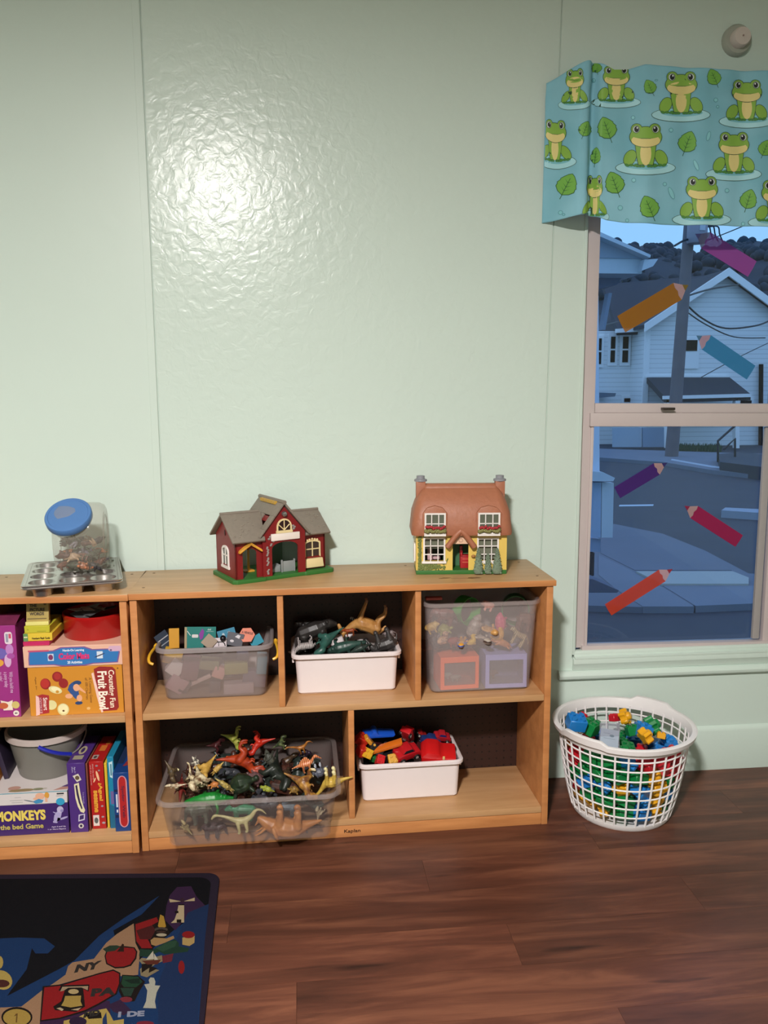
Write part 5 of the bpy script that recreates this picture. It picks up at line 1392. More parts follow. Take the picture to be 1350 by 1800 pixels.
R(NAVY, [(0, 460), (110, 440), (250, 445), (310, 490), (270, 530), (200, 530), (180, 500), (150, 620), (60, 740), (40, 770), (330, 620), (420, 570), (560, 430), (700, 330), (890, 210), (900, 205), (800, 310), (640, 400), (700, 640), (980, 400), (1060, 340), (1170, 280), (1100, 932), (0, 932)])
R(PUR, [(960, 200), (1000, 155), (1080, 150), (1110, 210), (1160, 260), (1110, 310), (1050, 330), (990, 400), (930, 340), (940, 260)])
R('#14223e', [(1060, 300), (1180, 250), (1130, 700), (1100, 932), (900, 932), (890, 700)])
R(PUR, [(180, 932), (250, 740), (330, 720), (620, 800), (640, 932)])
R(TAN, [(0, 850), (120, 830), (235, 740), (300, 700), (370, 650), (385, 600), (410, 580), (530, 560), (600, 470), (660, 420), (755, 360), (765, 470), (790, 520), (780, 650), (700, 660), (560, 640), (300, 715), (245, 745), (190, 932), (0, 932)])
R(K, [(755, 360), (890, 320), (940, 360), (960, 420), (870, 490), (860, 515), (800, 515), (765, 470)])
R(RDD, [(765, 365), (885, 325), (895, 350), (840, 380), (830, 440), (860, 500), (800, 500), (770, 460)])
R('#361413', [(770, 400), (860, 370), (880, 400), (850, 450), (790, 450)])
R('#856626', [(892, 375), (905, 310), (925, 320), (938, 378), (925, 385), (900, 385)])
R('#382f29', ell(910, 395, 38, 14, 14)); R(K, ell(910, 415, 40, 22, 14)); R('#847a67', ell(912, 425, 30, 9, 14)); R('#2d1f1a', ell(910, 408, 28, 6, 12))
R('#7c603e', [(850, 455), (870, 440), (940, 445), (980, 430), (985, 445), (930, 470), (880, 488), (855, 480)])
R(GRN, [(790, 505), (860, 510), (930, 470), (990, 450), (1010, 470), (1010, 490), (1070, 500), (1060, 520), (980, 530), (930, 535), (900, 520), (830, 550), (785, 545)])
R('#1f3627', [(880, 500), (960, 460), (1000, 460), (990, 490), (920, 520)])
R('#887045', [(1030, 440), (1100, 430), (1098, 470), (1070, 488), (1030, 480)]); R(RDD, ell(1064, 424, 36, 20, 16))
R(PUR, [(1015, 360), (970, 350), (985, 250), (1010, 235), (1060, 240)])
R('#8e7f64', [(965, 358), (985, 340), (1000, 300), (1008, 255), (1040, 258), (1040, 300), (1040, 355)]); R(K, rc(988, 1008, 290, 303)); R(K, rc(998, 1024, 338, 356)); R(K, rc(1008, 1040, 252, 258))
R('#8e7f64', [(955, 222), (1025, 236), (960, 242)]); R('#8e7f64', [(1035, 236), (1100, 215), (1100, 234)]); R('#2a1923', ell(1030, 230, 12, 14, 10))
R(K, [(590, 545), (600, 515), (640, 490), (700, 488), (760, 495), (776, 520), (770, 560), (740, 600), (700, 612), (650, 615), (600, 590)])
R(RDD, [(597, 545), (606, 520), (645, 497), (700, 496), (755, 500), (768, 522), (762, 555), (735, 592), (700, 604), (650, 606), (606, 585)])
R('#1c291f', [(580, 505), (620, 485), (660, 484), (680, 490), (650, 515), (600, 522)]); R('#1f130d', [(680, 495), (690, 475), (700, 478), (700, 520), (660, 520)])
R(K, [(690, 650), (780, 655), (820, 690), (790, 740), (760, 800), (700, 805), (670, 740)])
R('#172f20', [(695, 655), (780, 662), (805, 690), (770, 720), (700, 720), (685, 700)]); R('#101d16', [(700, 680), (790, 670), (790, 700), (740, 700)]); R('#1c2c23', [(680, 725), (760, 725), (740, 770), (700, 770)])
R('#5a1f26', ell(712, 790, 36, 16, 14)); R('#27182c', [(610, 820), (680, 790), (740, 850), (700, 880), (640, 860)])
R(K, [(240, 715), (340, 705), (560, 640), (640, 620), (680, 640), (680, 700), (660, 760), (560, 820), (480, 860), (340, 900), (225, 915)])
R('#691113', [(250, 722), (345, 712), (560, 648), (640, 628), (672, 645), (672, 700), (652, 755), (555, 812), (478, 850), (338, 892), (233, 906)])
R(K, [(330, 740), (345, 710), (505, 705), (500, 745), (470, 730), (480, 830), (430, 860), (310, 850), (300, 830), (345, 800), (365, 740)])
R('#7a6752', [(340, 745), (352, 718), (498, 714), (495, 738), (460, 722), (385, 724), (360, 740)]); R('#887652', ell(415, 745, 30, 14, 14)); R('#7c6632', [(368, 770), (458, 768), (455, 800), (465, 825), (400, 835), (345, 825), (360, 800)]); R('#88765e', [(318, 840), (340, 835), (360, 845), (350, 855)]); R('#88765e', [(400, 848), (460, 835), (440, 852)])
R('#85713b', [(360, 910), (430, 895), (500, 860), (600, 840), (620, 870), (640, 910), (700, 900), (690, 932), (330, 932)]); R(K, [(480, 870), (570, 862), (575, 895), (500, 900)]); R('#201426', ell(440, 915, 50, 28, 16)); R('#192746', [(600, 860), (630, 932), (560, 932), (580, 900)])
R('#848276', [(815, 705), (845, 700), (840, 680), (850, 665), (870, 668), (878, 690), (875, 710), (905, 712), (885, 750), (875, 800), (882, 840), (808, 838), (825, 800), (832, 740)])
R('#85713b', ell(10, 680, 0 + 62, 52, 20, rot=.6)); R('#361a17', ell(10, 700, 44, 22, 14)); R('#85713b', ell(-2, 580, 20, 36, 12))
R(K, ell(95, 890, 88, 58, 24)); R('#7d6630', ell(95, 892, 78, 48, 24)); R('#4e3819', [(90, 870), (100, 868), (96, 920), (88, 920), (92, 880), (78, 886)])
R('#665a44', [(785, 570), (800, 555), (845, 560), (915, 540), (918, 575), (880, 590), (850, 610), (900, 625), (830, 665), (795, 655), (790, 620), (810, 600)]); R(K, [(800, 590), (850, 585), (870, 560), (860, 600), (800, 640)]); R(K, [(845, 600), (890, 615), (840, 640)])
R('#918b7c', [(865, 515), (825, 565), (870, 562)]); R('#918b7c', [(870, 530), (895, 568), (872, 572)]); R('#441f17', [(800, 572), (910, 565), (890, 592), (830, 592)])
R('#4e1a23', [(915, 545), (980, 530), (970, 575), (920, 585)]); R(RDD, ell(1025, 608, 18, 38, 12))
R('#5a1723', ell(820, 925, 50, 14, 12))
decals('map_print', RUG, rs_, lambda u, v, h: Vector((u, v, .006 + h)), eps=.000004, lift=.0003, world=True)
def rtext(s, x0, y0, x1, y1, col, h, dy=0):
    """lettering woven into the rug, baseline from (x0,y0) to (x1,y1), height h crop pixels"""
    a, b = Vector(rp2(x0, y0)), Vector(rp2(x1, y1)); c = Vector(rp2(x0 + dy, y0 - h))
    u = (b - a); n2 = c - a
    M = Matrix(((u.x, n2.x, 0, a.x), (u.y, n2.y, 0, a.y), (0, 0, 1, .0068), (0, 0, 0, 1)))
    o = text(None, s, M, 0, 1, 0, 1, col, bold=.06, lift=.0)
    o.parent = RUG; o.data.transform(wm(RUG).inverted())
rtext('NY', 418, 640, 560, 615, '#0e0c0b', 46, 18); rtext('PA', 510, 775, 650, 765, '#0e0b0b', 46, 10); rtext('MD', 470, 895, 560, 880, '#0e0c0b', 34, 8)
rtext('1 DE', 665, 892, 815, 885, '#686c7c', 32, 4)
# ================================================================ TOY ANIMALS (one continuous body each)
def mirror(chs):
    return chs + [[(x, -y, z, r) for x, y, z, r in c] for c in chs]
LEG = lambda x, y, top, r, dx=0: [(x, y * .8, top, r), (x + dx, y, top * .5, r * .7), (x + dx * .4, y, .03, r * .62), (x + dx * .4 + .015, y, .012, r * .72)]
SPEC = {
 'sauropod': [[(-.5, 0, .22, .008), (-.3, 0, .25, .03), (-.12, 0, .3, .07), (0, 0, .3, .09), (.12, 0, .31, .075), (.2, 0, .38, .045), (.3, 0, .5, .03), (.4, 0, .58, .026), (.46, 0, .59, .034), (.52, 0, .56, .02)]] + mirror([LEG(-.08, .08, .26, .05), LEG(.1, .08, .28, .045)]),
 'longneck': [[(-.5, 0, .30, .008), (-.42, 0, .42, .02), (-.32, 0, .44, .028), (-.22, 0, .33, .04), (-.1, 0, .27, .06), (0, 0, .27, .065), (.12, 0, .33, .045), (.25, 0, .43, .026), (.38, 0, .50, .022), (.47, 0, .52, .028), (.53, 0, .46, .016)]] + mirror([LEG(-.09, .06, .22, .036), LEG(.06, .06, .24, .034)]),
 'theropod': [[(-.5, 0, .40, .008), (-.3, 0, .38, .032), (-.12, 0, .37, .07), (0, 0, .38, .095), (.12, 0, .44, .08), (.2, 0, .53, .055), (.27, 0, .59, .065), (.36, 0, .58, .055), (.44, 0, .55, .035)], [(.27, 0, .55, .045), (.35, 0, .505, .03), (.42, 0, .49, .02)]] + mirror([[(-.02, .07, .36, .065), (.06, .09, .22, .045), (-.03, .09, .12, .028), (0, .09, .03, .025), (.08, .10, .014, .02)], [(-.0, .09, .03, .02), (.06, .13, .014, .014)], [(.15, .06, .43, .024), (.21, .08, .36, .016), (.26, .08, .39, .012)]]),
 'ceratops': [[(-.5, 0, .15, .01), (-.3, 0, .22, .05), (-.1, 0, .3, .12), (.06, 0, .29, .13), (.2, 0, .27, .09), (.32, 0, .21, .07), (.42, 0, .15, .03)], [(.42, 0, .18, .02), (.47, 0, .27, .006)], [(.2, 0, .3, .06), (.13, 0, .47, .02)], [(.13, 0, .47, .02), (.13, .10, .44, .02), (.16, .15, .36, .02), (.2, .12, .27, .03)], [(.13, 0, .47, .02), (.13, -.10, .44, .02), (.16, -.15, .36, .02), (.2, -.12, .27, .03)], [(.18, .04, .3, .03), (.14, .09, .40, .025)], [(.18, -.04, .3, .03), (.14, -.09, .40, .025)]] + mirror([[(.30, .05, .26, .022), (.38, .07, .35, .014), (.46, .07, .40, .005)], LEG(-.14, .1, .24, .06), LEG(.12, .1, .22, .055)]),
 'stegosaur': [[(-.5, 0, .2, .008), (-.3, 0, .26, .04), (-.1, 0, .33, .10), (.06, 0, .30, .10), (.2, 0, .22, .05), (.34, 0, .16, .04), (.42, 0, .14, .022)]] + [[(x, .01, h, .03), (x - .01, .012, h + t, .012)] for x, h, t in ((-.3, .29, .08), (-.2, .36, .12), (-.09, .41, .15), (.02, .39, .14), (.12, .33, .1), (.2, .27, .07))] + mirror([LEG(-.12, .09, .26, .05), LEG(.12, .08, .2, .045)]),
 'sailback': [[(-.5, 0, .16, .008), (-.3, 0, .22, .03), (-.12, 0, .26, .065), (.04, 0, .27, .07), (.16, 0, .33, .045), (.24, 0, .45, .032), (.31, 0, .50, .036), (.42, 0, .44, .016), (.5, 0, .38, .007)]] + [[(x, 0, .27, .035), (x - .01, 0, .27 + t * .55, .022), (x - .01, 0, .27 + t, .012)] for x, t in ((-.2, .08), (-.16, .14), (-.11, .19), (-.06, .23), (-.01, .24), (.04, .22), (.09, .16), (.12, .10))] + mirror([LEG(-.12, .06, .22, .035), LEG(.08, .06, .22, .034)]),
 'horse': [[(-.40, 0, .40, .02), (-.36, 0, .5, .03), (-.26, 0, .52, .11), (-.1, 0, .5, .115), (.08, 0, .51, .12), (.2, 0, .58, .07), (.3, 0, .72, .05), (.36, 0, .82, .048), (.44, 0, .76, .036), (.5, 0, .70, .028)]] + mirror([[(.33, .03, .86, .014), (.34, .035, .90, .006)], [(-.25, .07, .48, .065), (-.22, .08, .32, .036), (-.29, .08, .17, .022), (-.27, .08, .05, .02), (-.25, .08, .015, .026)], [(.14, .06, .46, .05), (.15, .07, .28, .028), (.15, .07, .14, .02), (.155, .07, .04, .018), (.17, .07, .015, .026)]]),
 'cat': [[(-.5, 0, .18, .012), (-.42, 0, .30, .014), (-.32, 0, .36, .03), (-.24, 0, .36, .075), (-.05, 0, .34, .075), (.12, 0, .35, .085), (.22, 0, .40, .06), (.32, 0, .44, .07), (.41, 0, .41, .04)]] + mirror([[(.31, .05, .49, .02), (.31, .055, .52, .012)], LEG(-.22, .06, .32, .055, -.03), LEG(.14, .06, .30, .045)]),
 'bear': [[(-.42, 0, .34, .03), (-.32, 0, .34, .13), (-.1, 0, .36, .15), (.1, 0, .38, .15), (.24, 0, .42, .09), (.34, 0, .42, .10), (.45, 0, .37, .05)]] + mirror([[(.31, .08, .50, .03), (.31, .09, .53, .022)], LEG(-.26, .11, .3, .09), LEG(.15, .11, .32, .085)]),
 'elephant': [[(-.46, 0, .25, .012), (-.40, 0, .40, .03), (-.28, 0, .42, .15), (-.05, 0, .44, .17), (.15, 0, .44, .14), (.3, 0, .48, .12), (.4, 0, .38, .06), (.45, 0, .22, .035), (.5, 0, .12, .025)]] + mirror([[(.24, .1, .5, .03), (.2, .17, .46, .03), (.2, .17, .36, .028)], [(.38, .05, .36, .02), (.48, .06, .30, .008)], LEG(-.22, .11, .34, .08), LEG(.14, .11, .34, .075)]),
 'crocodile': [[(-.5, 0, .08, .008), (-.3, 0, .10, .03), (-.1, 0, .12, .065), (.08, 0, .12, .065), (.2, 0, .13, .05), (.34, 0, .12, .038), (.5, 0, .10, .022)]] + [[(x, 0, .16 - abs(x) * .1, .02), (x - .01, 0, .2 - abs(x) * .12, .008)] for x in (-.3, -.22, -.14, -.06, .02, .1)] + mirror([[(-.1, .05, .12, .03), (-.14, .13, .08, .022), (-.11, .16, .02, .02), (-.08, .17, .015, .016)], [(.12, .05, .12, .028), (.12, .12, .08, .02), (.15, .15, .02, .018), (.18, .16, .015, .014)]]),
 'turtle': [[(-.42, 0, .1, .012), (-.34, 0, .13, .04), (-.2, 0, .2, .13), (0, 0, .23, .19), (.18, 0, .2, .13), (.33, 0, .17, .05), (.44, 0, .19, .06)]] + mirror([[(-.1, .1, .18, .12), (.1, .1, .18, .12)], [(-.2, .16, .12, .05), (-.26, .24, .05, .04)], [(.2, .16, .12, .05), (.28, .24, .05, .04)]]),
 'pterosaur': [[(-.25, 0, .3, .015), (-.1, 0, .3, .05), (.06, 0, .32, .05), (.16, 0, .37, .03), (.24, 0, .40, .034), (.5, 0, .36, .006)], [(.22, 0, .42, .02), (.10, 0, .50, .006)]] + mirror([[(.05, .03, .33, .022), (.14, .2, .36, .016), (-.1, .52, .30, .006)], [(.0, .05, .33, .014), (.04, .2, .34, .012), (-.1, .42, .31, .007)], [(-.06, .04, .32, .014), (-.06, .18, .32, .01), (-.14, .3, .31, .007)], [(-.14, .03, .28, .016), (-.2, .05, .2, .01)]]),
 'ape': [[(-.3, 0, .3, .13), (-.12, 0, .4, .15), (.1, 0, .5, .15), (.22, 0, .6, .09), (.3, 0, .66, .10), (.38, 0, .6, .055)]] + mirror([[(.1, .14, .52, .075), (.16, .2, .3, .06), (.2, .2, .1, .05), (.26, .2, .04, .045)], [(-.28, .1, .26, .08), (-.16, .16, .16, .06), (-.22, .15, .05, .05), (-.14, .16, .03, .04)]]),
 'figure': [[(0, 0, .02, .01), (0, 0, .45, .085), (0, 0, .6, .09), (0, 0, .74, .05), (0, 0, .84, .10), (0, 0, .92, .08)]] + mirror([[(0, .05, .42, .06), (.01, .07, .2, .05), (.02, .07, .04, .045), (.06, .07, .03, .035)], [(0, .1, .66, .035), (.04, .17, .52, .03), (.12, .18, .5, .03)]]),
 'duck': [[(-.45, 0, .4, .03), (-.3, 0, .3, .12), (0, 0, .26, .2), (.15, 0, .34, .14), (.22, 0, .52, .12), (.26, 0, .6, .13), (.40, 0, .56, .04), (.46, 0, .56, .025)]] + mirror([[(.05, .15, .3, .07), (-.2, .17, .34, .03)], [(.0, .07, .1, .05), (.08, .08, .03, .05)]]),
 'pig': [[(-.42, 0, .34, .012), (-.34, 0, .32, .1), (-.1, 0, .3, .16), (.12, 0, .3, .16), (.28, 0, .34, .12), (.42, 0, .31, .055)]] + mirror([[(.26, .08, .44, .03), (.30, .1, .48, .014)], LEG(-.22, .09, .22, .06), LEG(.14, .09, .22, .06)]),
}
_proto = {}
def proto(kind):
    if kind in _proto: return _proto[kind]
    bm = B(); legs = []
    for ci, ch in enumerate(SPEC[kind]):
        P_ = [Vector(c[:3]) for c in ch]; R_ = [c[3] for c in ch]
        pts = smooth_path(P_, 4) if len(P_) > 2 else P_
        rad = []
        for i in range(len(P_) - 1):
            for k in range(4 if len(P_) > 2 else 1): t = k / (4 if len(P_) > 2 else 1); rad.append(R_[i] * (1 - t) + R_[i + 1] * t)
        rad.append(R_[-1])
        rad = [max(r_ * 1.28, .013) for r_ in rad]
        tube(bm, pts, rad, 10)
        ball(bm, pts[0], rad[0], sub=2); ball(bm, pts[-1], rad[-1], sub=2)
    me = bpy.data.meshes.new('t'); bmesh.ops.recalc_face_normals(bm, faces=bm.faces); bm.to_mesh(me); bm.free()
    o = bpy.data.objects.new('t', me); TMP.objects.link(o)
    md = o.modifiers.new('r', 'REMESH'); md.mode = 'VOXEL'; md.voxel_size = .0125; md.use_smooth_shade = True
    ms = o.modifiers.new('s', 'SMOOTH'); ms.factor = .5; ms.iterations = 2
    _tmp.append((kind, o)); return None
TMPS = bpy.data.scenes.new('tmp'); TMP = TMPS.collection; _tmp = []
for k in SPEC: proto(k)
TMPS.view_layers[0].update()
dgt = TMPS.view_layers[0].depsgraph if hasattr(TMPS.view_layers[0], 'depsgraph') else None
with bpy.context.temp_override(scene=TMPS, view_layer=TMPS.view_layers[0]):
    dgt = bpy.context.evaluated_depsgraph_get(); dgt.update()
    for k, o in _tmp:
        _proto[k] = bpy.data.meshes.new_from_object(o.evaluated_get(dgt)); _proto[k].name = k + '_body'
        _proto[k].shade_smooth()
bpy.data.scenes.remove(TMPS)
for k, o in _tmp: bpy.data.objects.remove(o)

def toymat(c, c2=None, feet=None, stripes=0):
    key = ('toy', c, c2, feet, stripes)
    if key in MATS: return MATS[key]
    m = bpy.data.materials.new('toy_' + c.strip('#')); m.use_nodes = True
    n = m.node_tree.nodes; L = m.node_tree.links; b = n['Principled BSDF']; b.inputs['Roughness'].default_value = .42
    t = n.new('ShaderNodeTexCoord'); nz = n.new('ShaderNodeTexNoise'); nz.inputs['Scale'].default_value = 7; nz.inputs['Detail'].default_value = 2; L.new(t.outputs['Object'], nz.inputs[0])
    r = n.new('ShaderNodeValToRGB'); r.color_ramp.elements[0].position = .42; r.color_ramp.elements[0].color = (*lin(c), 1); r.color_ramp.elements[1].position = .62; r.color_ramp.elements[1].color = (*lin(c2 or c), 1)
    src = nz.outputs[0]
    if stripes:
        wv = n.new('ShaderNodeTexWave'); wv.inputs['Scale'].default_value = stripes; wv.inputs['Distortion'].default_value = 2.5; L.new(t.outputs['Object'], wv.inputs[0]); src = wv.outputs[0]
    L.new(src, r.inputs[0]); out = r.outputs[0]
    if feet:
        sx = n.new('ShaderNodeSeparateXYZ'); L.new(t.outputs['Object'], sx.inputs[0])
        mr = n.new('ShaderNodeMapRange'); mr.inputs[1].default_value = .07; mr.inputs[2].default_value = .05; L.new(sx.outputs['Z'], mr.inputs[0])
        mx = n.new('ShaderNodeMix'); mx.data_type = 'RGBA'; L.new(mr.outputs[0], mx.inputs[0]); L.new(out, mx.inputs[6]); mx.inputs[7].default_value = (*lin(feet), 1); out = mx.outputs[2]
    L.new(out, b.inputs['Base Color']); MATS[key] = m; return m

NAMES = {'sauropod': 'toy_dinosaur', 'longneck': 'toy_dinosaur', 'theropod': 'toy_dinosaur', 'ceratops': 'toy_dinosaur', 'stegosaur': 'toy_dinosaur', 'sailback': 'toy_dinosaur', 'pterosaur': 'toy_dinosaur', 'horse': 'toy_horse', 'cat': 'toy_cat', 'bear': 'toy_bear', 'elephant': 'toy_elephant', 'crocodile': 'toy_crocodile', 'turtle': 'toy_turtle', 'ape': 'toy_ape', 'figure': 'toy_figure', 'duck': 'toy_duck', 'pig': 'toy_pig'}
def eyes(o, kind):
    pass
def critter(kind, A, Bq, up, m, label, group, s=1.0, cat=None, name=None, zc=None):
    """A: where the head end is, Bq: where the tail end is, up: direction of its back"""
    A = Vector(A); Bq = Vector(Bq); X = (A - Bq); L_ = X.length; X.normalize(); Z = Vector(up); Z = (Z - X * Z.dot(X))
    Z = Z.normalized() if Z.length > 1e-4 else X.orthogonal().normalized(); Y = Z.cross(X)
    o = bpy.data.objects.new(name or NAMES[kind], _proto[kind]); COL.objects.link(o)
    if not _proto[kind].materials: _proto[kind].materials.append(None)
    o.material_slots[0].link = 'OBJECT'; o.material_slots[0].material = m
    zc = {'horse': .5, 'figure': .5, 'ape': .4, 'elephant': .4, 'bear': .36, 'theropod': .38}.get(kind, .28) if zc is None else zc
    M = Matrix(((X.x, Y.x, Z.x, 0), (X.y, Y.y, Z.y, 0), (X.z, Y.z, Z.z, 0), (0, 0, 0, 1))) @ Matrix.Diagonal((L_, L_ * s, L_ * s, 1))
    mid = (A + Bq) / 2 - (M.to_3x3() @ Vector((0, 0, zc)))
    o.matrix_basis = Matrix.Translation(mid) @ M
    return tag(o, label, cat or {'toy_dinosaur': 'toy dinosaur'}.get(NAMES[kind], 'toy animal'), group)
def px3(px, py, y): return at(px, py, y=y)

# ---- dinosaurs in the big tub
GD_ = 'toy dinosaurs in the large clear tub'
def dino(kind, h, t, y, up, m, label, s=1.0, y2=None): return critter(kind, px3(*h, y), px3(*t, y2 if y2 is not None else y), up, m, label, GD_, s)
U = (0, 0, 1); Dn = (0, -.2, -1); Fw = (0, -1, .2)
dino('theropod', (312, 1376), (290, 1336), -.30, (-.4, -.5, .6), toymat('#5b4a34', '#3d3324', '#d8cfa0'), 'olive brown dinosaur with a cream tail tip at the left end of the tub', 1.1, y2=-.27)
dino('theropod', (290, 1384), (330, 1378), -.345, (0, -.6, .6), toymat('#cdbfa2', '#8a6a50'), 'small cream clawed dinosaur lying against the tub left end', .8)
dino('crocodile', (318, 1402), (322, 1352), -.36, (.2, -1, .2), toymat('#6a1f1a', '#4a1512'), 'dark red see-through dinosaur at the left end, standing on its nose', 1.0, y2=-.27)
dino('theropod', (352, 1395), (346, 1345), -.37, (-.5, -.6, .3), toymat('#cdbf9c', '#6a4a30'), 'cream and brown dinosaur skull-headed, nose down at the front left', 1.25, y2=-.28)
dino('sauropod', (324, 1348), (352, 1388), -.27, (.5, -.3, .6), toymat('#cfbf98', '#4a3020'), 'brown dinosaur showing a round cream foot', .8, y2=-.31)
dino('ceratops', (340, 1328), (352, 1360), -.20, (.3, -.3, .8), toymat('#d8d0bc', '#2c2824'), 'black dinosaur with white foot sticking up behind', .8)
dino('theropod', (344, 1376), (380, 1326), -.30, (.7, -.6, .4), toymat('#c9a050', '#b08a3c'), 'tan yellow dinosaur diving nose down, tail raised to the right', 1.1, y2=-.23)
dino('ceratops', (372, 1362), (392, 1340), -.28, (0, -.9, .5), toymat('#c2a055', '#a9853c'), 'mustard frilled dinosaur behind the cream skull one', 1.0)
dino('theropod', (398, 1306), (362, 1312), -.12, (0, -.2, 1), toymat('#4a1a1e', '#32100f'), 'maroon dinosaur at the back with a thin upright tail', 1.3)
dino('theropod', (433, 1306), (388, 1290), -.13, (.1, 0, -1), toymat('#8f9a3a', '#b0ad5a'), 'lime green dinosaur lying on its back with legs in the air', 1.25)
dino('theropod', (470, 1338), (376, 1334), -.22, (0, -.2, -1), toymat('#a83a18', '#8a2a10'), 'large rust orange dinosaur stretched across the middle of the tub', .95)
dino('crocodile', (400, 1324), (446, 1334), -.17, (0, -.3, 1), toymat('#d05a22', '#c84a18'), 'bright orange dinosaur under the lime green one', 1.0)
dino('theropod', (428, 1316), (484, 1297), -.15, (0, -.6, -.7), toymat('#c02a18', '#a01e10'), 'bright red dinosaur with its tail up to the right', 1.0)
dino('turtle', (365, 1380), (388, 1376), -.33, (0, -.5, .8), toymat('#c07a42', '#a3622f'), 'small orange tan dinosaur on the bright green one', .9)
dino('crocodile', (322, 1396), (412, 1386), -.355, (0, -.5, .9), toymat('#157a2c', '#0f6a24'), 'flat bright green dinosaur along the front edge', 1.6)
dino('turtle', (452, 1362), (392, 1384), -.33, (0, -.4, .9), toymat('#24321f', '#18251a'), 'big dark green humped dinosaur in the front middle', 1.1)
dino('ceratops', (412, 1392), (378, 1368), -.375, (0, -.8, .4), toymat('#b09a52', '#6a5a34'), 'small dull yellow horned dinosaur at the front edge', .7)
dino('theropod', (482, 1396), (486, 1318), -.30, (.8, -.6, 0), toymat('#232a22', '#161c18'), 'big black green dinosaur standing upright in the middle', 1.2, y2=-.17)
dino('ceratops', (464, 1320), (486, 1350), -.21, (-.5, -.8, .4), toymat('#4a4c44', '#34362f'), 'grey frilled dinosaur on top of the pile in the middle', 1.3)
dino('theropod', (508, 1296), (478, 1316), -.12, (-.3, -.3, .9), toymat('#5f6a40', '#2f3828', '#c9c49a'), 'olive clawed dinosaur at the very back of the tub', 1.1)
dino('longneck', (506, 1322), (550, 1306), -.16, (0, -.4, .9), toymat('#a56a2c', '#7f4c1c'), 'brown orange dinosaur with a long tail pointing right', 1.0)
dino('sailback', (566, 1338), (512, 1346), -.25, (0, -.3, 1), toymat('#b5552c', '#dfa070', stripes=5), 'orange striped sail-backed dinosaur with a pointed beak', 1.15)
dino('bear', (548, 1326), (524, 1318), -.14, (0, -.3, 1), toymat('#2e2030', '#20161f'), 'dark purple dinosaur behind the sail-backed one', 1.0)
dino('ceratops', (545, 1362), (578, 1352), -.27, (0, -.2, -1), toymat('#5f6470', '#4a4e5a', '#a9b0ba'), 'blue grey dinosaur on its back with round feet up', 1.4)
dino('theropod', (566, 1395), (500, 1358), -.345, (.5, -.6, -.4), toymat('#6a4226', '#b08038', '#d8c8a0'), 'brown dinosaur lying on its back with cream feet to the left', 1.1, y2=-.30)
dino('sauropod', (545, 1378), (620, 1370), -.325, (0, .1, -1), toymat('#c4a448', '#a8893a', '#d9cf9c'), 'yellow dinosaur on its back, tail hooked over the right rim', 1.1)
dino('ceratops', (456, 1382), (484, 1392), -.385, (0, -.8, .4), toymat('#9aa03c', '#7f8630'), 'small lime dinosaur at the front edge right of middle', 1.0)
dino('turtle', (434, 1358), (468, 1376), -.31, (0, -.7, .7), toymat('#6a4c4e', '#57403f'), 'mauve flat dinosaur in the dark gap', 1.0)
dino('crocodile', (580, 1334), (582, 1366), -.22, (-1, -.5, 0), toymat('#3a1c1a', '#2a1412'), 'thin dark red dinosaur upright at the right end', .7)
dino('turtle', (505, 1385), (530, 1388), -.33, (0, -.4, .9), toymat('#8a6a30', '#5c4622'), 'small ochre dinosaur under the brown one', 1.0)
# the lower layer, seen hazily through the front
dino('longneck', (378, 1452), (468, 1432), -.395, (-.1, 0, 1), toymat('#c9be8a', '#b3a874'), 'pale cream long-necked dinosaur pressed against the tub front', .85)
dino('ceratops', (445, 1452), (565, 1456), -.365, (0, -.1, -1), toymat('#c08048', '#ad7040'), 'large orange tan dinosaur upside down at the tub bottom', .95)
dino('bear', (395, 1424), (455, 1422), -.335, U, toymat('#2a7a56', '#206a48'), 'sea green dinosaur bulk behind the cream one', .8)
dino('elephant', (322, 1430), (375, 1420), -.36, U, toymat('#5a5f50', '#474b40'), 'grey green dinosaur low at the left of the tub', 1.0)
dino('theropod', (316, 1440), (338, 1468), -.385, (0, -.5, .6), toymat('#b3a070', '#9c8a60'), 'small cream dinosaur low in the left corner', 1.0)
dino('bear', (474, 1420), (526, 1416), -.31, U, toymat('#4a5c66', '#3b4a54'), 'slate blue dinosaur low at the right', .8)
dino('theropod', (562, 1414), (558, 1444), -.350, (-.5, -.8, 0), toymat('#c4b89a', '#ad9c80'), 'cream clawed dinosaur in the right front corner', 1.2)
dino('crocodile', (565, 1440), (500, 1432), -.35, U, toymat('#5a4440', '#473430'), 'dark mauve dinosaur low behind the orange tan one', 1.2)
dino('elephant', (400, 1455), (350, 1455), -.33, U, toymat('#4c3a3c', '#3a2c2e'), 'dull plum dinosaur low in the middle of the tub', .8)
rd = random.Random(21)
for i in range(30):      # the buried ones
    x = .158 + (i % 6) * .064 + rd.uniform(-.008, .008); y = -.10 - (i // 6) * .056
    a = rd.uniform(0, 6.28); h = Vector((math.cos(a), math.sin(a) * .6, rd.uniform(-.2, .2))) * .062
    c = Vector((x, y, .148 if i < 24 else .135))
    critter(['ceratops', 'turtle', 'bear', 'crocodile', 'theropod'][i % 5], c + h, c - h, (rd.uniform(-1, 1), rd.uniform(-1, 0), rd.uniform(-1, 1)), toymat(*[('#3a2c20', '#55402c'), ('#2a3430', '#1d2622'), ('#4a2a20', '#2f1b15'), ('#3d3f45', '#2a2c31')][i % 4]), 'dark half-buried dinosaur deep in the clear tub', 'dark dinosaurs buried deep in the tub')

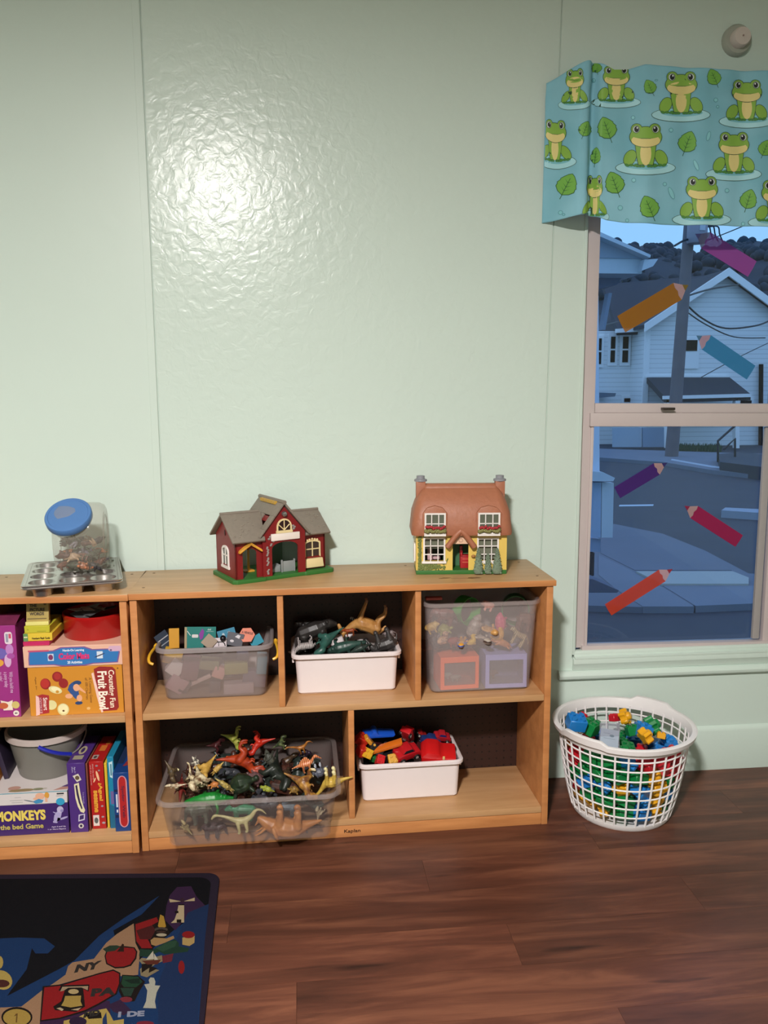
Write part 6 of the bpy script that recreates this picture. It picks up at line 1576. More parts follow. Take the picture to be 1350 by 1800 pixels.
# ---- big animals in the upper white bin
GB = 'big toy animals in the upper white bin'
def ani(kind, h, t, y, up, m, label, s=1.0, y2=None): return critter(kind, px3(*h, y), px3(*t, y2 if y2 is not None else y), up, m, label, GB, s)
ani('bear', (592, 1096), (514, 1118), -.12, (0, -.3, 1), toymat('#22201f', '#2e2b29'), 'big black bear lying along the left of the white bin', .95)
ani('ape', (518, 1108), (560, 1088), -.09, (0, -.2, 1), toymat('#26211f', '#191615'), 'dark brown gorilla behind the black bear', .9)
ani('horse', (508, 1140), (560, 1132), -.175, (0, -.8, -.4), toymat('#1e1c1c', '#cfc6c4', stripes=7), 'black and white striped zebra at the left front of the bin', .8)
ani('theropod', (545, 1148), (604, 1102), -.185, (-.4, -.7, -.4), toymat('#2f5c52', '#264c44'), 'teal green dinosaur with a leg raised in the white bin', 1.05, y2=-.14)
ani('crocodile', (640, 1122), (560, 1142), -.195, (0, -.8, .6), toymat('#2c4a42', '#1f3630'), 'dark green long-snouted dinosaur along the bin front', 1.5)
ani('horse', (602, 1083), (682, 1112), -.12, (.15, 0, -1), toymat('#b8874c', '#a06f38', '#8a6a50'), 'tan horse on its back with legs in the air', 1.0)
ani('cat', (600, 1112), (628, 1108), -.165, (0, -.5, .8), toymat('#b5501f', '#2c1c14', stripes=6), 'small orange tiger among the big animals', 1.2)
ani('cat', (612, 1090), (640, 1096), -.09, (0, -.2, 1), toymat('#1f1d1d', '#c9c4c0', stripes=3), 'black and white badger behind the tan horse', 1.1)
ani('elephant', (648, 1140), (702, 1122), -.17, (0, -.2, -1), toymat('#3a3736', '#2d2a2a'), 'dark grey elephant on its back at the right front', 1.0)
ani('cat', (666, 1118), (698, 1112), -.10, (0, -.5, .8), toymat('#a89a98', '#3a3034', stripes=6), 'pale striped animal at the right rear of the bin', 1.3)
ani('crocodile', (612, 1146), (650, 1128), -.205, (0, -.8, .6), toymat('#2a3a34', '#1b2522', '#7a7a6a'), 'black green lizard at the front middle of the bin', 1.8)
ani('bear', (640, 1138), (664, 1132), -.13, U, toymat('#8a827e', '#2a2422'), 'white and dark animal between elephant and lizard', 1.0)

for i in range(15):
    x = .49 + (i % 5) * .06; y = -.085 - (i // 5) * .045; a = rd.uniform(0, 6.28); h = Vector((math.cos(a), math.sin(a) * .5, .1)) * .045; c = Vector((x, y, MZ + .088))
    critter(['bear', 'turtle', 'elephant'][i % 3], c + h, c - h, (rd.uniform(-1, 1), rd.uniform(-1, 0), rd.uniform(-1, 1)), toymat('#1f1c1b', '#2c2927'), 'black half-buried animal deep in the upper white bin', 'black animals buried in the upper white bin')

# ---- figures in the tall clear tub
GC = 'toy figures in the tall clear tub'
def fig(kind, h, t, y, up, m, label, s=1.0, y2=None):
    k = 1.3; hx, hy, tx, ty = *h, *t; mx_, my_ = (hx + tx) / 2, (hy + ty) / 2
    return critter(kind, px3(mx_ + (hx - mx_) * k, my_ + (hy - my_) * k, y), px3(mx_ + (tx - mx_) * k, my_ + (ty - my_) * k, y2 if y2 is not None else y), up, m, label, GC, s)
fig('pig', (880, 1080), (880, 1110), -.225, (-.6, -.8, 0), toymat('#d0587a', '#c04a6c'), 'pink figure in the middle right of the clear tub', 1.2)
fig('bear', (842, 1085), (826, 1118), -.22, (-.5, -.7, .2), toymat('#a3968c', '#8a8078'), 'grey beige bear figure hanging head up in the clear tub', 1.2)
fig('duck', (888, 1112), (866, 1122), -.235, U, toymat('#cf9a34', '#c08a28'), 'mustard yellow duck on the lavender box', 1.1)
fig('duck', (838, 1122), (822, 1132), -.235, U, toymat('#d8b23c', '#c49c30'), 'small yellow duck between the two boxes', 1.0)
fig('pig', (770, 1098), (748, 1106), -.23, U, toymat('#c9a85c', '#a8843c'), 'sandy yellow animal at the left side of the clear tub', 1.2)
fig('turtle', (792, 1100), (768, 1106), -.22, U, toymat('#8a8a3c', '#7a7a34'), 'olive green turtle in the clear tub', 1.2)
fig('pig', (806, 1126), (788, 1128), -.235, U, toymat('#7a2420', '#8a2c26'), 'dark red round animal above the orange box', 1.4)
fig('duck', (790, 1118), (768, 1130), -.230, (0, -.4, .9), toymat('#8a6a5a', '#c9a07c'), 'brown cream bird above the orange box', 1.0)
fig('bear', (756, 1114), (768, 1138), -.225, (-.5, -.8, 0), toymat('#1e1c20', '#2a282c'), 'black bear figure at the left above the orange box', 1.2)
fig('figure', (812, 1116), (812, 1142), -.238, (-.3, -1, 0), toymat('#3f5aa0', '#d89a3c', stripes=2), 'blue and yellow bird figure standing on the orange box', 1.4)
fig('figure', (846, 1105), (846, 1138), -.232, (.3, -1, 0), toymat('#4a3a34', '#b0a498', stripes=2), 'brown and grey figure between the two boxes', 1.3)
fig('figure', (856, 1088), (860, 1124), -.228, (.3, -1, 0), toymat('#b8874c', '#d0a060'), 'ochre jointed figure left of the pink one', 1.2)
fig('cat', (896, 1112), (926, 1126), -.235, U, toymat('#6f6a48', '#b09a78', stripes=5), 'olive and tan striped cat at the right above the lavender box', 1.2)
fig('turtle', (868, 1124), (900, 1134), -.238, U, toymat('#b3703c', '#a0602f'), 'rust brown lizard lying on the lavender box', .6)
fig('cat', (832, 1098), (856, 1104), -.20, U, toymat('#8a7a70', '#6a5a54'), 'grey brown cat behind the bear figure', 1.0)
fig('bear', (938, 1090), (910, 1084), -.20, U, toymat('#5a3a34', '#6a4a40'), 'dull brown bear at the right rear of the tub', 1.4)
fig('elephant', (760, 1080), (800, 1084), -.19, U, toymat('#6a3a34', '#54302c'), 'dark rust elephant at the left rear of the tub', 1.0)
fig('pig', (848, 1062), (868, 1066), -.20, U, toymat('#c98a7a', '#b87a6c'), 'salmon pink pig near the rim of the tub', 1.2)
# open cube frames at the tub bottom
def cube_house(x0, x1, z0, z1, yf, dp, col, rz, label):
    r = thing('toy_house', (x0, yf, z0), rz, label, 'toy house', 'plastic cubes in the clear tub'); W_, H_ = x1 - x0, z1 - z0; m = mat(col, .4)
    bm = B(); t = .012
    box(bm, 0, W_, 0, dp, 0, .004); box(bm, 0, W_, 0, dp, H_ - .004, H_); box(bm, 0, .003, 0, dp, .004, H_ - .004); box(bm, W_ - .003, W_, 0, dp, .004, H_ - .004); obj('shell', bm, m, r)
    bm = B(); box(bm, 0, W_, -.004, 0, 0, t); box(bm, 0, W_, -.004, 0, H_ - t * 1.5, H_); box(bm, 0, t, -.004, 0, t, H_ - t * 1.5); box(bm, W_ - t * .9, W_, -.004, 0, t, H_ - t * 1.5)
    obj('front_frame', bm, m, r)
    bm = B(); box(bm, t, W_ - t * .9, .001, .002, t, H_ - t * 1.5); obj('window_pane', bm, PANEM, r)
    bm = B(); box(bm, .003, W_ - .003, dp - .004, dp - .001, .004, H_ - .004); obj('back', bm, mat(col, .6, name='cube_back', noise=.3, scale=60), r)
    return r
PANEM = glassy('grey_pane', '#8a8484', .7, .3)
cube_house(at(774, 1180, y=-.245).x, at(842, 1180, y=-.245).x, MZ + .006, MZ + .108, -.245, .10, '#e8683a', .05, 'orange cube house with a grey window in the clear tub')
cube_house(at(853, 1180, y=-.245).x, at(925, 1180, y=-.245).x, MZ + .006, MZ + .112, -.245, .10, '#9c9cd2', -.01, 'lavender cube house with a grey window in the clear tub')
for i, (px_, col, dp) in enumerate(((330, '#c8b8a8', .02), (370, '#8a3a34', .03))):
    pass
for k, (x, y, z, cl) in enumerate(((.915, -.215, MZ + .03, '#c9b8a8'), (.945, -.21, MZ + .02, '#b8a898'))):
    o = critter('pig', Vector((x + .02, y, z + .01)), Vector((x - .02, y, z + .01)), U, toymat(cl), 'pale figure inside the orange cube' if k else 'cream figure inside the orange cube, further left', GC)
critter('pig', Vector((1.08, -.215, MZ + .04)), Vector((1.03, -.21, MZ + .04)), U, toymat('#7a2a34'), 'dark red figure inside the lavender cube', GC)
# green hoops and a purple-brown sheet
for a, b, y, r0, lab in ((820, 1062, -.17, .045, 'bright green plastic hoop at the left of the tub, rising over the rim'), (906, 1060, -.15, .048, 'dark green plastic hoop at the right of the tub, rising over the rim')):
    c = at(a, b, y=y); o = thing('plastic_hoop', c - Vector((0, 0, .04)), .5 if a < 850 else -.2, lab, 'toy')
    bm = B(); n_ = 28
    L_ = [[(r1 * math.cos(t) * .9, w_, r1 * math.sin(t) * 1.0 + .02) for t in [2 * pi * i / n_ for i in range(n_)]] for r1, w_ in ((r0, -.02), (r0, .02), (r0 - .003, .02), (r0 - .003, -.02))]
    loft(bm, L_, closed=True); obj('hoop', bm, mat('#2f8a30' if a < 850 else '#1f6a2c', .35), o, smooth=True)
o = thing('folded_card', (.95, -.13, MZ + .115), .1, 'dull red brown folded card lying over the cubes', 'card'); bm = B(); box(bm, -.11, .13, -.05, .05, 0, .002); obj('card', bm, mat('#6a3a34', .6), o)
o = thing('toy_figure', px3(748, 1052, -.2), 0, 'flat red plastic strip at the tub rim left corner', 'toy', GC); bm = B(); box(bm, -.0, .05, -.01, .01, -.004, .004); obj('strip', bm, mat('#b5544a', .5), o, bevel=.002)

# ---- cards and blocks in the frosted tote
def card(px, py, y, w_, h_, col, rz, ry, label, rx=-.15, th=.0018):
    p = at(px, py, y=y); r = thing('picture_card', p, label=label, cat='card', group='picture cards in the frosted tote', rot=Euler((rx, ry, rz)))
    bm = B(); box(bm, -w_ / 2, w_ / 2, 0, th, -h_ / 2, h_ / 2); obj('card', bm, mat(col, .45, noise=.05), r, bevel=.0004, seg=1); return r
CF = frame((0, -.0004, 0), (1, 0, 0), (0, 0, 1))
c = card(352, 1122, -.150, .094, .07, '#12706a', 0, .03, 'teal picture card with a purple leaf standing in the tote')
pd('picture_print', c, 1, 1, [('#9c8a6a', rc(-.047, -.040, -.035, .034)), ('#7a2f8c', [(-.004, .012), (.006, .03), (.012, .022), (.008, .0), (0, -.005)]), ('#c9c4c4', rrc(-.025, -.006, .002, .012, .003)), ('#b9c4c4', [(-.04, .022), (-.03, .008), (-.028, .009), (-.038, .023)]), ('#8fb0ac', rc(.018, .040, .020, .0215))], M=CF)
text(c, 'chd', CF, .022, .032, .024, .030, '#b9d0cc', bold=.02)
c = card(306, 1122, -.170, .030, .06, '#c08a20', .1, .02, 'mustard yellow card with a torn corner, left in the tote')
c = card(288, 1125, -.165, .040, .05, '#2a3444', .5, -.5, 'dark blue striped card leaning at the left end of the tote')
pd('picture_print', c, 1, 1, [('#a8a8ac', rc(-.018, .018, .004, .007)), ('#8a9098', rc(-.018, .018, -.012, -.009))], M=CF)
c = card(400, 1120, -.140, .055, .05, '#3a7f9c', 0, -.25, 'blue picture card behind the car picture')
pd('picture_print', c, 1, 1, [('#a8b8c0', E_(-.01, .010, .004, .006)), ('#a8b8c0', E_(.008, .014, .004, .003)), ('#2c5a74', E_(-.02, .0, .004, .005))], M=CF)
c = card(413, 1124, -.165, .050, .040, '#5a5a62', .05, .25, 'grey card with a rounded car picture')
pd('picture_print', c, 1, 1, [('#c9c6cc', [(-.002, .008), (.006, .016), (.014, .014), (.012, .004)]), ('#c9c6cc', E_(-.008, -.006, .006, .004))], M=CF)
c = card(385, 1130, -.178, .045, .03, '#c9bfc4', 0, 0, 'white card with a black car outline at the tote front')
pd('picture_print', c, 1, 1, [('#101014', [(-.020, -.01), (-.018, -.002), (-.012, .004), (.012, .004), (.018, -.002), (.020, -.01)]), ('#c9bfc4', [(-.017, -.01), (-.015, -.003), (-.011, .001), (-.002, .001), (-.002, -.01)]), ('#c9bfc4', [(.0, -.01), (.0, .001), (.011, .001), (.015, -.003), (.017, -.01)])], M=CF)
p = at(434, 1116, y=-.155); c = thing('picture_card', p, label='salmon hexagon card lettered A VEHICLE on top of the tote', cat='card', group='picture cards in the frosted tote', rot=Euler((-.55, .2, 0)))
bm = B(); prism(bm, ell(0, 0, .025, .025, 6, rot=.2), 0, .002); obj('card', bm, mat('#c8694a', .45), c, bevel=.0004, seg=1)
text(c, 'A VEHICLE', CF, -.017, .017, .003, .010, '#5a2418', bold=.03)
c = card(450, 1126, -.15, .04, .03, '#2f8aa0', 0, -.5, 'bright blue green card at the right end of the tote')
c = card(368, 1128, -.185, .036, .036, '#9c8c7c', 0, .75, 'grey beige diamond shaped card at the tote front')
ballo = thing('toy_ball', at(392, 1122, y=-.18), label='small black ball lying on the picture cards', cat='ball'); bm = B(); ball(bm, (0, 0, 0), .0095, sub=2); obj('ball', bm, mat('#15131a', .25), ballo, smooth=True)
def blockT(px, py, y, s, col, rot, label):
    p = at(px, py, y=y); r = thing('wooden_block', p, label=label, cat='block', group='blocks in the frosted tote', rot=Euler(rot)); bm = B(); box(bm, -s[0] / 2, s[0] / 2, -s[1] / 2, s[1] / 2, -s[2] / 2, s[2] / 2); obj('block', bm, mat(col, .5), r, bevel=.003)
blockT(304, 1152, -.165, (.055, .03, .045), '#c9a032', (.1, .3, .1), 'yellow block upper left behind the frosted side')
blockT(309, 1172, -.170, (.045, .03, .05), '#d8cccc', (.1, .7, .2), 'white block left behind the frosted side')
blockT(312, 1200, -.168, (.055, .03, .05), '#a8848c', (.1, .6, .1), 'dusty pink block low at the left of the tote')
blockT(385, 1180, -.172, (.036, .03, .036), '#c9948c', (0, .4, .1), 'pale pink cube in the middle of the tote')
blockT(415, 1172, -.17, (.07, .04, .035), '#8a8a4c', (0, .0, .1), 'olive green block behind the pink cube')
blockT(370, 1166, -.165, (.06, .04, .03), '#7c7c5c', (0, .1, -.1), 'grey green block in the middle of the tote')
blockT(335, 1172, -.165, (.05, .04, .07), '#6a4450', (0, .2, .1), 'plum block in the left middle of the tote')
blockT(426, 1150, -.166, (.035, .03, .03), '#3a3f58', (0, .1, .1), 'navy block under the rim at the right')
blockT(460, 1165, -.175, (.03, .04, .06), '#4f8a9c', (0, .1, .1), 'blue green block at the right end of the tote')
blockT(325, 1205, -.165, (.03, .03, .04), '#3c3640', (0, .5, .1), 'charcoal block low in the tote left of middle')
blockT(378, 1206, -.165, (.032, .03, .04), '#403a46', (0, .1, .1), 'dark grey block low in the middle of the tote')
blockT(420, 1208, -.175, (.09, .04, .035), '#9c8c94', (0, 0, .05), 'long mauve grey block at the tote bottom')
blockT(447, 1190, -.16, (.07, .04, .05), '#58546a', (0, .1, .05), 'slate purple block right of the middle of the tote')
blockT(352, 1195, -.168, (.07, .012, .012), '#b89c98', (0, -.4, 0), 'thin pale stick slanting in the tote')

# ---- cars and bricks in the lower white bin
GE = 'toy cars in the lower white bin'
def brick(p, s, col, rot, label, group, studs=True, name='toy_brick'):
    r = thing(name, p, label=label, cat='toy block', group=group, rot=Euler(rot)); bm = B(); box(bm, -s[0] / 2, s[0] / 2, -s[1] / 2, s[1] / 2, -s[2] / 2, s[2] / 2); m = mat(col, .3)
    obj('block', bm, m, r, bevel=.0015, seg=1)
    if studs:
        bm = B()
        for i in (-1, 1):
            for j in (-1, 1): lathe(bm, [(s[0] * .15, s[2] / 2), (s[0] * .15, s[2] / 2 + s[0] * .12), (.0005, s[2] / 2 + s[0] * .12)], 10, M=Matrix.Translation((i * s[0] / 4, j * s[1] / 4, 0)))
        obj('studs', bm, m, r)
    return r
def wheel(root, x, y, z, r_, w_, rim='#b0a8a0'):
    T = Matrix.Translation((x, y, z)) @ Rx
    bm = B(); lathe(bm, [(.0005, -w_ / 2), (r_ * .85, -w_ / 2), (r_, -w_ / 4), (r_, w_ / 4), (r_ * .85, w_ / 2), (.0005, w_ / 2)], 18, M=T); wh = obj('wheel', bm, mat('#121212', .5, name='tyre_black'), root, smooth=True)
    bm = B(); lathe(bm, [(.0005, w_ / 2 + .0003), (r_ * .5, w_ / 2 + .0003), (r_ * .5, w_ / 2 + .0012), (.0005, w_ / 2 + .0016)], 12, M=T); obj('hub_cap', bm, mat(rim, .4), wh)
    bm = B(); lathe(bm, [(.0005, -w_ / 2 - .0003), (r_ * .5, -w_ / 2 - .0003), (r_ * .5, -w_ / 2 - .0012), (.0005, -w_ / 2 - .0016)], 12, M=T); obj('hub_cap', bm, mat(rim, .4), wh)
def car(p, L_, col, rot, label, rim='#b0a8a0', cab='#20242c', truck=False, sc=1):
    r = thing('toy_car', p, label=label, cat='toy car', group=GE, rot=Euler(rot)); W_, H_ = L_ * .5, L_ * .24
    bm = B(); pts = [(-.5, .1), (.5, .1), (.5, .28), (.44, .36), (.24, .40), (-.3, .42), (-.5, .38)] if not truck else [(-.5, .1), (.5, .1), (.5, .4), (.3, .42), (.26, .3), (-.5, .3)]
    prism(bm, [(a * L_, b * L_) for a, b in pts], -W_ / 2, W_ / 2); obj('car_body', bm, mat(col, .25, coat=.4), r, bevel=L_ * .035)
    bm = B(); pts = [(.24, .40), (.08, .6), (-.22, .6), (-.32, .42)] if not truck else [(.46, .4), (.40, .62), (.28, .62), (.27, .4)]
    prism(bm, [(a * L_, b * L_) for a, b in pts], -W_ * .42, W_ * .42); obj('cabin', bm, mat(col, .25, coat=.4), r, bevel=L_ * .03)
    bm = B(); q = [(.20, .42), (.075, .57), (-.20, .57), (-.27, .43)] if not truck else [(.44, .42), (.39, .59), (.30, .59), (.30, .42)]
    prism(bm, [(a * L_, b * L_) for a, b in q], -W_ * .43, W_ * .43); obj('windows', bm, mat(cab, .12), r)
    for sx_ in (-.30, .30):
        for sy in (-1, 1): wheel(r, sx_ * L_, sy * W_ * .5, .12 * L_, .125 * L_, .08 * L_, rim)
    return r
car(at(714, 1330, y=-.175), .084, '#b01a22', (.4, -.1, .4), 'glossy red car with white stripe at the front of the white bin')
car(at(712, 1300, y=-.12), .070, '#c01c24', (.3, .9, 1.2), 'red car standing on its end behind the striped one')
car(at(664, 1306, y=-.155), .066, '#15151a', (2.6, .1, .3), 'black toy car upside down under the blue boat', rim='#d09a38')
car(at(735, 1298, y=-.09), .050, '#8a1a1a', (.3, 1.3, .3), 'small dark red car with black wheels at the back middle')
car(at(775, 1300, y=-.11), .056, '#a01e28', (.4, .2, .1), 'small red racing car on top at the right', cab='#2a2f6a')
car(at(755, 1312, y=-.135), .070, '#20346a', (.3, .3, .2), 'dark blue toy car under the red truck', rim='#d0a040')
def blob2(name, label, col, pts, p, rot, cat='toy vehicle', dep=.05, bev=.006):
    r = thing(name, p, label=label, cat=cat, group=GE, rot=Euler(rot)); bm = B(); prism(bm, pts, -dep / 2, dep / 2); obj('hull', bm, mat(col, .28, coat=.3), r, bevel=bev); return r
r = blob2('toy_truck', 'big red smooth truck at the right front of the white bin', '#c41a1c', [(-.055, -.02), (.055, -.024), (.057, .006), (.012, .010), (.0, .024), (-.035, .030), (-.055, .012)], at(770, 1322, y=-.185), (.35, .0, -.1), dep=.07, bev=.010)
bm = B(); box(bm, .012, .019, -.037, -.034, .004, .016); obj('headlight', bm, mat('#d8b878', .3), r, bevel=.001)
r = blob2('toy_boat', 'bright blue boat shaped toy on top at the left', '#1a52c0', [(-.05, .0), (-.03, -.010), (.048, -.008), (.055, .0), (.0, .003), (-.008, .014), (-.018, .014), (-.024, .003)], at(664, 1287, y=-.13), (.2, .06, .1), dep=.04, bev=.004)
r = blob2('toy_ramp', 'curved orange plastic strip slanting across the left of the bin', '#cf6a1c', [(-.052, -.018), (.045, .014), (.052, .022), (.050, .030), (.040, .026), (-.05, -.005)], at(678, 1315, y=-.18), (.3, 0, 0), dep=.024, bev=.003)
brick(at(646, 1324, y=-.19), (.030, .030, .020), '#cf9c1e', (1.2, .5, 0), 'yellow brick standing on edge at the left of the bin', GE)
brick(at(692, 1334, y=-.195), (.036, .03, .020), '#c9962a', (.9, -.1, .1), 'yellow brick lying at the front of the bin', GE)
brick(at(668, 1336, y=-.19), (.026, .03, .022), '#c01f26', (.9, .4, .1), 'small red brick at the front left of the bin', GE)
brick(at(636, 1300, y=-.15), (.036, .03, .03), '#c8301c', (.5, .6, .1), 'orange red brick at the left rear of the bin', GE)
brick(at(636, 1320, y=-.185), (.026, .03, .03), '#b8281c', (.3, .2, .4), 'tomato red brick in the left corner of the bin', GE)
brick(at(650, 1303, y=-.165), (.012, .025, .046), '#cc8a2a', (.2, -.6, 0), 'narrow ochre bar beside the black car', GE, False)
brick(at(684, 1328, y=-.17), (.05, .03, .03), '#1a1a1c', (.3, -.3, 0), 'black block in the gap under the orange strip', GE, False)
brick(at(655, 1332, y=-.175), (.018, .02, .02), '#1f6a34', (.3, .3, 0), 'small dark green brick in the gap', GE)
brick(at(712, 1310, y=-.15), (.030, .014, .012), '#9aa4ac', (.3, 0, 0), 'silver grey windscreen piece between the red cars', GE, False)
for i, (px_, py_) in enumerate(((650, 1340), (680, 1344), (720, 1346), (760, 1344), (790, 1340), (740, 1320), (700, 1322), (660, 1318), (790, 1322))):
    brick(at(px_, py_, y=-.12 - .012 * (i % 3)), (.04, .04, .03), '#3a1416' if i % 2 else '#16161c', (.1 * i, .2 * i, .3 * i), 'dark block buried among the cars', 'dark blocks buried under the cars')

# ---- small animals in the jar
rj = random.Random(8)
jc = [('#5f3a30', '#7a4c3c'), ('#3f4438', '#525848'), ('#a86a48', '#c07c58'), ('#2e2a2c', '#403c3e'), ('#6a6470', '#7c7684'), ('#4a2c28', '#64403a'), ('#b89a7c', '#a08468')]
kn = ['pig', 'bear', 'elephant', 'ceratops', 'pig', 'turtle', 'sauropod', 'ceratops']
for i in range(36):
    x = -.155 + (-.042 + .028 * (i % 4)) + rj.uniform(-.004, .004); y = -.185 + (-.038 + .03 * ((i // 4) % 3)); z = jz + .024 + .031 * (i // 12) + rj.uniform(-.003, .003)
    a = rj.uniform(0, 6.28); h = Vector((math.cos(a) * .018, math.sin(a) * .012, rj.uniform(-.01, .01)))
    critter(kn[i % 8], Vector((x, y, z)) + h * 1.5, Vector((x, y, z)) - h * 1.5, (rj.uniform(-1, 1), rj.uniform(-1, 1), rj.uniform(-1, 1)), toymat(*jc[i % 7]), 'tiny toy animal jumbled inside the drum shaped jar', 'tiny animals in the jar', .9)

# ================================================================ BLOCKS IN THE BASKET
BLUE, GRN_, REDB, YELB = '#1f78c0', '#0f7a3c', '#c01a2a', '#e0a21c'
refs = [(1012, 1268, 'b'), (1020, 1262, 'r'), (1036, 1280, 'g'), (1095, 1262, 'y'), (1128, 1286, 'b'), (1146, 1278, 'g'), (1135, 1292, 'y'), (1160, 1294, 'y'),
        (988, 1302, 'b'), (998, 1318, 'y'), (1015, 1296, 'o'), (1036, 1308, 'r'), (1056, 1316, 'b'), (1080, 1320, 'g'), (1130, 1325, 'r'), (1152, 1320, 'b'), (1185, 1312, 'b'), (1172, 1335, 'r'), (1145, 1336, 'r'),
        (1000, 1335, 'y'), (1018, 1325, 'r'), (1036, 1328, 'g'), (1060, 1340, 'g'), (1082, 1342, 'g'), (1106, 1340, 'b'), (1130, 1345, 'r'), (1172, 1345, 'r'), (1192, 1330, 'b'),
        (1003, 1350, 'r'), (1022, 1355, 'g'), (1040, 1358, 'b'), (1060, 1365, 'g'), (1085, 1362, 'g'), (1110, 1357, 'r'), (1140, 1352, 'r'), (1180, 1362, 'r'), (1165, 1368, 'g'), (1126, 1370, 'g'), (1104, 1372, 'b'), (1150, 1375, 'y'),
        (1004, 1378, 'r'), (1020, 1378, 'r'), (1042, 1385, 'g'), (1060, 1380, 'b'), (1083, 1392, 'y'), (1100, 1390, 'y'), (1126, 1390, 'b'), (1148, 1398, 'y'), (1160, 1390, 'b'), (1178, 1382, 'b'),
        (1020, 1400, 'y'), (1036, 1412, 'y'), (1050, 1400, 'g'), (1045, 1425, 'g'), (1060, 1422, 'y'), (1084, 1418, 'g'), (1100, 1420, 'g'), (1120, 1424, 'b'), (1138, 1422, 'r'), (1154, 1415, 'y'), (1165, 1405, 'g'), (1120, 1405, 'b'), (1070, 1432, 'r'), (1160, 1425, 'g')]
colr = {'b': (BLUE, 'blue'), 'g': (GRN_, 'green'), 'r': (REDB, 'red'), 'y': (YELB, 'yellow'), 'o': ('#c87a20', 'orange')}
def project(p):
    d = Vector(p) - CAM; z = d.dot(FW); return (675 + FPX * d.dot(RT) / z, 900 - FPX * d.dot(UP) / z)
def chunky(p, s, col, rot, label, group):
    """four armed interlocking block with a round hub"""
    r = thing('interlocking_block', p, label=label, cat='toy block', group=group, rot=Euler(rot)); m = mat(col, .3)
    bm = B(); o = []
    for k in range(5):
        a = 2 * pi * k / 5
        for da, rr_ in ((-.34, .36), (-.22, .52), (.22, .52), (.34, .36)): o.append((s * rr_ * 1.1 * math.cos(a + da), s * rr_ * 1.1 * math.sin(a + da)))
    prism(bm, o, -s * .26, s * .26, 'XY'); obj('block', bm, m, r, bevel=.002, seg=1)
    bm = B(); lathe(bm, [(s * .30, s * .26), (s * .26, s * .42), (s * .2, s * .46), (.0005, s * .46)], 12); obj('hub', bm, m, r, smooth=True)
    return r
rb = random.Random(12); bc = Vector((1.484, -.226, 0)); nb = 0
SECT = ['right side', 'rear right', 'rear', 'rear left', 'left side', 'front left', 'front middle', 'front right']
ROWN = ['bottom row', 'second row from below', 'middle row', 'fourth row from below', 'uppermost row']
def put(p, s, k, row=None, a=0):
    global nb
    u = project(p); d = min(refs, key=lambda q: (q[0] - u[0]) ** 2 + (q[1] - u[1]) ** 2); c, cn = colr[d[2]]
    rot = (rb.uniform(-.5, .5), rb.uniform(-.5, .5), rb.uniform(0, 3)); g_ = cn + ' blocks in the laundry basket'; wh_ = (', ' + ROWN[row] + ', ' + SECT[int((a / (2 * pi) * 8 + .5)) % 8] + ' of the laundry basket') if row is not None else ' in the inner heap of the laundry basket'
    if (d[2] in 'y' and k % 3) or k % 4 == 0: chunky(p, s * 1.02, c, (rot[0] + 1.2, rot[1], rot[2]), cn + ' star-armed block' + wh_, g_ + ', star-armed')
    else: brick(p, (s, s, s * .62), c, rot, cn + ' studded brick' + wh_, g_ + ', studded', name='building_brick')
for row in range(5):
    z = .044 + row * .043; R0 = BRAD(z) * (.965 if row else .93) - .034
    nn_ = max(9, int(2 * pi * R0 / .054))
    for k in range(nn_):
        a = 2 * pi * (k + .5 * (row % 2)) / nn_
        if row == 4 and 0.35 < a < 2.9: continue
        put(bc + Vector((R0 * math.cos(a), R0 * math.sin(a), z + rb.uniform(-.004, .004))), .049 + rb.uniform(-.002, .003), k + row, row, a)
for i in range(14):      # the heap inside
    a = i * 2.4; r_ = .026 * math.sqrt(i); put(bc + Vector((r_ * math.cos(a), r_ * math.sin(a) - .01, .185 + rb.uniform(-.006, .008))), .042, i)
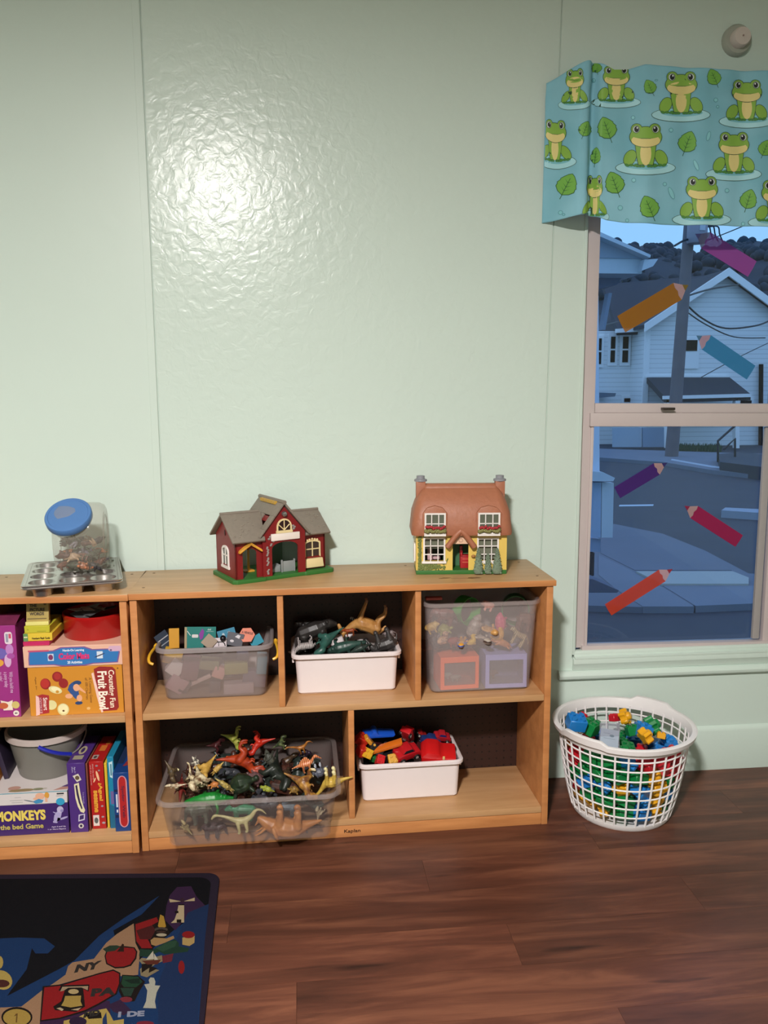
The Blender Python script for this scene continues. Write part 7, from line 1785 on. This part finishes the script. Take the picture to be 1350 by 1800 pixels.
top = [((1013, 1270), -.255, 'b', .055, 0), ((1022, 1262), -.19, 'r', .032, 0), ((1038, 1278), -.23, 'g', .056, 0), ((1098, 1260), -.19, 'y', .046, 1), ((1130, 1284), -.235, 'b', .054, 0), ((1146, 1276), -.20, 'g', .056, 1), ((1134, 1294), -.29, 'y', .048, 1), ((1162, 1293), -.25, 'y', .026, 0), ((1112, 1284), -.22, 'g', .04, 0), ((1080, 1262), -.16, 'r', .03, 0)]
tl_ = {'b': 'blue', 'r': 'red', 'g': 'green', 'y': 'yellow'}
pl_ = ['at the left of the heap by the rim', 'small, behind the left blue one', 'left of the clear bag', 'behind the clear bag', 'behind the yellow ones at the right of the heap', 'highest at the right of the heap', 'right front of the heap just inside the rim', 'tiny, at the right edge of the heap', 'between the bag and the right blue block', 'half hidden behind the clear bag']
for i, ((a, b), y, c, s, ch) in enumerate(top):
    p = at(a, b, y=y); f = chunky if ch else brick
    lb = tl_[c] + ' top block ' + pl_[i]
    if ch: chunky(p, s, colr[c][0], (1.1, .1, .3 * i), lb, 'top blocks of the basket heap')
    else: brick(p, (s, s * .8, s * .7), colr[c][0], (.3, .15 * (-1) ** i, .4 * i), lb, 'top blocks of the basket heap', name='building_brick')
# clear zip bag with a paper in it
bag = thing('zip_bag', at(1072, 1290, y=-.26), label='clear zip bag with a printed paper inside, standing in the basket', cat='bag', rot=Euler((-.35, .12, .1)))
BAGM = glassy('bag_plastic', '#b8b8c8', .70, .12)
bm = B(); loft(bm, [[(x * 1.0, y + .004 * math.sin(x * 90 + z * 50), z) for x, y in ((-.034, 0), (.034, 0), (.034, .004), (-.034, .004))] for z in (-.05, -.02, .01, .034)], True, True); obj('bag_film', bm, BAGM, bag)
bm = B(); box(bm, -.030, .032, .0012, .0026, -.05, .014, Matrix.Rotation(.12, 4, 'Y')); pp = obj('paper', bm, mat('#a9b6c6', .6), bag)
decals('paper_print', pp, [('#70808f', ell(.008, -.005, .008, .004, 12)), ('#8593a3', [(-.02, .0), (.002, .0), (.002, .0015), (-.02, .0015)]), ('#8593a3', [(-.02, -.015), (.02, -.015), (.02, -.0138), (-.02, -.0138)])], lambda u, v, h: Matrix.Rotation(.12, 4, 'Y') @ Vector((u, .0010 - h, v)))
